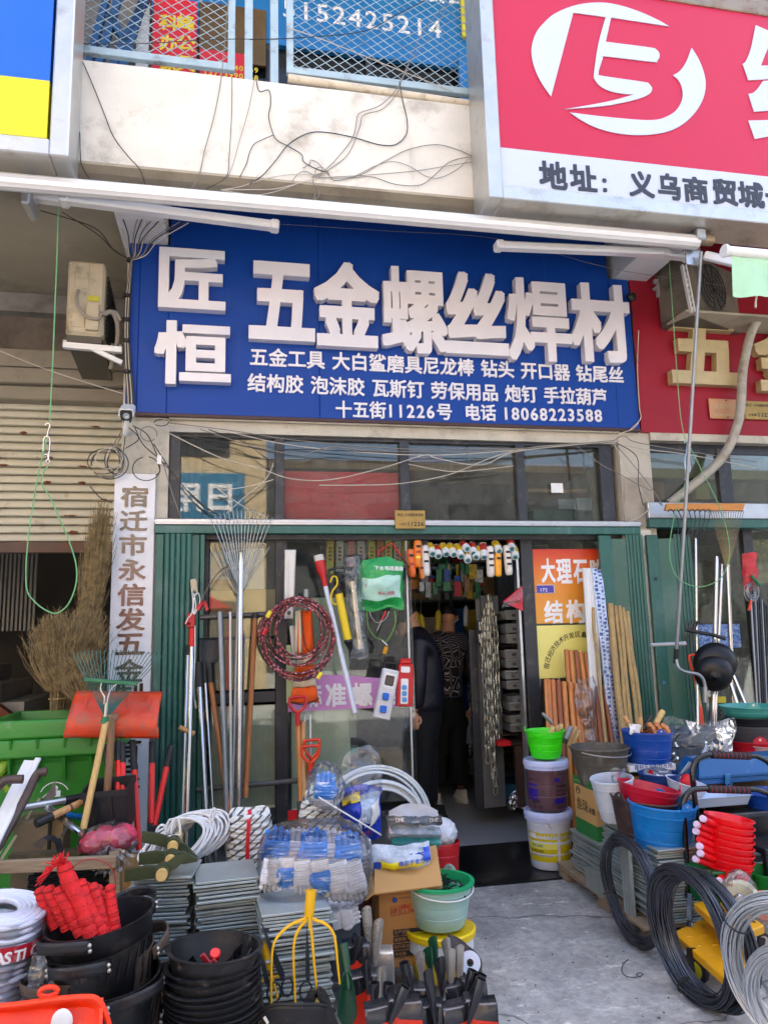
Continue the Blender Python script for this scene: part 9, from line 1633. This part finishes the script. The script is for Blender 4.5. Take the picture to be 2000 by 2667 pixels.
cf=T('cable_bundle','fan of cables tied at the upper left corner of the blue sign','cable bundle',P(338,720,-.16));k4=lambda x,y,Y:P(x/2.37,440+y/2.37,Y);kn=(812,560)
for i,(mx_,my_,ex_,ey_)in enumerate(((790,400,750,280),(740,330,760,280),(820,440,850,290),(835,420,880,300),(845,430,915,295),(870,400,950,300),(880,430,1000,300),(900,420,1030,320),(940,430,1110,325),(960,430,1140,325),(980,440,1165,330),(600,400,380,262),(580,360,250,255))):
 q=[k4(*kn,-.16),k4((kn[0]+mx_)/2+4*(i%3),(kn[1]+my_)/2+30,-.2),k4(mx_,my_,-.3),k4(ex_,ey_,-.42)];build('cable',G().tube(curve(q,6),.0038,6),(wire_d,wire_l,wire_g)[i%3 if i<11 else 0],cf)
for i in range(7):g=G();g.tube(curve([k4(kn[0]-4+i*2,kn[1],-.16),k4(795+i*3,650,-.14),k4(775+i*5,800,-.13),k4(768+i*5,1000,-.13),k4(772+i*6,1200,-.13),k4(785+i*7,1450,-.13),P(322+i*3,1100,-.14)],5),.0042,6);build('cable',g,(wire_d,wire_l,wire_d)[i%3],cf)
for y in(560,780,930,1060,1250):g=G();c_=k4(802 if y<600 else 782,y,-.135);g.tube([c_+V((-.0,0,-.012)),c_+V((0,0,.012))],.022,10);build('tape_wrap',g,black,cf)
ct=T('cable_tangle','tangle of looped cables under the security camera on the left pillar','cable tangle',P(300,1250,-.14));k0=lambda x,y:(x/3.072,960+y/3.072);rg=random.Random(17)
for i,(x,y,rx,ry)in enumerate(((915,730,75,110),(930,740,65,120),(920,750,60,100),(900,740,50,110),(880,760,150,130),(850,760,130,120),(830,740,130,110),(870,720,110,90),(1170,800,110,105),(1190,520,65,60),(1290,430,60,26),(1270,420,75,20))):
 cx,cy=k0(x,y);c_=P(cx,cy,-.14-.006*(i%4));s_=mpp(cx,cy,-.14)/3.072;g=G();t0=rg.uniform(0,6);n_=26
 g.tube([c_+V((rx*s_*sin(t0+2*pi*j/n_*.93),.012*sin(3*t0+j*.3),ry*s_*cos(t0+2*pi*j/n_*.93)))for j in range(n_+1)],.0035,6);build('loop',g,(wire_d,wire_g,wire_d,wire_l)[i%4],ct)
for a in(((1000,470),(960,560),(915,660)),((985,480),(930,570),(890,650)),((1005,480),(1000,560),(985,680)),((1030,470),(1110,560),(1000,640)),((1060,455),(1180,530),(1270,720),(1330,760)),((1080,470),(1140,600),(1250,700)),((720,940),(800,1030),(900,1075)),((1260,750),(1280,820),(1250,850))):cable('',[k0(*p)for p in a],-.15,.0035,rg.choice((wire_d,wire_g)),'cable',ct)
q=P(*k0(1275,730),-.15);g=G();g.bar(q+V((0,0,-.03)),q+V((0,0,.03)),.028,.02);build('connector',g,white,ct)
tb_=T('cable_bundle','bundle of loose cables sagging across the transom panes to the right pillar','cable bundle',P(1597,1150,-.12));kk2=lambda x,y:(400+x/2.37,1080+y/2.37);kk3=lambda x,y:(1000+x/2.37,1080+y/2.37)
for i,(pts,m_)in enumerate((([kk2(100,50),kk2(500,100),kk2(900,160),kk3(100,210),kk3(500,210),kk3(900,205),kk3(1410,160)],wire_g),([kk2(90,70),kk2(400,95),kk2(800,180),kk2(1200,225),kk3(300,250),kk3(800,220),kk3(1410,165)],wire_l),([kk2(180,130),kk2(450,170),kk2(700,215),kk2(1000,215),kk3(200,235),kk3(850,210),kk3(1410,168)],wire_d),([kk2(290,90),kk2(600,190),kk2(900,245),kk2(1100,200),kk3(0,225),kk3(600,225),kk3(1410,160)],wire_g),([kk2(20,75),kk2(400,260),kk2(650,330),kk2(850,395),kk2(1100,400),kk3(0,325),kk3(250,250),kk3(330,270),kk3(600,310),kk3(830,225),kk3(1410,165)],wire_l),([kk3(-400,435),kk3(-200,435),kk3(100,425),kk3(400,370),kk3(650,270),kk3(860,210),kk3(1100,185),kk3(1410,165)],wire_l),([kk3(150,305),kk3(400,350),kk3(600,340),kk3(800,315)],wire_l),([kk2(340,90),kk2(380,105),kk2(550,165),kk2(700,270),kk2(740,272)],wire_d),([kk2(740,300),kk2(690,400),kk2(560,510),kk2(450,610)],wire_l),([kk2(740,400),kk2(600,440),kk2(440,465),kk2(400,460),kk2(560,570),kk2(690,630)],wire_l),([kk2(0,180),kk2(150,400),kk2(300,560),kk2(460,650)],wire_d),([kk2(10,250),kk2(100,340),kk2(220,480),kk2(380,610),kk2(480,650)],wire_d),([kk2(60,300),kk2(110,470),kk2(170,640)],wire_g),([kk3(1410,165),kk3(1450,120),kk3(1530,90),kk3(1570,50)],wire_l),([kk3(1410,165),kk3(1480,130),kk3(1560,170),kk3(1900,230),kk3(2300,290)],wire_g),([kk3(1415,170),kk3(1600,210),kk3(1900,250),kk3(2300,330)],wire_l),([kk3(1415,175),kk3(1500,330),kk3(1620,520),kk3(1635,580),kk3(1560,640),kk3(1475,670)],wire_l),([kk3(1420,175),kk3(1530,300),kk3(1650,450),kk3(1720,560)],wire_g),([kk3(1430,170),kk3(1560,260),kk3(1570,430),kk3(1600,560)],wire_d),([kk3(1190,195),kk3(1330,300),kk3(1420,350),kk3(1650,470)],wire_g))):
 cable('',pts,-.13-.004*(i%5),.0036,m_,'cable',tb_)
cable('pale wire dropping beside the red sign edge',[(1663,860,-.12),(1660,960,-.12),(1665,1060,-.12),(1668,1090,-.12),(1640,1120,-.12)],-.12,.004,wire_l);cable('black wire under the black lamp box',[(1648,800,-.12),(1650,880,-.12),(1659,945,-.12)],-.12,.004,wire_d)
g=G();c_=P(1640,775,-.16);g.lathe([(0,0),(.035,0),(.04,.03),(.02,.05),(0,.05)],18,Matrix.Translation(c_)@aim((.2,-1,0)).to_4x4());tag(build('speaker_cap',g,black),'round black box at the joint of the blue and red signs','junction box')
cable('thin wire strung under the awning before the blue sign',[(700,581,-.3),(1000,600,-.3),(1300,622,-.3),(1600,700,-.3),(1900,745,-.3)],-.3,.002,wire_g);cable('pale wire slanting over the shutter to the sign corner',[(-20,905,-.1),(130,965,-.1),(320,1025,-.13)],-.1,.003,wire_l)
def turnbuckle(label,x,y0,y1,Y):
 o=T('turnbuckle',label,'turnbuckle',P(x,y1,Y));a,b_=P(x,y0,Y),P(x+1,y1,Y);h=a.z-b_.z
 for s_ in(-1,1):g=G();g.tube(curve([a+V((0,0,-h*.3)),a+V((s_*.016,0,-h*.36)),a+V((s_*.016,0,-h*.72)),a+V((0,0,-h*.78))],4),.0055,6);build('frame_bar',g,chrome,o)
 g=G();g.tube(curve([a+V((-.014,0,-.0)),a+V((0,0,.014)),a+V((.014,0,0)),a+V((.006,0,-h*.12)),a+V((0,0,-h*.32))],4),.006,6);build('hook',g,chrome,o);g=G();g.tube([b_+V((.011*cos(t),0,.011*sin(t)+.01))for t in[2*pi*j/14 for j in range(14)]],.0045,6,close=True);g.tube([b_+V((0,0,.02)),b_+V((0,0,h*.24))],.005,6);build('eye',g,chrome,o)
turnbuckle('steel turnbuckle on the left green cord before the rolling shutter',124,1108,1206,-.76);turnbuckle('steel turnbuckle on the right green cord beside the crank rod',1785,1155,1252,-.72)
cable('long green cord hanging from the awning arm to the left turnbuckle',[(152,505),(150,620),(143,800),(137,950),(129,1105)],-.76,.0042,green_rope,'cord');cable('wide loop of green cord hanging low before the left hall',[(122,1140),(105,1210),(90,1290),(75,1390),(68,1470),(70,1535),(88,1565),(120,1590),(150,1597),(180,1570),(198,1520),(198,1470),(180,1410),(155,1350),(130,1295),(110,1265),(110,1240),(125,1212)],-.77,.0042,green_rope,'cord',n=6)
cable('long thin green cord hanging from the right awning arm',[(1741,665),(1748,760),(1760,930),(1772,1080),(1786,1150)],-.72,.003,green_rope,'cord');cable('wide green cord loop hanging before the neighbour green door',[(1785,1255),(1770,1300),(1755,1350),(1744,1420),(1748,1470),(1770,1510),(1815,1528),(1855,1520),(1885,1495),(1900,1440),(1890,1370),(1865,1300),(1830,1230),(1800,1170),(1788,1150)],-.74,.003,green_rope,'cord',n=6)
g=G();g.sheet(lambda u,v:wob(P(1628+u*70+6*v*(u-.5),1243+v*130,-.075),.008,12,3),12,14);tag(build('tacked_sheet',g,M('dirty_canvas','9c9384',r=.9,v=.2,s=6)),'dirty canvas sheet tacked to the right pillar','canvas')
